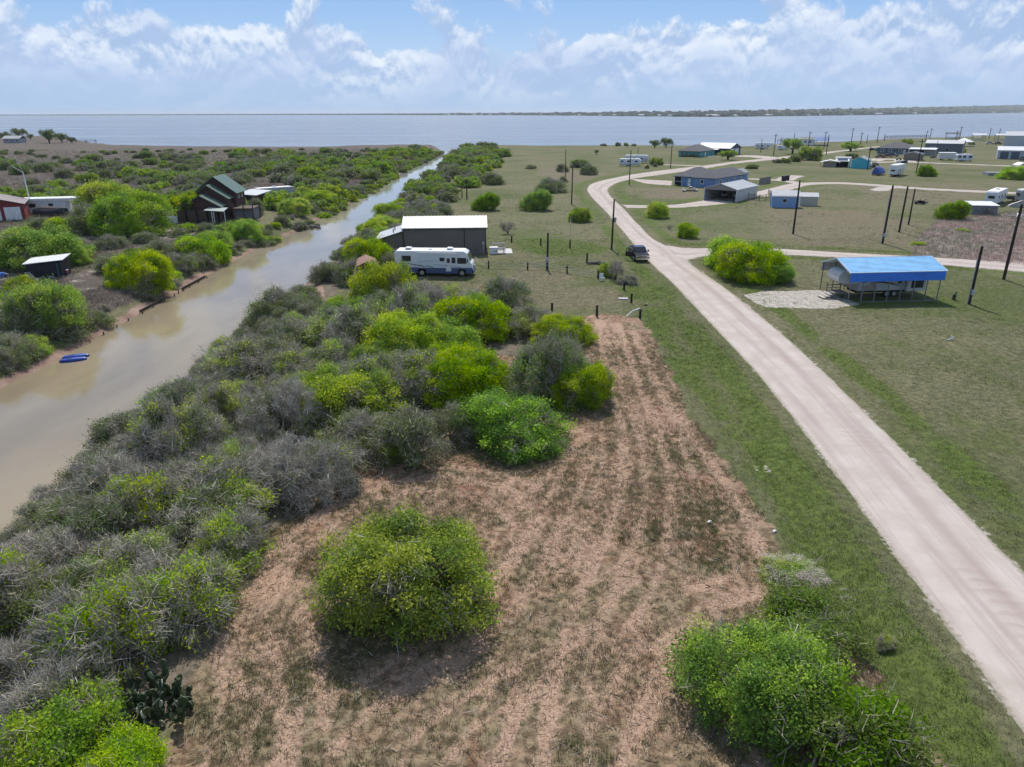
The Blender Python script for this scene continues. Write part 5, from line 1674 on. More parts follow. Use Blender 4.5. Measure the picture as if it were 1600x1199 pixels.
ribs(mb, (-.12, D + .1, E), (-.12, -.1, E), (L / 2, -.1, RG), (L / 2, D + .1, RG), 14); ribs(mb, (L + .12, D + .1, E), (L + .12, -.1, E), (L / 2, -.1, RG), (L / 2, D + .1, RG), 14)
part('roof', mb, ROOFB, t)
for x in (.0, L - .12):
    part('post', MB().box(x, x + .12, -.05, .05, -.1, E), CPW, t)
part('floor_slab', MB().box(.1, L - .1, .1, D - .1, -.12, .09), CONC, t)
MCO = t
for lx, ly, lab in ((2.2, 7.0, 'pale utility vehicle parked inside the open metal carport, left one'), (5.4, 6.6, 'pale utility vehicle parked inside the open metal carport, right one')):
    w_ = MCO.location + Matrix.Rotation(R(-38), 3, 'Z') @ Vector((lx, ly, .09))
    v = thing('utility_vehicle', lab, 'utility vehicle', w_, R(-128), 'vehicles inside the metal carport')
    bevel(part('body', MB().prism([(0, .45), (0, .95), (.9, 1.05), (1.2, .7), (2.2, .7), (2.3, 1.0), (3.1, 1.0), (3.1, .45)], 'y', -.7, .7).xf(Matrix.Rotation(R(180), 4, 'Z')), paint('utility_sand', (.45, .43, .38), .5), v), .04)
    part('roll_cage', MB().tube([(-.9, -.6, 1.0), (-1.1, -.6, 1.85), (-2.2, -.6, 1.85), (-2.3, -.6, .9)], .04).tube([(-.9, .6, 1.0), (-1.1, .6, 1.85), (-2.2, .6, 1.85), (-2.3, .6, .9)], .04), STEEL, v)
    part('canopy', MB().box(-2.3, -1.0, -.65, .65, 1.86, 1.93), STEEL, v)
    for x in (-.6, -2.5):
        for y in (-.7, .7):
            part('wheel', MB().disc((x, y, .34), .34, 'y', .25, 14), BLACKT, v)

t = thing('storage_shed', 'small blue and white shed between the blue house and the metal carport', 'shed', at(1136, 283.5), RH)
gable(t, 3.6, 7.0, 2.3, 3.3, paint('pale_blue', (.22, .36, .50), .6), ROOFW, 'y', .12, 8)
door(t, 'F', 3.6, 7, 1.0, 1.6, 1.9, paint('pale_blue2', (.30, .42, .55), .6), frame=TRIM)

TEAL = paint('house_teal', (.045, .28, .27), .6, 0, .06, .6)
t = thing('teal_house', 'teal house with grey hip roof near the bay, dark plants along its front', 'house', at(1060, 245.5), R(-38))
part('wall', MB().box(0, 10.2, 0, 17, -.15, 2.65), TEAL, t)
hip(t, 0, 10.2, 0, 17, 2.6, 5.3, SHING, .6)
for a in (1.2, 3.6, 7.0):
    window(t, 'F', 10.2, 17, a, .9, 1.1, 1.2, t=.1)
door(t, 'R', 10.2, 17, 6.5, 1.0, 2.1, TRIM)
for a in (2.5, 11.0):
    window(t, 'R', 10.2, 17, a, .9, 1.2, 1.2, t=.1)
part('porch_slab', MB().box(10.4, 13, 5, 12, -.2, .12), CONC, t)
for i in range(7):
    shrub(0, 0, 0, 'olive', f'{ordinal(i)} dark plant from the left along the front of the teal house', 1.25, world=tuple((t.location + Matrix.Rotation(R(-38), 3, 'Z') @ Vector((2.5 + i * 1.35, -1.1, 0)))[:2]), rad=random.uniform(.6, .95), group='dark plants along the teal house', name='garden_shrub')

NAVYW = paint('barn_navy', (.040, .065, .115), .55, 0, .05, .5)
RB = R(-40)
t = thing('barn', 'long dark blue barn with glaring white roof behind the teal house', 'barn', at_right(1139, 243.5, 17, RB), RB)
gable(t, 17, 13, 3.2, 5.3, NAVYW, ROOFB, 'x', .5, 26)
for a in (1.2, 6.6):
    door(t, 'R', 17, 13, a, 4.2, 2.9, WHITE, 'roll_up_door', panels=6)
for a in (2, 6, 10):
    part('roof_post', MB().box(a, a + .15, -2.0, -1.85, -.1, 2.6), TRIM, t)
part('porch_roof', MB().slab([(0, -2.3, 2.6), (12, -2.3, 2.6), (12, -.02, 3.05), (0, -.02, 3.05)], .08), GALV, t)
part('window', MB().box(13.5, 14.6, -.04, .02, 1.1, 2.0), GLASS, t)


def trailer(name, label, cat, loc, rz, L=8.5, W=2.45, H=2.95, fifth=False, wall=None, wins=((.8, .8, .6), (3.2, 1.1, .6), (6.2, 1.0, .6)), stripe=None, hmul=1, group=None, awning=False, back=True):
    t = thing(name, label, cat, loc, rz, group)
    wall = wall or RVW
    if fifth:
        p = [(0, .7), (0, H), (L - .8, H + .1), (L - .1, H - .5), (L, H - 1.0), (L - .4, 1.55), (L - 2.6, 1.45), (L - 2.6, .7)]
    else:
        p = [(0, .6), (.0, H - .25), (.25, H), (L - .3, H), (L, H - .5), (L + .05, 1.5), (L - .2, .6)]
    bevel(part('body', MB().prism(p, 'y', 0, W), wall, t), .08, 2)
    part('roof', MB().box(.3, L - .9, .08, W - .08, H - .01, H + .05 + (.08 if fifth else 0)), RVROOF, t)
    for x, w, h in wins:
        if x + w < L - .3:
            window(t, 'F', L, W, x, 1.55, w, h, STEEL)
            window(t, 'B', L, W, L - x - w, 1.55, w, h, STEEL)
    if back:
        window(t, 'L', L, W, .6, 1.6, 1.25, .6, STEEL)
    d_ = part('door', MB().box(L * .55, L * .55 + .65, -.03, .02, .75, 2.5), wall, t)
    part('handle', MB().box(L * .55 + .5, L * .55 + .56, -.05, -.02, 1.4, 1.5), STEEL, d_)
    part('stripe', MB().box(.1, L - (2.8 if fifth else .4), -.012, .003, 1.12, 1.28), stripe or GSTR, t)
    for x in (L * .36, L * .36 + .85):
        for y in (.14, W - .14):
            wheel(t, x, y, .35, .35, .22)
    part('air_conditioner', MB().prism([(L * .45, H), (L * .45 + .9, H), (L * .45 + .8, H + .3), (L * .45 + .1, H + .3)], 'y', .8, 1.6), WHITE, t)
    part('chassis', MB().box(.2, L - (2.5 if fifth else .3), .3, W - .3, .45, .72), DARK, t)
    part('jack', MB().box(L - .8, L - .7, .4, .5, 0, 1.5 if fifth else .7), STEEL, t)
    return t


trailer('travel_trailer', 'front white travel trailer of the pair on the lawn beyond the road bend', 'trailer', at(967, 260), R(-14), 8.4, H=2.75)
trailer('travel_trailer', 'rear white travel trailer of the pair, partly behind the other', 'trailer', at(976, 255.5), R(-10), 9.6, H=3.1)
t = thing('deck_frame', 'small dark timber deck frame at the right end of the two white trailers', 'deck', at(1003, 256), R(-10))
for x in (0, 1.4, 2.8):
    part('post', MB().box(x, x + .14, 0, .14, -.1, 2.6).box(x, x + .14, 2, 2.14, -.1, 2.6), GREYW, t)
part('deck', MB().box(0, 2.9, 0, 2.1, .6, .7).box(0, 2.9, 0, .1, 1.5, 1.6), GREYW, t)

trailer('fifth_wheel_trailer', 'white fifth wheel trailer on the shore lot right of the white roofed barn', 'trailer', at(1180, 234), R(-8), 9.6, H=3.3, fifth=True, awning=True)
trailer('travel_trailer', 'small white trailer behind the flat-crowned tree', 'trailer', at(1214, 235.5), R(-8), 5.5, H=2.4, wins=((.8, .8, .5),))

# ---- sheds in the field right of the metal carport
SHB = paint('shed_blue', (.21, .34, .56), .6, 0, .06, 1.5)
t = thing('blue_shed', 'light blue shed with white metal roof behind the tall black pole', 'shed', at(1205, 325.5), R(-12))
gable(t, 5.6, 3.4, 2.55, 3.5, SHB, ROOFB, 'x', .15, 12)
door(t, 'L', 5.6, 3.4, .9, 1.2, 2.0, paint('royal_blue', (.03, .08, .38), .5), frame=TRIM)
part('fascia', MB().box(-.15, 5.75, -.2, -.155, 2.3, 2.55), TRIM, t)
window(t, 'F', 5.6, 3.4, 2.2, 1.1, .9, .8)
CREAM = paint('shed_cream', (.46, .44, .37), .6, 0, .06, 1.5)
t = thing('cream_shed', 'cream coloured little shed with white roof right of the blue shed', 'shed', at(1249, 322.5), R(-14))
gable(t, 3.7, 2.8, 2.0, 2.7, CREAM, ROOFB, 'x', .12, 8)
door(t, 'R', 3.7, 2.8, .7, 1.3, 1.7, CREAM, frame=STEEL)

TEALS = paint('shed_turquoise', (.065, .42, .52), .55, 0, .05, 1.0)
t = thing('turquoise_shed', 'turquoise shed with white barrel roof among trailers', 'shed', at(1329, 264), R(-32))
gable(t, 5.4, 9.0, 2.9, 4.0, TEALS, ROOFB, 'y', .15, 8)
door(t, 'R', 5.4, 9, 1.2, 1.4, 2.1, TRIM)
t = thing('white_shed', 'white shed with dark open front and solar panel roof left of the turquoise shed', 'shed', at(1305, 262), R(-20))
part('wall', MB().box(0, 5.2, 1.8, 5.5, -.1, 3.3), WHITE, t)
part('painted_porch_opening', MB().box(.1, 4.4, 1.72, 1.81, 0, 2.1), DARK, t)  # black panel on the solid wall, paints the shade under the porch
part('roof', MB().slab([(-.2, 1.6, 3.35), (5.4, 1.6, 3.35), (5.4, 5.7, 3.55), (-.2, 5.7, 3.55)], .1), ROOFW, t)
sp = part('porch_roof', MB().slab([(-.2, -.3, 2.2), (4.6, -.3, 2.2), (4.6, 1.7, 3.2), (-.2, 1.7, 3.2)], .06), CPW, t)
part('solar_panel', MB().slab([(.5, .1, 2.49), (4.0, .1, 2.49), (4.0, 1.3, 3.09), (.5, 1.3, 3.09)], .03), paint('solar', (.06, .08, .13), .15), sp)
for x in (0, 4.4):
    part('post', MB().box(x, x + .1, -.2, -.1, -.1, 2.2), TRIM, t)
t = thing('awning_shed', 'tan open sided shed with white peaked awning, leftmost of the shed row', 'shed', at(1284, 262), R(-25))
part('wall', MB().box(.3, 4.6, .6, 4.8, -.1, 1.9), paint('shed_tan', (.28, .25, .20), .7), t)
part('awning', MB().slab([(-.8, -.2, 1.9), (2.6, -.2, 2.7), (2.6, 5, 2.7), (-.8, 5, 1.9)], .05).slab([(2.6, -.2, 2.7), (6.2, -.2, 1.95), (6.2, 5, 1.95), (2.6, 5, 2.7)], .05), CPW, t)
for x, y in ((-.7, -.1), (6.1, -.1), (6.1, 4.9), (-.7, 4.9)):
    part('post', MB().box(x, x + .08, y, y + .08, -.1, 1.95), GREYW, t)
trailer('fifth_wheel_trailer', 'white fifth wheel trailer seen from behind, next to the blue tarp', 'trailer', at(1400, 277.5), R(50), 11, H=3.5, fifth=True, stripe=STEEL)
TARP = paint('blue_tarp', (.045, .10, .38), .5, 0, .25, 2.0, bump=.5, bscale=3)
t = thing('covered_boat', 'boat on a trailer wrapped in a blue tarp', 'boat', at(1367, 275), R(40))
mb = MB()
ring = [(-1.35, .55), (-1.3, 1.5), (-.7, 2.5), (0, 2.9), (.7, 2.5), (1.3, 1.5), (1.35, .55)]
secs = [(0, .80, .9), (1.6, 1.0, 1.0), (3.6, .95, .86), (5.4, .55, .66), (6.4, .12, .50)]
vs = [(x, y * sy, .55 + (z - .55) * sz) for x, sy, sz in secs for y, z in ring]
n_ = len(ring)
fs = [(i * n_ + k, i * n_ + k + 1, (i + 1) * n_ + k + 1, (i + 1) * n_ + k) for i in range(len(secs) - 1) for k in range(n_ - 1)] + [tuple(range(n_))]
part('tarp', mb.add(vs, fs), TARP, t)
part('trailer_frame', MB().box(-.5, 7.6, -.08, .08, .35, .5).box(-.5, 2.5, -1.1, 1.1, .4, .54), STEEL, t)
for y in (-1.1, 1.1):
    wheel(t, .9, y, .34, .34, .22)

SLATE = paint('house_slate', (.105, .145, .195), .6, 0, .05, .6)
t = thing('slate_blue_house', 'slate blue house with wide grey hip roof and white window frames', 'house', at(1370, 240.5), R(-36))
part('wall', MB().box(0, 16, 0, 12, -.15, 2.75), SLATE, t)
hip(t, 0, 16, 0, 12, 2.7, 5.4, SHING, .6)
for a in (1.6, 5.2, 9.6, 13.8):
    window(t, 'F', 16, 12, a, .8, 1.3, 1.5, t=.2)
door(t, 'F', 16, 12, 11.6, 1.0, 2.1, WHITE)
for a in (2, 7):
    window(t, 'R', 16, 12, a, .9, 1.2, 1.3, t=.15)
part('plumbing_vent', MB().disc((9, 7, 5.0), .12, 'z', .7, 8), STEEL, t)

TANB = paint('tan_box', (.33, .31, .28), .6)
t = thing('lean_to_shed', 'flat roofed tan shed joined to the right of the slate blue house', 'shed', at(1419, 243), R(-36))
part('wall', MB().box(0, 11, .8, 6, -.1, 2.8), TANB, t)
part('roof', MB().slab([(-.3, -.6, 2.75), (11.3, -.6, 2.75), (11.3, 6.3, 3.2), (-.3, 6.3, 3.2)], .12), CPW, t)
part('painted_opening', MB().box(.4, 6.5, .74, .81, 0, 2.2), DARK, t)  # black panel on the solid wall, paints a shaded interior
part('post', MB().box(.1, .2, -.5, -.4, -.1, 2.7).box(6.6, 6.7, -.5, -.4, -.1, 2.7), TRIM, t)
t = thing('brown_shed', 'brown metal shed with pale roof in front of the flat roofed tan shed', 'shed', at(1411, 251), R(-36))
gable(t, 6.6, 7.5, 2.7, 3.5, paint('shed_brown', (.18, .155, .125), .6), GALV, 'y', .2, 8)
door(t, 'R', 6.6, 7.5, 2.2, 1.4, 2.1, DARK)
BIGG = paint('metal_grey', (.135, .145, .165), .5, .1, .05, .5)
t = thing('metal_building', 'big grey metal building with glaring white roof near the pier', 'building', at(1443, 241), R(-36))
gable(t, 16, 9, 5.0, 6.4, BIGG, ROOFB, 'x', .2, 18)
door(t, 'F', 16, 9, 2, 3.2, 3.4, GALV, 'roll_up_door', panels=7)
door(t, 'R', 16, 9, 3, 3, 3.2, GALV, 'roll_up_door', panels=7)
window(t, 'F', 16, 9, 9, 1.4, 1.4, 1.2)
t = thing('pavilion', 'open pavilion with white pyramid roof right of the big grey metal building', 'pavilion', at(1490, 229.5), R(-36))
hip(t, 0, 8.5, 0, 8.5, 2.7, 4.9, CPW, .6)
for x in (.2, 4.2, 8.2):
    for y in (.2, 8.2):
        part('post', MB().box(x, x + .18, y, y + .18, -.1, 2.62), TRIM, t)
t = thing('cargo_trailer', 'plain white box trailer parked at the far lane', 'trailer', at(1467, 251), R(-8))
part('body', MB().box(0, 6.6, 0, 2.4, .55, 3.0), paint('box_white', (.60, .60, .57), .5), t)
part('roof', MB().slab([(-.1, -.1, 3.08), (6.7, -.1, 3.08), (6.7, 2.5, 3.2), (-.1, 2.5, 3.2)], .1), WHITE, t)
for x in (1.5, 5.0):
    wheel(t, x, .1, .34, .34, .22); wheel(t, x, 2.3, .34, .34, .22)
trailer('camper', 'old white camper with dark windows right of the plain white box trailer', 'camper', at(1494, 253), R(-14), 6.0, H=2.9, wins=((.4, 1.2, .8), (2.2, 1.2, .8), (4.4, 1.2, .8)))
GARG = paint('garage_grey', (.42, .44, .47), .6, 0, .05, .5)
t = thing('garage', 'pale grey garage with two dark roll-up doors at the right edge', 'garage', at(1557, 249), R(-30))
gable(t, 15, 9, 3.7, 5.1, GARG, CPW, 'x', .35, 14)
for a in (.9, 4.9):
    door(t, 'F', 15, 9, a, 3.2, 3.1, paint('door_slate', (.10, .12, .155), .5), 'roll_up_door', panels=8, frame=TRIM)
window(t, 'F', 15, 9, 10, 1.2, 1.2, 1.1)
t = thing('warehouse', 'large white metal warehouse at the right edge on the shore', 'warehouse', at(1567, 229), R(-34))
gable(t, 24, 16, 6.0, 8.2, paint('warehouse_white', (.50, .52, .54), .5, 0, .05, .4), GALV, 'x', .25, 20)
door(t, 'F', 24, 16, 4, 4, 4.2, GALV, 'roll_up_door', panels=8)
door(t, 'L', 24, 16, 4, 1.0, 2.1, WHITE)
t = thing('raised_beach_house', 'house with dark green roof and blue roofed porch at the water', 'house', at(1250, 228), R(-25))
part('wall', MB().box(0, 8, 0, 6, .4, 3.6), WHITE, t)
gr_ = MB().slab([(-.4, -.4, 3.6), (8.4, -.4, 3.6), (8.4, 3, 4.9), (-.4, 3, 4.9)], .12).slab([(-.4, 3, 4.9), (8.4, 3, 4.9), (8.4, 6.4, 3.6), (-.4, 6.4, 3.6)], .12)
part('roof', gr_, paint('dark_green_roof', (.035, .06, .05), .5), t)
window(t, 'F', 8, 6, 2.2, 1.7, 1.2, 1.1); window(t, 'F', 8, 6, 5, 1.7, 1.2, 1.1)
part('porch_roof', MB().slab([(7.2, -1.6, 3.4), (16, -1.6, 3.2), (16, 2.6, 5.0), (8.2, 2.6, 5.1)], .12).slab([(8.2, 2.6, 5.1), (16, 2.6, 5.0), (16, 6.8, 3.4), (8.5, 6.8, 3.6)], .12), paint('porch_blue', (.06, .14, .36), .4), t)
for x, y in ((9, -1.3), (12, -1.3), (15.6, -1.3), (15.6, 6.4), (9, 6.4)):
    part('post', MB().box(x, x + .2, y, y + .2, -.1, 3.4), TRIM, t)
part('deck', MB().box(8.2, 15.8, -1.4, 6.6, .3, .45), GREYW, t)

# ---- the two low buildings at the purple-brown mound
GPL = paint('grey_planks', (.22, .215, .225), .8, 0, .2, 2.0, bump=.3)
t = thing('plank_shed', 'grey plank shed with pale lean-to roof at the purple-brown mound', 'shed', at(1517, 336.5), R(-12))
part('wall', MB().prism([(0, -.1), (4.2, -.1), (4.2, 2.0), (0, 1.75)], 'x', 0, 4.7), GPL, t)
for k in range(12):
    part('plank', MB().box(.02 + k * .39, .385 + k * .39, -.03, -.003, .0, 1.68 + .03 * (k % 3 == 0)), GPL, t)
part('roof', MB().slab([(-.2, -.25, 1.84), (4.9, -.25, 1.84), (4.9, 4.4, 2.2), (-.2, 4.4, 2.2)], .08), CPW, t)
trailer('fifth_wheel_trailer', 'white trailer with dark rear windows behind the grey plank shed', 'trailer', at(1556, 323), R(48), 11.5, H=3.1, wins=((1.0, .9, .6), (4.4, 1.0, .6), (8.4, .9, .6)))
trailer('travel_trailer', 'grey trailer cut by the right edge beyond the plank shed', 'trailer', at(1593, 318.5), R(-5), 7.0, H=3.0, wall=paint('trailer_grey', (.36, .36, .38), .5))
t = thing('ramp', 'pale concrete boat ramp piece lying right of the white trailer', 'ramp', at(1577, 324), R(-20))
part('body', MB().prism([(0, 0), (0, .25), (2.2, 1.3), (3.6, 1.5), (3.6, 0)], 'y', 0, 1.6), CONC, t)
part('kerb', MB().prism([(0, .25), (0, .45), (2.2, 1.5), (3.6, 1.7), (3.6, 1.5), (2.2, 1.3)], 'y', -.15, 0), CONC, t)
t = thing('flat_trailer', 'low dark flat trailer between the white trailer and the grey trailer', 'trailer', at(1573, 316), R(-15))
part('bed', MB().box(0, 4, 0, 1.9, .55, .68), STEEL, t)
part('rail', MB().box(0, 4, 0, .08, .68, 1.2).box(0, 4, 1.82, 1.9, .68, 1.2), STEEL, t)
for x in (1.3, 2.2):
    wheel(t, x, .0, .34, .34, .2)
t = thing('rubble_pile', 'white broken pipes and slabs piled at the right edge below the grey trailer', 'rubble', at(1597, 340))
for i in range(11):
    x, y = random.uniform(-1.8, 1.8), random.uniform(-1.2, 1.2)
    part('slab_piece', MB().box(-.5, .5, -.12, .12, 0, .14).xf(Matrix.Translation((x, y, random.uniform(.0, .5))) @ Matrix.Rotation(random.uniform(0, 6), 4, 'Z') @ Matrix.Rotation(random.uniform(-.4, .4), 4, 'Y')), WHITE, t)
t = thing('slab_foundation', 'low grey concrete platform in the field near the right edge', 'platform', at(1544, 275.5), R(-12))
part('deck', MB().box(0, 9, 0, 5, -.1, .9), paint('old_concrete', (.27, .27, .29), .9, var=.15), t)
part('edge', MB().box(-.06, 9.06, -.06, 0, .72, .96), CONC, t)
t = thing('small_dome', 'white canopy tent at the right edge by the bright shrub', 'tent', at(1590, 266), R(-10))
part('cover', MB().slab([(0, 0, 1.5), (1.8, 0, 2.4), (1.8, 5, 2.4), (0, 5, 1.5)], .05).slab([(1.8, 0, 2.4), (3.6, 0, 1.5), (3.6, 5, 1.5), (1.8, 5, 2.4)], .05), WHITE, t)
for x, y in ((0, 0), (3.5, 0), (0, 4.9), (3.5, 4.9)):
    part('post', MB().box(x, x + .08, y, y + .08, -.1, 1.5), GALV, t)
t = thing('scrap_heap', 'dark heap of scrap with a tangle of bars in the brown field', 'scrap', at(1438, 320))
mb = MB()
for i in range(16):
    a = Vector((random.uniform(-1.4, 1.4), random.uniform(-.8, .8), random.uniform(0, .3)))
    mb.tube([a, a + Vector((random.uniform(-1.2, 1.2), random.uniform(-.8, .8), random.uniform(.2, 1.1)))], .06, 5)
part('bars', mb, STEEL, t)
for x in (-1.0, .7):
    part('wheel', MB().disc((x, 0, .32), .33, 'y', .25, 14), BLACKT, t)
part('block', MB().prism([(-.9, .2), (.8, .15), (.5, .75), (-.6, .9)], 'y', -.4, .4), DARK, t)

# ------------------------------------------------------------------ left bank
RL = R(25)
GARR = paint('garage_red', (.21, .035, .03), .7, 0, .08, 1.0)
t = thing('red_garage', 'red garage with white doors at the left edge', 'garage', at(42, 346.5), R(60))
D = 9.0; L = 14.0
# gable end faces the camera's right; ridge runs along the local y axis
t.location = at(42, 346.5) - Matrix.Rotation(R(28), 3, 'Z') @ Vector((L, 0, 0)); t.rotation_euler = (0, 0, R(28))
gable(t, L, D, 3.1, 5.0, GARR, paint('roof_pink', (.42, .36, .34), .6), 'y', .35, 8)
for a in (.4, 3.9, 7.4, 10.7):
    door(t, 'F', L, D, a, 2.7, 2.55, WHITE, 'garage_door', panels=5)
t = thing('office_trailer', 'long white flat roofed trailer building behind the white pole', 'trailer building', at(36, 338), R(12))
part('wall', MB().box(0, 8.6, 0, 3.4, .1, 3.0), WHITE, t)
part('roof', MB().box(-.15, 11.2, -.2, 3.6, 3.005, 3.15).box(-.15, 11.2, -.2, -.16, 2.6, 3.0), TRIM, t)
part('porch_post', MB().box(9.9, 10.05, 0, .15, -.1, 3.0).box(11.0, 11.15, 0, .15, -.1, 3.0), TRIM, t)
window(t, 'F', 8.6, 3.4, 1.5, 1.3, 1.4, .9); window(t, 'F', 8.6, 3.4, 5.2, 1.3, 1.0, .9)
door(t, 'F', 8.6, 3.4, 7.2, .9, 2.0, WHITE, z=.2)
t = thing('covered_boat', 'boat under a dark grey cover in front of the white trailer building', 'boat', at(56, 341), R(14))
vs = [(x, y * sy, .5 + (z - .5) * sz * .62) for x, sy, sz in [(0, .8, .8), (1.6, 1.0, 1.0), (3.6, .95, .9), (5.4, .6, .8), (6.2, .12, .6)] for y, z in ring]
part('cover', MB().add(vs, fs), paint('dark_tarp', (.035, .034, .04), .7), t)
part('trailer_frame', MB().box(-.5, 7.2, -.08, .08, .3, .45), STEEL, t)
wheel(t, 1.2, -1.05, .32, .32, .22)

GRN = paint('green_metal_roof', (.115, .185, .15), .4, .05, .06, .8, dirt=.08)
REDH = paint('house_red', (.075, .034, .030), .75, 0, .12, 1.0)
BRNH = paint('porch_brown', (.11, .075, .055), .8)
RG_ = R(2)
t = thing('green_roofed_house', 'dark red house with three stacked green metal roofs beside the canal', 'house', at(293, 349), RG_)
t.scale = (.92, .92, .92)
L, D = 9.6, 9.0


def shed_gable(par, x0, x1, y0, y1, eave, ridge, peak, wm, rm, ov=.5, seams=10, base=-.15):
    w = MB().prism([(x0, base), (x1, base), (x1, eave[1]), (peak, ridge), (x0, eave[0])], 'y', y0, y1)
    part('wall', w, wm, par)
    sl = (ridge - eave[0]) / (peak - x0); sr = (ridge - eave[1]) / (x1 - peak)
    A = (x0 - ov, y0 - ov, eave[0] - sl * ov + .12); Bp = (peak, y0 - ov, ridge + .12); Cc = (x1 + ov, y0 - ov, eave[1] - sr * ov + .12)
    A2, B2, C2 = [(p[0], y1 + ov, p[2]) for p in (A, Bp, Cc)]
    r = MB().slab([A, Bp, B2, A2], .11).slab([Bp, Cc, C2, B2], .11)
    ribs(r, A, A2, B2, Bp, seams, .05, .03); ribs(r, C2, Cc, Bp, B2, seams, .05, .03)
    return part('roof', r, rm, par)


shed_gable(t, .4, 9.0, 5.4, 11.5, (5.4, 5.5), 8.6, 4.9, REDH, GRN, .55)
shed_gable(t, .2, 8.2, 2.4, 5.39, (4.4, 4.5), 7.1, 4.2, REDH, GRN, .45)
shed_gable(t, .0, 7.5, -.8, 2.39, (3.2, 3.2), 5.3, 3.7, REDH, GRN, .45)
part('porch_wall', MB().box(-1.8, 7.6, -1.6, -.805, -.1, 2.4), BRNH, t)
for x in (-1.7, .6, 2.8, 5.0, 7.3):
    part('porch_post', MB().box(x, x + .2, -1.8, -1.605, -.1, 2.7), DARK, t)
part('porch_roof', MB().slab([(5.2, -3.8, 2.75), (9.2, -3.8, 2.5), (9.2, -.82, 2.9), (5.2, -.82, 3.0)], .1), paint('pale_green_roof', (.36, .42, .39), .4), t)
for x in (6.6, 7.0, 9.2):
    part('white_post', MB().box(x, x + .12, -3.6, -3.48, -.1, 2.6), TRIM, t)
part('trellis', MB().box(6.7, 7.1, -3.56, -3.52, .4, .48).box(6.7, 7.1, -3.56, -3.52, 1.2, 1.28).box(6.7, 7.1, -3.56, -3.52, 2.0, 2.08), TRIM, t)
part('chimney_pipe', MB().disc((4.4, 1.4, 5.0), .1, 'z', 1.4, 8), STEEL, t)
window(t, 'R', 9.0, 11.5, 7.2, 4.0, .8, 1.2, t=.1); window(t, 'R', 9.0, 11.5, 9.2, 4.0, .8, 1.2, t=.1)
part('deck', MB().box(9.1, 13.6, 1.5, 6.5, 2.3, 2.45), BRNH, t)
for x, y in ((9.2, 1.6), (13.4, 1.6), (13.4, 6.3), (11.4, 1.6)):
    part('deck_post', MB().box(x, x + .2, y, y + .2, -.1, 3.2), BRNH, t)
part('deck_railing', MB().box(9.1, 13.6, 1.45, 1.52, 3.15, 3.22).box(9.1, 13.6, 1.45, 1.52, 2.7, 2.76), BRNH, t)
part('screen_wall', MB().box(9.2, 13.4, 2.4, 6.4, -.1, 2.28), paint('grey_screen', (.20, .19, .20), .7), t)
trailer('motorhome', 'old grey motorhome behind the house with the green roofs', 'motorhome', at(404, 318.5), R(40), 9.5, H=3.2, wall=paint('old_rv', (.40, .40, .38), .6), wins=((1.0, 1.0, .6), (6, 1.2, .6)), back=True)
t = thing('lean_to_shed', 'low shed with pale roof between the green roofed house and the grey motorhome', 'shed', at(376, 322), R(-30))
part('wall', MB().box(0, 6, 0, 3.5, -.1, 2.5), REDH, t)
part('roof', MB().slab([(-.4, -.6, 2.5), (6.4, -.6, 2.5), (6.4, 4, 3.2), (-.4, 4, 3.2)], .1), GALV, t)
part('painted_opening', MB().box(.5, 4.6, -.04, .01, .1, 2.1), DARK, t)  # flat black panel, shade of the shed's inside put into colour
t = thing('crate', 'white crate under the trees left of the green roofed house', 'crate', at(252, 353.5), R(-4))
part('body', MB().box(0, 2.6, 0, 1.5, 0, 1.2), WHITE, t)
for x in (0, 1.25, 2.5):
    part('batten', MB().box(x, x + .1, -.04, 0, .02, 1.2), TRIM, t)
part('lid', MB().box(-.06, 2.66, -.08, 1.56, 1.2, 1.28), TRIM, t)
t = thing('lounge_chair', 'dark lounge chair on the bare yard before the green roofed house', 'chair', at(325, 348), R(-20))
part('seat', MB().slab([(0, 0, .45), (1.2, 0, .4), (1.2, .7, .4), (0, .7, .45)], .06), STEEL, t)
part('backrest', MB().slab([(1.2, 0, .4), (1.9, 0, 1.0), (1.9, .7, 1.0), (1.2, .7, .4)], .06), STEEL, t)
part('leg', MB().box(.1, .16, .05, .11, -.05, .42).box(.1, .16, .6, .66, -.05, .42).box(1.3, 1.36, .05, .11, -.05, .45).box(1.3, 1.36, .6, .66, -.05, .45), STEEL, t)
t = thing('fire_pit', 'small black fire pit left of the lounge chair', 'fire pit', at(314, 351))
part('bowl', MB().tube([(0, 0, .1), (0, 0, .45)], [.45, .7], 12), DARK, t)
part('rim', MB().tube([(0, 0, .45), (0, 0, .5)], .74, 12), STEEL, t)

BLK = paint('black_tarp', (.014, .014, .020), .55, 0, .2, 1.5)
t = thing('black_shed', 'black walled shed with white slanted roof in the shrubs on the left bank', 'shed', at(45, 438), R(12))
part('wall', MB().prism([(0, -.1), (2.6, -.1), (2.6, 2.2), (0, 1.95)], 'x', 0, 4.2), BLK, t)
part('roof', MB().slab([(-.25, -.25, 2.02), (4.5, -.25, 2.40), (4.5, 2.9, 2.66), (-.25, 2.9, 2.28)], .09), WHITE, t)
part('green_board', MB().box(3.55, 3.8, -.05, -.003, .0, 2.0), paint('green_board', (.03, .09, .075), .6), t)
part('side_frame', MB().box(4.1, 4.2, -.04, .0, .0, 2.1), STEEL, t)
t = thing('water_tank', 'round white plastic water tank at the left edge in front of the black shed', 'tank', at(10, 464))
part('body', smooth_mb := MB().tube([(0, 0, 0), (0, 0, .15), (0, 0, .75), (0, 0, .9)], [.85, .9, .9, .8], 20), WHITE, t)
part('lid', MB().tube([(0, 0, .9), (0, 0, 1.0)], [.62, .55], 16), TRIM, t)
t = thing('ladder', 'white ladder rack leaning at the left corner of the black shed', 'ladder', at(42, 440), R(-35))
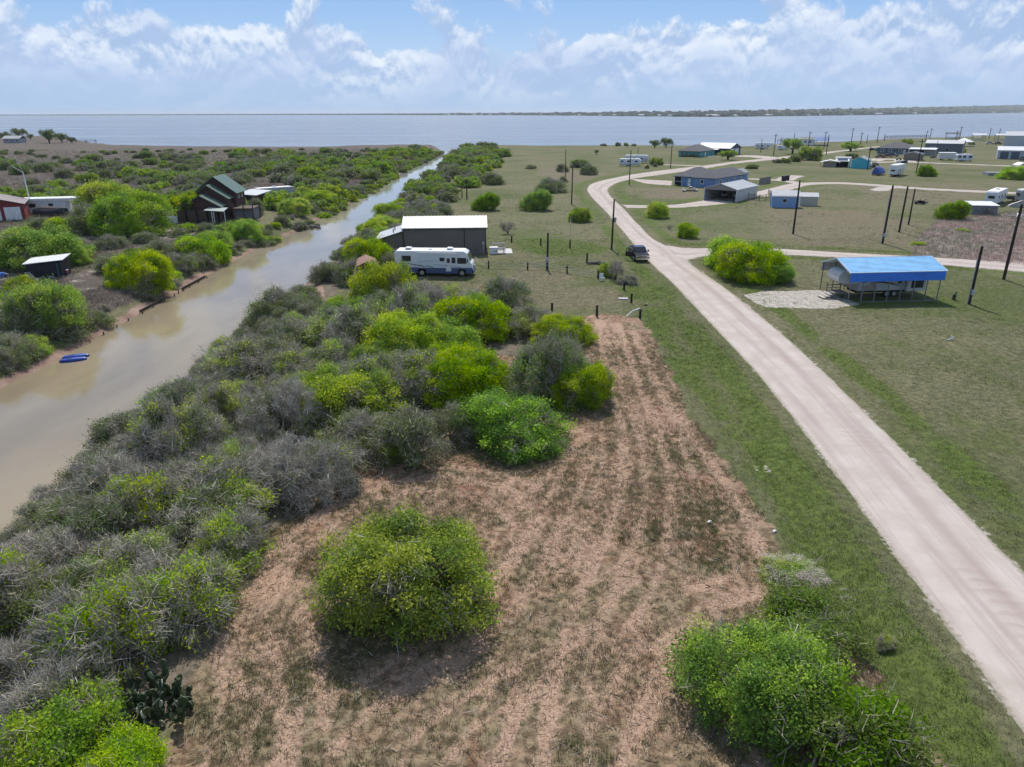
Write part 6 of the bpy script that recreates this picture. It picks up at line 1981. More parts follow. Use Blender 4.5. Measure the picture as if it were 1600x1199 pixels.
mb = MB().tube([(0, 0, 1.0), (2.2, 0, .05)], .035, 5).tube([(0, .5, 1.0), (2.2, .5, .05)], .035, 5)
part('rail', mb, WHITE, t)
for k in range(7):
    u = k / 6
    part('rung', MB().tube([(2.2 * u, 0, 1 - .95 * u), (2.2 * u, .5, 1 - .95 * u)], .03, 5), WHITE, t)
t = thing('cooler', 'red and blue cooler with white lid at the right of the black shed', 'cooler', at(95, 434), R(15))
part('body', MB().box(0, .9, 0, .5, -.02, .35), paint('cooler_blue', (.05, .06, .25), .5), t)
part('band', MB().box(-.01, .91, -.01, .51, .36, .68), paint('cooler_red', (.38, .05, .07), .5), t)
part('lid', MB().box(-.03, .93, -.03, .53, .68, .76), WHITE, t)
t = thing('bucket', 'orange bucket on the ground left of the black shed', 'bucket', at(24, 447.5))
part('body', MB().tube([(0, 0, 0), (0, 0, .42)], [.30, .38], 14), paint('orange', (.55, .13, .04), .5), t)
part('rim', MB().tube([(0, 0, .42), (0, 0, .47)], .41, 14), paint('orange', (.55, .13, .04)), t)
t = thing('tarp_heap', 'blue tarp heap at the left edge behind the water tank', 'tarp', at(2, 435.5), R(10))
part('tarp', MB().ell((0, 0, .15), (1.0, .7, .5), 12, 6), paint('tarp_bright_blue', (.04, .13, .42), .5, bump=.5), t)
part('fold', MB().ell((.5, -.3, .2), (.5, .3, .45), 10, 6), paint('tarp_bright_blue', (.04, .13, .42)), t)
for i, (x, y, lab, col, r) in enumerate([(13, 437, 'black bags heaped beside the blue tarp', (.02, .02, .025), .6), (19, 434, 'grey junk heap behind the black bags', (.30, .31, .34), .45), (33, 442, 'olive canvas bundle before the ladder rack', (.17, .16, .12), .6), (7, 442, 'pale rag bundle before the blue tarp', (.40, .34, .28), .4), (54, 444, 'pale netting bundle at the foot of the ladder rack', (.46, .47, .46), .5), (31, 449.5, 'small white tub right of the orange bucket', (.7, .7, .68), .2), (82, 437, 'grey tackle heap between black shed and cooler', (.26, .25, .30), .35)]):
    m_ = paint(f'junk_{i}', col, .7, 0, .3, 4.0, bump=.6, bscale=6)
    b = thing('junk_bundle', lab, 'junk', at(x, y), random.uniform(0, 3), 'junk around the black shed')
    for k in range(4):
        part('piece', MB().ell((random.uniform(-r, r), random.uniform(-r, r) * .5, r * .3), (r * random.uniform(.5, .8), r * random.uniform(.4, .6), r * random.uniform(.4, .7)), 10, 6), m_, b)
# distant house on the left shore
t = thing('distant_house', 'distant white roofed house among trees on the left shore', 'house', at(6, 224), R(-4))
part('wall', MB().box(0, 12.5, 0, 7, -.2, 3.0), paint('distant_wall', (.30, .32, .33), .6), t)
part('roof', MB().slab([(-.6, -.6, 3.0), (13.1, -.6, 3.0), (13.1, 3.5, 4.9), (-.6, 3.5, 4.9)], .15).slab([(-.6, 3.5, 4.9), (13.1, 3.5, 4.9), (13.1, 7.6, 3.0), (-.6, 7.6, 3.0)], .15), ROOFW, t)
for a in (2, 6, 10):
    window(t, 'F', 12.5, 7, a, .9, 1.2, 1.2)

# ------------------------------------------------------------------ pedal boat pair on the canal
PB = paint('boat_blue', (.035, .085, .40), .4, 0, .08, 2.0)
wpos = P(86, 567, WZ)
for dx, lab in ((0, 'nearer blue hull of the pair of kayaks floating at the left bank'), (1, 'farther blue hull of the pair of kayaks touching the left bank')):
    t = thing('kayak', lab, 'kayak', (wpos.x + .35 - .30 * dx, wpos.y + .1 + .95 * dx, WZ), R(22), 'blue kayaks')
    t.scale = (.68, .8, .9)
    secs2 = [(0, .08, .5), (.35, .30, .9), (1.2, .40, 1), (2.2, .38, 1), (2.9, .25, .9), (3.3, .06, .5)]
    rg = [(-1, .26), (-.75, .30), (-.55, .24), (.55, .24), (.75, .30), (1, .26), (.7, -.10), (-.7, -.10)]
    vs = [(x, y * w_, z * h_) for x, w_, h_ in secs2 for y, z in rg]
    m8 = len(rg)
    ff = [(i * m8 + k, i * m8 + (k + 1) % m8, (i + 1) * m8 + (k + 1) % m8, (i + 1) * m8 + k) for i in range(5) for k in range(m8)] + [tuple(range(m8)), tuple(range(5 * m8, 6 * m8))]
    smooth(part('hull', MB().add(vs, ff), PB, t))
    part('seat', MB().box(.9, 1.5, -.22, .22, .235, .30), paint('boat_dark_blue', (.02, .03, .12), .5), t)
    part('deck_stripe', MB().box(1.7, 2.8, -.10, .10, .235, .265), paint('boat_light_blue', (.12, .22, .55), .4), t)

# ------------------------------------------------------------------ stakes along the left water line
PILE = paint('old_piling', (.055, .04, .032), .9, var=.3, scale=6, bump=.4)
stk = [(141, 535), (163, 523.5), (182.5, 511.5), (201, 501.5), (219, 490.5), (235.5, 481), (253, 471.5), (267.5, 463.5), (279, 459), (283, 455), (297.5, 449.5), (310, 442), (322.5, 435)]
for i, (x, y) in enumerate(stk):
    p = P(x, y, WZ)
    o = thing('mooring_stake', f'{ordinal(i)} dark stake from the front along the left water line', 'stake', (-42.05 + random.uniform(-.1, .1), p.y, WZ - .5), 0, 'stakes along the left water line')
    part('stake', MB().tube([(0, 0, 0), (random.uniform(-.05, .05), 0, .72 + random.uniform(0, .2))], [.075, .065], 8), PILE, o)
    part('cap', MB().tube([(0, 0, .70), (0, 0, .75)], .08, 8), PILE, o)
for i, (k0, k1) in enumerate(((4, 6), (9, 12))):
    a, b = P(*stk[k0], WZ), P(*stk[k1], WZ)
    o = link('retaining_plank', MB().box(-.05, .05, 0, b.y - a.y, -.15, .16).mesh('retaining_plank', PILE), None, (-42.30, a.y, WZ + .25))
    tag(o, ('near' if i == 0 else 'far') + ' old plank held by stakes along the left water line', 'plank', 'planks along the left water line')
o = thing('rock_point', 'small dark rock jetty sticking into the canal from the left bank', 'jetty', (-40.4, 142.5, WZ))
ROCK = paint('jetty_rock', (.13, .115, .10), .9, var=.3, bump=.6, bscale=5)
for i in range(26):
    x, y = random.uniform(-2.6, 2.4), random.uniform(-2.4, 2.4)
    part('stone', MB().ell((x, y * (1 - x * .15), random.uniform(0, .35)), (random.uniform(.3, .7), random.uniform(.3, .6), random.uniform(.25, .45)), 7, 5), ROCK, o)

# ------------------------------------------------------------------ poles
POLES = [  # foot px, top row, label, radius, kit
    (955.5, 391, 313, 'dark pole with transformer can in the thorn bush left of the black truck', .15, 't'),
    (893, 320, 260, 'pole with guy wires on the lawn left of the road bend', .15, 'g'),
    (883.5, 281, 234, 'thin dark pole standing among the dark shrubs left of the guyed pole', .13, ''),
    (983, 290.5, 237, 'tall pole inside the road bend in front of the two white trailers', .15, ''),
    (996, 252, 232, 'short pole behind the two white trailers', .15, ''),
    (1047.5, 264, 223, 'pole at the road left of the blue house', .16, 'c'),
    (729.5, 311, 281, 'taller dark pole of the two behind the taupe building', .16, ''),
    (722, 309, 291, 'shorter dark pole of the two behind the taupe building', .14, ''),
    (855, 422, 366, 'dark pole in the line of the rope fence', .15, 'm'),
    (890.5, 388, 376, 'short dark stub pole on the lawn with a thin grey mast on top', .14, 'w'),
    (1239, 366, 283, 'tall black pole in front of the blue and cream sheds', .17, ''),
    (1378.5, 381, 291, 'tallest black pole of the three in the brown field', .18, 'm'),
    (1404.5, 364, 293, 'middle black pole of the three in the brown field', .17, ''),
    (1419, 353, 297, 'rearmost black pole of the three in the brown field', .15, ''),
    (1567.5, 439, 322, 'tall black pole standing alone at the right edge', .18, ''),
    (1513.5, 475.5, 386, 'black pole with grey conduit right of the blue roofed carport', .17, 'm'),
    (143, 317, 280, 'dark pole with pale transformer can in the left scrub field', .15, 't'),
    (1188.5, 239, 217.5, 'pole in front of the shore fifth wheel trailer', .17, ''),
    (1208.5, 244, 210, 'pole at the road right of the shore fifth wheel trailer', .19, 'c'),
    (1220, 228, 215.5, 'distant pole at the water behind the small white trailer', .18, ''),
    (1239.5, 227, 208, 'distant pole left of the green and blue roofed beach house', .2, ''),
    (1262, 237, 206, 'pole in front of the green and blue roofed beach house', .2, 'c'),
    (1287, 234, 206, 'left pole of the two right of the beach house', .2, 'c'),
    (1290.5, 243.5, 211, 'right pole of the two right of the beach house, by the wide shrub', .19, ''),
    (1329.5, 227, 200.5, 'tall far pole behind the low flat tree', .22, 'c'),
    (1344, 228, 207.5, 'far pole left of the slate blue house, nearer one', .22, 'c'),
    (1354, 225, 211, 'far pole left of the slate blue house, smaller one', .2, ''),
    (1370, 224, 198.5, 'tallest far pole at the left end of the slate blue roof', .23, 'c'),
    (1381, 222, 210, 'small far pole rising behind the slate blue roof', .2, ''),
    (1354.5, 267, 230, 'pole right of the turquoise shed', .17, ''),
    (1431, 272, 219, 'pole on the grass between the white fifth wheel and the round shrub', .17, 'c'),
    (1446, 222, 205, 'left far pole behind the white roof of the big grey building', .2, 'c'),
    (1452, 221, 201, 'second far pole behind the white roof of the big grey building', .22, 'c'),
    (1461.5, 242, 221, 'pole in front of the big grey building, left one', .15, ''),
    (1482, 239, 221, 'pole in front of the big grey building, right one', .15, ''),
    (1493, 221, 205, 'left far pole above the white pyramid roof', .2, 'c'),
    (1498, 222, 198, 'tallest far pole above the white pyramid roof', .24, 'c'),
    (1534, 220, 208, 'far pole midway between pyramid roof and warehouse', .2, ''),
    (1545, 218, 200.5, 'far pole with crossarm left of the warehouse', .22, 'c'),
    (1559, 221, 201, 'far plain pole just left of the warehouse', .22, ''),
    (1580, 228, 210, 'pole in front of the warehouse, left one', .17, ''),
    (1593, 228, 214, 'pole in front of the warehouse, right one', .17, '')]
for px, py, top, lab, r, kit in POLES:
    a = at(px, py); h = hgt(px, py, top)
    t = thing('utility_pole', lab, 'pole', a, 0, 'utility poles')
    ln = random.uniform(-.01, .01) * h
    part('pole', MB().tube([(0, 0, -.3), (ln * .5, 0, h * .5), (ln, 0, h)], [r * 1.05, r * .92, r * .78], 9), WOODP, t)
    part('cap', MB().disc((ln, 0, h + .03), r * .86, 'z', .07, 9), STEEL, t)
    if kit in ('c',):
        part('crossarm', MB().box(-1.1 + ln, 1.1 + ln, -r - .1, -r, h - .75, h - .6), WOODP, t)
        for x in (-.95, -.4, .4, .95):
            part('insulator', MB().tube([(x + ln, -r - .05, h - .6), (x + ln, -r - .05, h - .42)], .06, 6), GALV, t)
    if kit == 't':
        part('transformer', MB().tube([(.34, 0, h * .55), (.34, 0, h * .55 + .1), (.34, 0, h * .55 + .65), (.34, 0, h * .55 + .72)], [.15, .2, .2, .14], 12), paint('can_grey', (.30, .31, .32), .5), t)
        part('bracket', MB().box(.1, .3, -.05, .05, h * .58, h * .61), STEEL, t)
        part('lamp_arm', MB().tube([(0, 0, h - .5), (-.5, -.2, h - .3)], .04, 5), GALV, t)
    if kit == 'm':
        part('conduit', MB().tube([(-r - .05, -.08, 0), (-r - .05, -.08, h * (.8 if h > 5 else .4))], .05, 6), GALV, t)
        part('meter_box', MB().box(-.18, .18, -r - .2, -r - .02, 1.1, 1.65), GALV, t)
    if kit == 'g':
        part('guy_wire', MB().tube([(0, 0, h - .4), (3.6, -11, .1)], .022, 4).tube([(0, 0, h - 1.6), (3.2, -9.5, .1)], .022, 4), paint('yellow_guy', (.42, .38, .25), .6), t)
        part('insulator', MB().tube([(0, 0, h), (0, 0, h + .3)], .08, 6), GALV, t)
    if kit == 'w':
        part('mast', MB().tube([(0, 0, h), (0, 0, h + 3.6)], .045, 6), GALV, t)


def wire(name, label, a, b, sag, r=.018, n=14):
    a, b = Vector(a), Vector(b)
    pts = [a.lerp(b, i / n) - Vector((0, 0, sag * 4 * (i / n) * (1 - i / n))) for i in range(n + 1)]
    o = link(name, MB().tube(pts, r, 4).mesh(name, STEEL))
    tag(o, label, 'wire')
    return o


a = at(955.5, 391); b = at(855, 422)
wire('service_wire', 'sagging dark wire from the truck side pole to the rope fence pole', a + Vector((0, 0, 5.3)), b + Vector((0, 0, 4.2)), 1.0)
# tall white lamp mast on the left bank
a = at(52, 337)
t = thing('lamp_mast', 'tall white mast with a side arm rising by the white trailer building', 'mast', a)
h = hgt(52, 337, 272)
part('mast', MB().tube([(0, 0, -.2), (0, 0, h)], [.16, .10], 10), TRIM, t)
part('arm', MB().tube([(0, 0, h - .1), (-1.1, -.6, h + .9), (-1.5, -.8, h + 1.5)], [.08, .06, .05], 6), TRIM, t)
part('whip', MB().tube([(0, 0, h), (-.9, -.2, h + 3.8)], [.05, .03], 5), GALV, t)

# ------------------------------------------------------------------ posts and rope fence by the motorhome lawn
ROPE = paint('rope', (.52, .50, .45), .9)
t = thing('rope_fence', 'low fence of dark posts and two sagging pale ropes right of the motorhome', 'fence', at(763.5, 421))
O_ = t.location
fp = [(742, 414), (763.5, 421), (824.5, 423.5), (855, 422.5), (886, 429), (934, 437)]
tops = []
for i, (x, y) in enumerate(fp):
    p = at(x, y) - O_
    if i not in (0, 3):
        part('post', MB().tube([(p.x, p.y, p.z - .2), (p.x, p.y, p.z + 1.05)], [.11, .10], 8), WOODP, t)
    tops.append(p)
for dz in (.98, .62):
    for p, q_ in zip(tops[:-1], tops[1:]):
        n = 10
        pts = [p.lerp(q_, i / n) + Vector((0, -.09, dz - .28 * 4 * (i / n) * (1 - i / n))) for i in range(n + 1)]
        part('rope', MB().tube(pts, .035, 5), ROPE, t)
FP = [(932.5, 494.5, 478, 'post at the top edge of the mown lot, left one'), (1000, 497, 483, 'post at the top right corner of the mown lot'), (986.5, 472, 457, 'post beside the culvert at the road ditch'), (975, 453, 440, 'post below the thorn bush left of the truck'),
      (917, 413, 397, 'post with a log behind it left of the thorn bush'), (862.5, 487, 474, 'post half hidden by the shrubs of the thicket'), (799.5, 381, 371, 'post on the lawn right of the leafless bush'), (845, 384, 373.5, 'post on the lawn before the guyed pole')]
for x, y, tp, lab in FP:
    h = hgt(x, y, tp)
    o = thing('fence_post', 'dark wooden ' + lab, 'post', at(x, y), 0, 'single dark posts')
    part('post', MB().tube([(0, 0, -.2), (0, 0, h)], [.13, .12], 8), WOODP, o)
    part('post_top', MB().disc((0, 0, h + .015), .10, 'z', .03, 8), GREYW, o)
a, b = at(978.5, 497), at(999, 492)
o = link('fallen_rail', MB().tube([(0, 0, .12), ((b - a).x * .5, (b - a).y * .5, .55), ((b - a).x, (b - a).y, .62)], .07, 8).mesh('fallen_rail', TRIM), None, a)
tag(o, 'pale pipe rail leaning on the corner post of the mown lot', 'rail')
o = link('board', MB().box(0, 1.0, 0, .35, .02, .14).mesh('board', WHITE), None, at(967, 469.5), R(-3))
tag(o, 'white board lying in the grass left of the ditch posts', 'board')
t = thing('garden_chair', 'broken white plastic chair under the thorn bush', 'chair', at(939, 442), R(20))
part('seat', MB().box(0, .55, 0, .5, .38, .44), WHITE, t)
part('backrest', MB().box(0, .55, .46, .52, .44, .95), WHITE, t)
for x, y in ((.02, .02), (.48, .02), (.02, .44), (.48, .44)):
    part('leg', MB().box(x, x + .06, y, y + .06, -.02, .38), WHITE, t)
t = thing('log', 'grey fallen log behind the thorn bush', 'log', at(918, 415), R(-6))
part('trunk', MB().tube([(0, 0, .2), (1.2, .1, .25), (2.4, 0, .22)], [.24, .22, .18], 9), GREYW, t)
part('branch_stub', MB().tube([(1.4, .05, .3), (1.8, -.3, .6)], [.1, .05], 6), GREYW, t)
CULV = paint('rusty_pipe', (.10, .085, .07), .8)
t = thing('culvert', 'dark culvert pipe mouth in the ditch by the road', 'culvert', at(1010, 475.5))
part('pipe', MB().tube([(0, 0, -.12), (.6, 1.9, -.12)], .27, 14), CULV, t)
part('mouth', MB().tube([(-.005, -.012, -.12), (.02, .06, -.12)], .235, 14), DARK, t)  # black disc on the closed pipe end, paints the shaded hollow
# little upright statue-like cowl and well head right of the carport
t = thing('hydrant_pump', 'small black pump stand between carport and conduit pole', 'pump', at(1490, 469.5))
part('body', MB().tube([(0, 0, 0), (0, 0, .5), (0, 0, .7)], [.16, .22, .1], 10), STEEL, t)
part('spout', MB().tube([(0, 0, .55), (.1, -.1, .95)], .07, 6), STEEL, t)
t = thing('pipe_stack', 'white pipe pieces sticking up in the big right lawn', 'pipes', at(1484, 534))
part('pipe', MB().tube([(0, 0, 0), (.05, 0, .45)], .06, 8), WHITE, t)
part('pipe', MB().tube([(.25, .1, 0), (.3, .1, .35)], .06, 8), WHITE, t)
part('pipe', MB().tube([(-.3, -.1, .06), (.35, .25, .1)], .05, 8), WHITE, t)
for x, y, lab in ((1105, 823, 'white plastic bottle lying in the mown straw'), (1207, 836, 'white litter scrap at the lot edge near the road verge')):
    t = thing('litter', lab, 'litter', at(x, y), .4)
    part('scrap', MB().tube([(0, 0, .08), (.18, .05, .09), (.24, .06, .09)], [.06, .07, .03], 8), WHITE, t)
    part('cap', MB().tube([(.24, .06, .09), (.28, .07, .09)], .03, 8), TRIM, t)
# yard things by the blue house
for i, (x, y, lab) in enumerate(((1069, 300.5, 'pale yard chair on the left of the fire ring'), (1087, 300.5, 'pale yard chair on the right of the fire ring'), (1079, 295, 'pale yard chair behind the fire ring'))):
    t = thing('yard_chair', lab, 'chair', at(x, y), random.uniform(0, 3), 'yard chairs by the blue house')
    part('seat', MB().box(-.5, .5, -.4, .4, .3, .4), CPW, t)
    part('backrest', MB().box(-.5, .5, .35, .45, .4, .95), CPW, t)
    part('base', MB().box(-.45, .45, -.35, .35, -.05, .3), STEEL, t)
t = thing('fire_ring', 'round stone fire ring on the grass before the blue house', 'fire ring', at(1078, 300))
for k in range(10):
    a = k * .628
    part('stone', MB().ell((math.cos(a) * .9, math.sin(a) * .9, .15), (.28, .24, .22), 7, 5), ROCK, t)
for i, (x, y) in enumerate(((1224.5, 283.5), (1229, 282.5))):
    t = thing('wheelie_bin', ('left' if i == 0 else 'right') + ' black wheelie bin at the lane corner', 'bin', at(x, y), .3, 'black bins at the lane')
    part('body', MB().prism([(-.5, 0), (.5, 0), (.6, 1.5), (-.6, 1.5)], 'y', -.5, .5), BLACKT, t)
    part('lid', MB().box(-.64, .64, -.54, .54, 1.5, 1.6), STEEL, t)


def board_fence(name, label, pts, h, n_rail=2, pick=True, m=None, group=None):
    o0 = at(*pts[0]); t = thing(name, label, 'fence', o0, 0, group)
    m = m or GREYW
    for (x0, y0), (x1, y1) in zip(pts[:-1], pts[1:]):
        a, b = at(x0, y0) - o0, at(x1, y1) - o0
        d = b - a; L = math.hypot(d.x, d.y); n = max(2, int(L / 2.4))
        M = Matrix.Translation(a) @ Matrix.Rotation(math.atan2(d.y, d.x), 4, 'Z')
        for k in range(n + 1):
            part('post', MB().box(L * k / n - .06, L * k / n + .06, -.06, .06, -.15, h + .1).xf(M), m, t)
        for k in range(n_rail):
            z = h * (k + .6) / n_rail
            part('rail', MB().box(0, L, -.1, -.065, z - .05, z + .05).xf(M), m, t)
        if pick:
            nb = int(L / .45)
            for k in range(nb):
                part('board', MB().box(L * k / nb + .02, L * (k + 1) / nb - .02, -.14, -.103, .05, h).xf(M), m, t)
    return t


board_fence('board_fence', 'weathered board fence at the lane behind the metal carport', [(1186, 290), (1203, 287)], 1.9)
board_fence('pen_fence', 'open grey rail pen between the metal carport and the blue shed', [(1169, 313), (1186, 316), (1206, 314), (1200, 306)], 1.5, 4, False)
board_fence('rail_fence', 'low rail fence behind the flat-crowned tree', [(1246, 236.5), (1273, 236.5)], 1.4, 2, False)
# piers at the water
for lab, pts in (('long timber pier behind the slate blue house', [(1384, 219), (1448, 217.5)]), ('short pier with railings left of the beach house', [(1217, 224.5), (1236, 223.5)]), ('timber pier on the far left shore', [(120, 226), (150, 225)])):
    a, b = P(*pts[0], WZ), P(*pts[1], WZ)
    t = thing('pier', lab, 'pier', (a.x, a.y, WZ), 0, 'piers at the bay shore')
    d = b - a; L = math.hypot(d.x, d.y)
    M = Matrix.Rotation(math.atan2(d.y, d.x), 4, 'Z')
    part('deck', MB().box(0, L, -1, 1, 1.9, 2.1).xf(M), GREYW, t)
    part('railing', MB().box(0, L, -1, -.92, 2.95, 3.05).box(0, L, -1, -.92, 2.5, 2.58).box(0, L, .92, 1, 2.95, 3.05).xf(M), GREYW, t)
    for k in range(max(3, int(L / 4))):
        x = k * L / max(2, int(L / 4) - 1) if L > 8 else k * L / 2
        part('piling', MB().box(x - .12, x + .12, -1.12, -.9, -1.2, 3.1).box(x - .12, x + .12, .9, 1.12, -1.2, 3.1).xf(M), PILE, t)
for lab, px, py in (('boat lift frame with white boat at the water right of the pyramid roof', 1519, 221), ('covered boat lift behind the big grey building', 1478, 219), ('boat lift at the water left of the warehouse', 1555, 222)):
    t = thing('boat_lift', lab, 'boat lift', at(px, py), R(-20), 'boat lifts at the shore')
    for x in (0, 7.5):
        for y in (0, 4):
            part('post', MB().box(x, x + .2, y, y + .2, -1, 4.2), PILE, t)
    part('canopy', MB().slab([(-.5, -.5, 4.2), (8.2, -.5, 4.2), (8.2, 2.1, 5.0), (-.5, 2.1, 5.0)], .1).slab([(-.5, 2.1, 5.0), (8.2, 2.1, 5.0), (8.2, 4.7, 4.2), (-.5, 4.7, 4.2)], .1), CPW if 'big' not in lab else STEEL, t)
    b = MB().add([(.5, 1, 1.6), (5.5, 1, 1.6), (7.4, 2.1, 2.4), (5.5, 3.2, 1.6), (.5, 3.2, 1.6), (.5, 1.4, .8), (5.2, 1.6, .8), (6.6, 2.1, 1.2), (5.2, 2.6, .8), (.5, 2.8, .8)], [(0, 1, 2, 3, 4), (9, 8, 7, 6, 5), (0, 5, 6, 1), (1, 6, 7, 2), (2, 7, 8, 3), (3, 8, 9, 4), (4, 9, 5, 0)])
    part('boat_hull', b, WHITE, t)


def small_car(label, px, py, rz, col, kind='car'):
    t = thing('parked_' + kind, label, kind, at(px, py), rz)
    m = paint(f'car_{round(col[0]*100)}_{round(col[1]*100)}_{round(col[2]*100)}', col, .35, .1, .1)
    bevel(part('body', MB().prism([(0, .4), (0, .95), (.9, 1.05), (3.4, 1.0), (4.5, .9), (4.6, .45)], 'y', -.88, .88), m, t), .06)
    part('cabin', MB().add([(.5, -.8, 1.0), (3.3, -.8, 1.0), (3.3, .8, 1.0), (.5, .8, 1.0), (1.1, -.66, 1.6), (2.6, -.66, 1.6), (2.6, .66, 1.6), (1.1, .66, 1.6)], [(0, 1, 5, 4), (1, 2, 6, 5), (2, 3, 7, 6), (3, 0, 4, 7)], 0).add([(1.1, -.66, 1.6), (2.6, -.66, 1.6), (2.6, .66, 1.6), (1.1, .66, 1.6), (1.1, -.66, 1.66), (2.6, -.66, 1.66), (2.6, .66, 1.66), (1.1, .66, 1.66)], [(4, 5, 6, 7), (0, 1, 5, 4), (1, 2, 6, 5), (2, 3, 7, 6), (3, 0, 4, 7)], 1), [GLASS, m], t)
    for x in (.9, 3.7):
        for y in (-.82, .82):
            wheel(t, x, y, .33, .33, .22)
    return t


small_car('rusty red old car on blocks before the slate blue house', 1367, 247.5, R(-10), (.19, .07, .045))
small_car('orange brown wreck next to the rusty red car', 1378, 246.5, R(-25), (.26, .11, .06))
small_car('dark blue car behind the orange brown wreck', 1388, 245, R(-50), (.05, .06, .09))
small_car('pale car at the left end of the slate blue house', 1366, 236.5, R(-36), (.45, .46, .48))
small_car('dark car left of the pale car by the slate blue house', 1357, 236.5, R(-36), (.08, .085, .09))
small_car('white pickup truck on the shore left of the warehouse', 1540, 226, R(-15), (.6, .6, .6), 'truck')
small_car('dark red car beside the white shore truck', 1553, 226.5, R(-10), (.12, .06, .055))
small_car('dark van at the right end of the pale grey garage', 1596, 252, R(50), (.06, .06, .065), 'van')
t = thing('four_wheeler', 'dark four wheeler parked left of the brown shed', 'quad bike', at(1404, 251), R(-20))
part('body', MB().prism([(-.9, .5), (-.9, .9), (-.2, .8), (.2, 1.1), (.5, .9), (1.0, .85), (1.0, .5)], 'y', -.35, .35), STEEL, t)
part('handlebar', MB().box(.2, .3, -.45, .45, 1.15, 1.22), DARK, t)
for x in (-.7, .75):
    for y in (-.5, .5):
        part('wheel', MB().disc((x, y, .32), .33, 'y', .28, 12), BLACKT, t)
for i, (x, y, lab) in enumerate(((1362, 262, 'pile of crates and buckets right of the turquoise shed'), (1370, 259, 'grey machine parts heap behind the blue tarp boat'), (1408, 256, 'dark bush-like junk on the lane before the brown shed'), (1460, 248, 'grey yard clutter before the big grey building'))):
    t = thing('junk_pile', lab, 'junk', at(x, y), random.uniform(0, 3), 'yard junk at the far lots')
    for k in range(6):
        c0_ = random.choice([STEEL, GALV, GREYW, DARK, TRIM])
        x_, y_ = random.uniform(-1.6, 1.6), random.uniform(-1.0, 1.0); s_ = random.uniform(.3, .7)
        part('piece', MB().box(-s_, s_, -s_ * .7, s_ * .7, 0, s_ * 1.6).xf(Matrix.Translation((x_, y_, 0)) @ Matrix.Rotation(random.uniform(0, 3), 4, 'Z')), c0_, t)

# ------------------------------------------------------------------ prickly pear at the lower left
PAD = [paint('pad_green', (.045, .075, .035), .6, 0, .2, 4.0), paint('pad_olive', (.075, .095, .045), .6, 0, .2, 4.0), paint('pad_pale', (.42, .40, .31), .7, 0, .1, 4.0)]


def pad_mesh(m):
    mb = MB(); ring_ = []
    for k in range(10):
        a = 2 * math.pi * k / 10
        ring_.append((math.sin(a) * .12 * (1 + .25 * -math.cos(a)), math.cos(a) * -.17 + .17))
    mb.prism(ring_, 'y', -.016, .016)
    me = mb.mesh('pad', m); return me


PADM = [pad_mesh(m) for m in PAD]
for cx, cy, wide, n, lab in ((252, 1112, 1.25, 210, 'large dark prickly pear clump at the thicket edge, lower left'), (165, 1140, .95, 90, 'smaller prickly pear clump with pale dead pads, lower left')):
    a = at(cx, cy)
    t = thing('prickly_pear', lab, 'cactus', a)
    rng = random.Random(cx)
    tips = []
    for k in range(n):
        if k < n * .42 or not tips:
            rr = wide * math.sqrt(rng.random()); th = rng.uniform(0, 6.28)
            base = Vector((rr * math.cos(th), rr * math.sin(th) * .8, -.03))
        else:
            base = rng.choice(tips[-60:])
        yaw = rng.uniform(0, 6.28); tilt = rng.uniform(-.6, .6)
        M = Matrix.Translation(base) @ Matrix.Rotation(yaw, 4, 'Z') @ Matrix.Rotation(tilt, 4, 'Y') @ Matrix.Rotation(rng.uniform(-.35, .35), 4, 'X') @ Matrix.Scale(rng.uniform(.8, 1.25), 4)
        tip = M @ Vector((0, 0, .32))
        if tip.z < .85:
            tips.append(tip)
        o = link('pad', PADM[2 if rng.random() < (.07 if n > 100 else .25) else int(rng.random() < .4)], t)
        o.matrix_local = M

# ------------------------------------------------------------------ ground cover that nobody could count
blade_mat, q = new_mat('blades')
tint = q.attr('tint').outputs['Color']
d1 = q.n('ShaderNodeBsdfDiffuse'); q.set(d1.inputs['Color'], tint)
t1 = q.n('ShaderNodeBsdfTranslucent'); q.set(t1.inputs['Color'], tint)
ms = q.n('ShaderNodeMixShader'); ms.inputs[0].default_value = .35
blade_mat.node_tree.links.new(d1.outputs[0], ms.inputs[1]); blade_mat.node_tree.links.new(t1.outputs[0], ms.inputs[2])
q.out(ms.outputs[0])
ZI = lambda arr, x, y: _bil(arr, x, y)


def _bil(arr, x, y):
    i = np.clip(np.searchsorted(XS, x) - 1, 0, nx - 2); j = np.clip(np.searchsorted(YS, y) - 1, 0, ny - 2)
    fx = (x - XS[i]) / (XS[i + 1] - XS[i]); fy = (y - YS[j]) / (YS[j + 1] - YS[j])
    return (arr[j, i] * (1 - fx) + arr[j, i + 1] * fx) * (1 - fy) + (arr[j + 1, i] * (1 - fx) + arr[j + 1, i + 1] * fx) * fy


def scatter(n, x0, x1, y0, y1, seed, power=1.6):
    """points, denser near the viewer because only there single blades can be seen"""
    rng = np.random.default_rng(seed)
    u = rng.random(n)
    y = y0 * (y1 / y0) ** (u ** (1 / power) if power != 1 else u)
    half = (x1 - x0) / 2
    x = rng.uniform(x0, x1, n)
    k = np.abs(x) < .76 * y * 1.02 + 6
    return x[k], y[k], rng


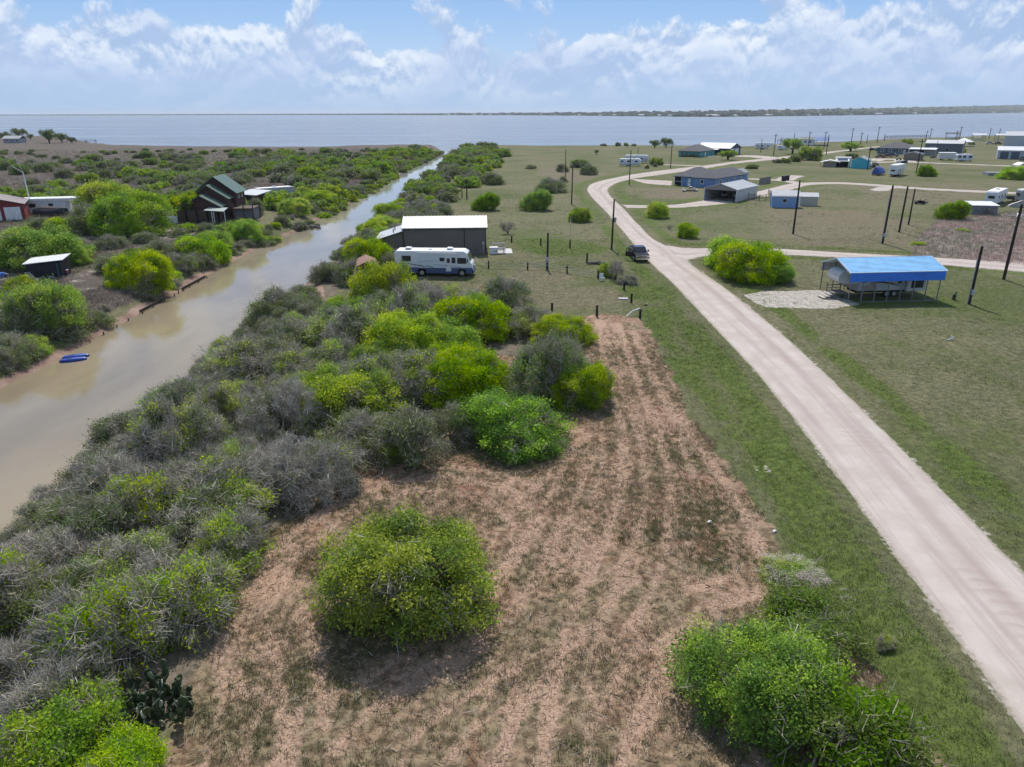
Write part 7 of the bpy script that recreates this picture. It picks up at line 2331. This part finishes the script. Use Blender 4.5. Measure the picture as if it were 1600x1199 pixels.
def tufts(name, label, x, y, z, cols, rng, nb, hh, spread, w):
    n = len(x)
    rep = np.repeat(np.arange(n), nb)
    a = rng.uniform(0, 6.28, len(rep)); lean = rng.uniform(.1, .95, len(rep))
    H = hh[rep] * rng.uniform(.55, 1.2, len(rep))
    bx = x[rep] + rng.normal(0, spread, len(rep)); by = y[rep] + rng.normal(0, spread, len(rep)); bz = z[rep] - .01
    dx, dy = np.cos(a), np.sin(a)
    px_, py_ = -dy * w, dx * w
    tip = np.c_[bx + dx * lean * H, by + dy * lean * H, bz + H * np.sqrt(1 - (lean * .85) ** 2)]
    v = np.stack([np.c_[bx - px_, by - py_, bz], np.c_[bx + px_, by + py_, bz], tip], 1).reshape(-1, 3)
    c = np.repeat(cols[rep] * rng.uniform(.7, 1.3, (len(rep), 1)), 3, 0)
    o = link(name, np_mesh(name, v, np.arange(len(v)), 3, blade_mat, c))
    tag(o, label, 'ground cover'); o['kind'] = 'stuff'
    return o


# tufts standing in the mown lot
x, y, rng = scatter(190000, -26, 30, 14, 66, 41)
mm = _bil(mulch, x, y); rr_ = _bil(GR, x, y)
keep = (mm > .4) & (rng.random(len(x)) < np.clip((vnoise(x, y, .42, 61, 3) - .30) * 2.8, .08, 1) * (1.0 - .8 * np.clip(_bil(track, x, y), 0, 1))) & (rr_ < -.3)
x, y = x[keep][:52000], y[keep][:52000]
nz = vnoise(x, y, .3, 71, 3)[:, None]
TC = np.where(nz > .5, np.array([[.20, .195, .105]]), np.array([[.31, .25, .165]])) * rng.uniform(.7, 1.25, (len(x), 1))
g_ = rng.random(len(x)) < .10
TC[g_] = np.array([.15, .20, .06])
tufts('grass_tufts', 'dry olive grass tufts standing in the mown lot', x, y, _bil(GHd, x, y), TC, rng, 9, rng.uniform(.07, .24, len(x)), .07, .012)
# chopped straw lying on the lot
x, y, rng = scatter(230000, -26, 30, 14, 62, 43)
mm = _bil(mulch, x, y)
keep = (mm > .5) & (rng.random(len(x)) < .07 + .85 * _bil(track, x, y) ** 1.5)
x, y = x[keep], y[keep]; n = len(x)
z = _bil(GHd, x, y) + rng.uniform(.01, .06, n)
a = rng.uniform(0, 6.28, n); L = rng.uniform(.05, .22, n)
p0 = np.c_[x, y, z]; p1 = p0 + np.c_[np.cos(a) * L, np.sin(a) * L, rng.normal(0, .25, n) * L]
sc_ = np.where(rng.random((n, 1)) < .6, np.array([[.56, .43, .32]]), np.array([[.32, .21, .15]])) * rng.uniform(.55, 1.3, (n, 1))
v, f, c_ = strips(p0, p1, np.full(n, .010), np.full(n, .006), sc_, rng)
o = link('straw', np_mesh('straw', v, f.ravel(), 4, blade_mat, c_)); tag(o, 'chopped brush and straw strewn over the mown lot', 'straw'); o['kind'] = 'stuff'
# broken branches among the straw
x, y, rng = scatter(14000, -26, 30, 15, 66, 45)
keep = _bil(mulch, x, y) > .5
x, y = x[keep][:3600], y[keep][:3600]; n = len(x)
z = _bil(GHd, x, y) + rng.uniform(.02, .10, n)
a = rng.uniform(0, 6.28, n); L = rng.uniform(.2, .95, n) * rng.uniform(.5, 1, n)
p0 = np.c_[x, y, z]; pm = p0 + np.c_[np.cos(a) * L * .5, np.sin(a) * L * .5, rng.uniform(0, .07, n)]; a2 = a + rng.normal(0, .5, n)
p1 = pm + np.c_[np.cos(a2) * L * .5, np.sin(a2) * L * .5, rng.normal(0, .04, n)]
bc_ = np.where(rng.random((n, 1)) < .55, np.array([[.17, .12, .09]]), np.array([[.50, .43, .36]])) * rng.uniform(.6, 1.2, (n, 1))
w1_ = rng.uniform(.008, .020, n)
v, f, c_ = joinq([strips(p0, pm, w1_, w1_ * .8, bc_, rng), strips(pm, p1, w1_ * .8, w1_ * .4, bc_, rng)])
o = link('broken_branches', np_mesh('broken_branches', v, f.ravel(), 4, blade_mat, c_)); tag(o, 'broken twigs and branches left on the mown lot', 'branches'); o['kind'] = 'stuff'
# grass on the road verge and the lawns
x, y, rng = scatter(330000, -20, 62, 14, 120, 47, 1.35)
mm = _bil(mulch, x, y); rr_ = _bil(GR, x, y); lt = _bil(litter, x, y)
keep = (mm < .4) & (rr_ < -.12) & (lt < .4)
x, y, rr_ = x[keep], y[keep], rr_[keep]
x, y, rr_ = x[:72000], y[:72000], rr_[:72000]
lu = _bil(lush, x, y); n1_ = vnoise(x, y, .35, 81, 3); n2_ = vnoise(x, y, .06, 83, 3)
GC = np.array([.145, .185, .055])[None] * (1 - n2_[:, None]) + np.array([.22, .20, .12])[None] * n2_[:, None]
lw_ = np.clip((lu - .25) / .45, 0, 1)[:, None]
GC = (GC * (1 - lw_) + np.array([[.125, .19, .038]]) * lw_) * (.65 + .7 * n1_[:, None])
hh = rng.uniform(.04, .10, len(x)) + .09 * np.clip((lu - .25) / .4, 0, 1) * rng.random(len(x))
tufts('verge_grass', 'short green and dry grass along the gravel road', x, y, _bil(GHd, x, y), GC, rng, 7, hh, .10, .013)
# rank weeds and pale dead bunches scattered through the lawns
x, y, rng = scatter(60000, -18, 110, 22, 200, 59, 1.2)
mm = _bil(mulch, x, y); rr_ = _bil(GR, x, y); lt = _bil(litter, x, y); pu_ = _bil(purple, x, y)
keep = (mm < .3) & (rr_ < -.6) & (lt < .3) & (pu_ < .3) & (rng.random(len(x)) < np.clip((vnoise(x, y, .13, 99, 4) - .50) * 6, 0.02, 1))
x, y = x[keep][:9000], y[keep][:9000]
pale = (vnoise(x, y, .3, 101, 2) > .56)[:, None]
WC = np.where(pale, np.array([[.36, .33, .25]]), np.array([[.085, .120, .035]])) * rng.uniform(.7, 1.25, (len(x), 1))
tufts('lawn_weeds', 'rank weeds and pale dead grass bunches scattered over the lawns', x, y, _bil(GHd, x, y), WC, rng, 10, rng.uniform(.06, .16, len(x)), .16, .022)
# dormant brush and bunch grass on the left bank and on the purple-brown mound
xs_, ys_, cs_, hs_ = [], [], [], []
rng = np.random.default_rng(53)
n = 60000
y = 55 * (430 / 55) ** rng.random(n); x = -43.5 - (rng.random(n) ** 1.3) * (y * .80)
k = (_bil(scrub, x, y) > .5) & (_bil(sand, x, y) < .3) & (x > -.76 * y - 12)
x, y = x[k], y[k]
nn = vnoise(x, y, .05, 91, 3)[:, None]
c1 = np.where(nn > .54, np.array([[.185, .190, .105]]), np.array([[.235, .200, .178]])) * rng.uniform(.6, 1.3, (len(x), 1))
h1 = rng.uniform(.25, .75, len(x)) * np.clip(y / 140, .5, 1.3)
tufts('scrub_grass', 'dormant grey brown scrub covering the left bank', x, y, _bil(GHd, x, y), c1, rng, 8, h1, .35, .035)
pw_ = np.array(PURPLE)
x = rng.uniform(pw_[:, 0].min(), pw_[:, 0].max(), 30000); y = rng.uniform(pw_[:, 1].min(), pw_[:, 1].max(), 30000)
k = (_bil(purple, x, y) > .5) & (x < y * .76 + 8)
x, y = x[k][:9000], y[k][:9000]
nn = vnoise(x, y, .22, 95, 3)[:, None]
c1 = np.where(nn > .5, np.array([[.42, .32, .285]]), np.array([[.30, .285, .215]])) * rng.uniform(.65, 1.25, (len(x), 1))
tufts('mound_grass', 'purple brown dormant grass on the mound by the plank shed', x, y, _bil(GHd, x, y), c1, rng, 8, rng.uniform(.2, .6, len(x)), .25, .025)

# ------------------------------------------------------------------ trees and houses of the far shore
rng = np.random.default_rng(77)
vs, fs_, cs = [], [], []
base_v = []
for j in (0, 1):
    for i in range(6):
        t_ = 2 * math.pi * (i + .5 * j) / 6
        base_v.append((math.cos(t_) * (1 - .35 * j), math.sin(t_) * (1 - .35 * j), .0 if j == 0 else .7))
base_v.append((0, 0, 1.0)); base_v = np.array(base_v)
base_f = [(i, (i + 1) % 6, 6 + i) for i in range(6)] + [((i + 1) % 6, 6 + (i + 1) % 6, 6 + i) for i in range(6)] + [(6 + i, 6 + (i + 1) % 6, 12) for i in range(6)]
base_f = np.array(base_f)
N = 5200
row = rng.integers(0, len(FARROWS) - 1, N)
P3 = []
for k in range(N):
    a0, dr, dp, zt = FARROWS[row[k]]; a1 = FARROWS[row[k] + 1][0]
    u = rng.random(); s = rng.random() ** 1.8
    p = a0.lerp(a1, u) + dr * (14 + s * dp)
    ss_ = (14 + s * dp) / dp
    zg = (WZ + 1.5) + (zt - WZ) * (.35 * min(1, ss_ / .4) if ss_ < .4 else .35 + .65 * (ss_ - .4) / .6)
    P3.append((p.x, p.y, zg - 1))
P3 = np.array(P3)
szr = rng.uniform(5, 15, N) * np.where(row < 65, .8, 1.0); szh = rng.uniform(4, 10, N) * np.where(row < 60, .7, 1.0)
V = P3[:, None, :] + base_v[None] * np.stack([szr * 1.6, szr, szh], 1)[:, None, :] * rng.uniform(.8, 1.2, (N, len(base_v), 1))
Fc = (base_f[None] + (np.arange(N) * len(base_v))[:, None, None]).reshape(-1)
Cc = np.repeat(np.array([.10, .118, .08])[None] * rng.uniform(.6, 1.6, (N, 1)), len(base_v), 0)
o = link('far_trees', np_mesh('far_trees', V.reshape(-1, 3), Fc, 3, blade_mat, Cc)); tag(o, 'low tree line along the far shore of the bay', 'trees'); o['kind'] = 'stuff'
HW = paint('far_white', (.72, .72, .72), .7); HT = paint('far_tan', (.42, .40, .37), .7); HR_ = paint('far_roof', (.34, .33, .33), .7)
fh = [(696, 0), (702, 0), (712, 0), (741, 0), (752, 0), (765, 0), (779, 0), (846, 0), (868, 0), (905, 0), (938, 0), (960, 0), (975, 0), (1002, 1), (1012, 1), (1030, 0), (1046, 0), (1060, 0), (1085, 0), (1112, 2), (1122, 0), (1148, 0), (1169, 0), (1198, 1), (1203, 1), (1240, 0), (1262, 0), (1280, 0), (1330, 0), (1372, 2), (1402, 0), (1428, 2), (1455, 0), (1500, 0), (1530, 0), (1552, 2), (1580, 0), (1597, 1)]
for i, (x, big) in enumerate(fh):
    f0 = np.interp(x, [f[0] for f in FS], [f[1] for f in FS])
    a = P(x, f0, WZ); dr = Vector((a.x, a.y, 0)).normalized()
    dd = random.uniform(15, 90)
    p = a + dr * dd
    L = (15, 30, 46)[big] * random.uniform(.8, 1.2) * (p.length / 4500) ** .5; h = (6.5, 7, 8)[big]
    t = thing('far_house', f"{ordinal(i)} far house from the left on the opposite shore, {'long' if big else 'small'}, {'white' if i % 3 else 'tan'} walled", 'house', (p.x, p.y, WZ + 1.2 + dd * .008), math.atan2(-dr.x, dr.y) * -1 + random.uniform(-.3, .3), 'far houses across the bay')
    part('wall', MB().box(-L / 2, L / 2, -6, 6, -2, h * .6), HW if i % 3 else HT, t)
    part('roof', MB().prism([(-7, h * .6), (7, h * .6), (0, h)], 'x', -L / 2 - 1, L / 2 + 1), HW if i % 2 else HR_, t)
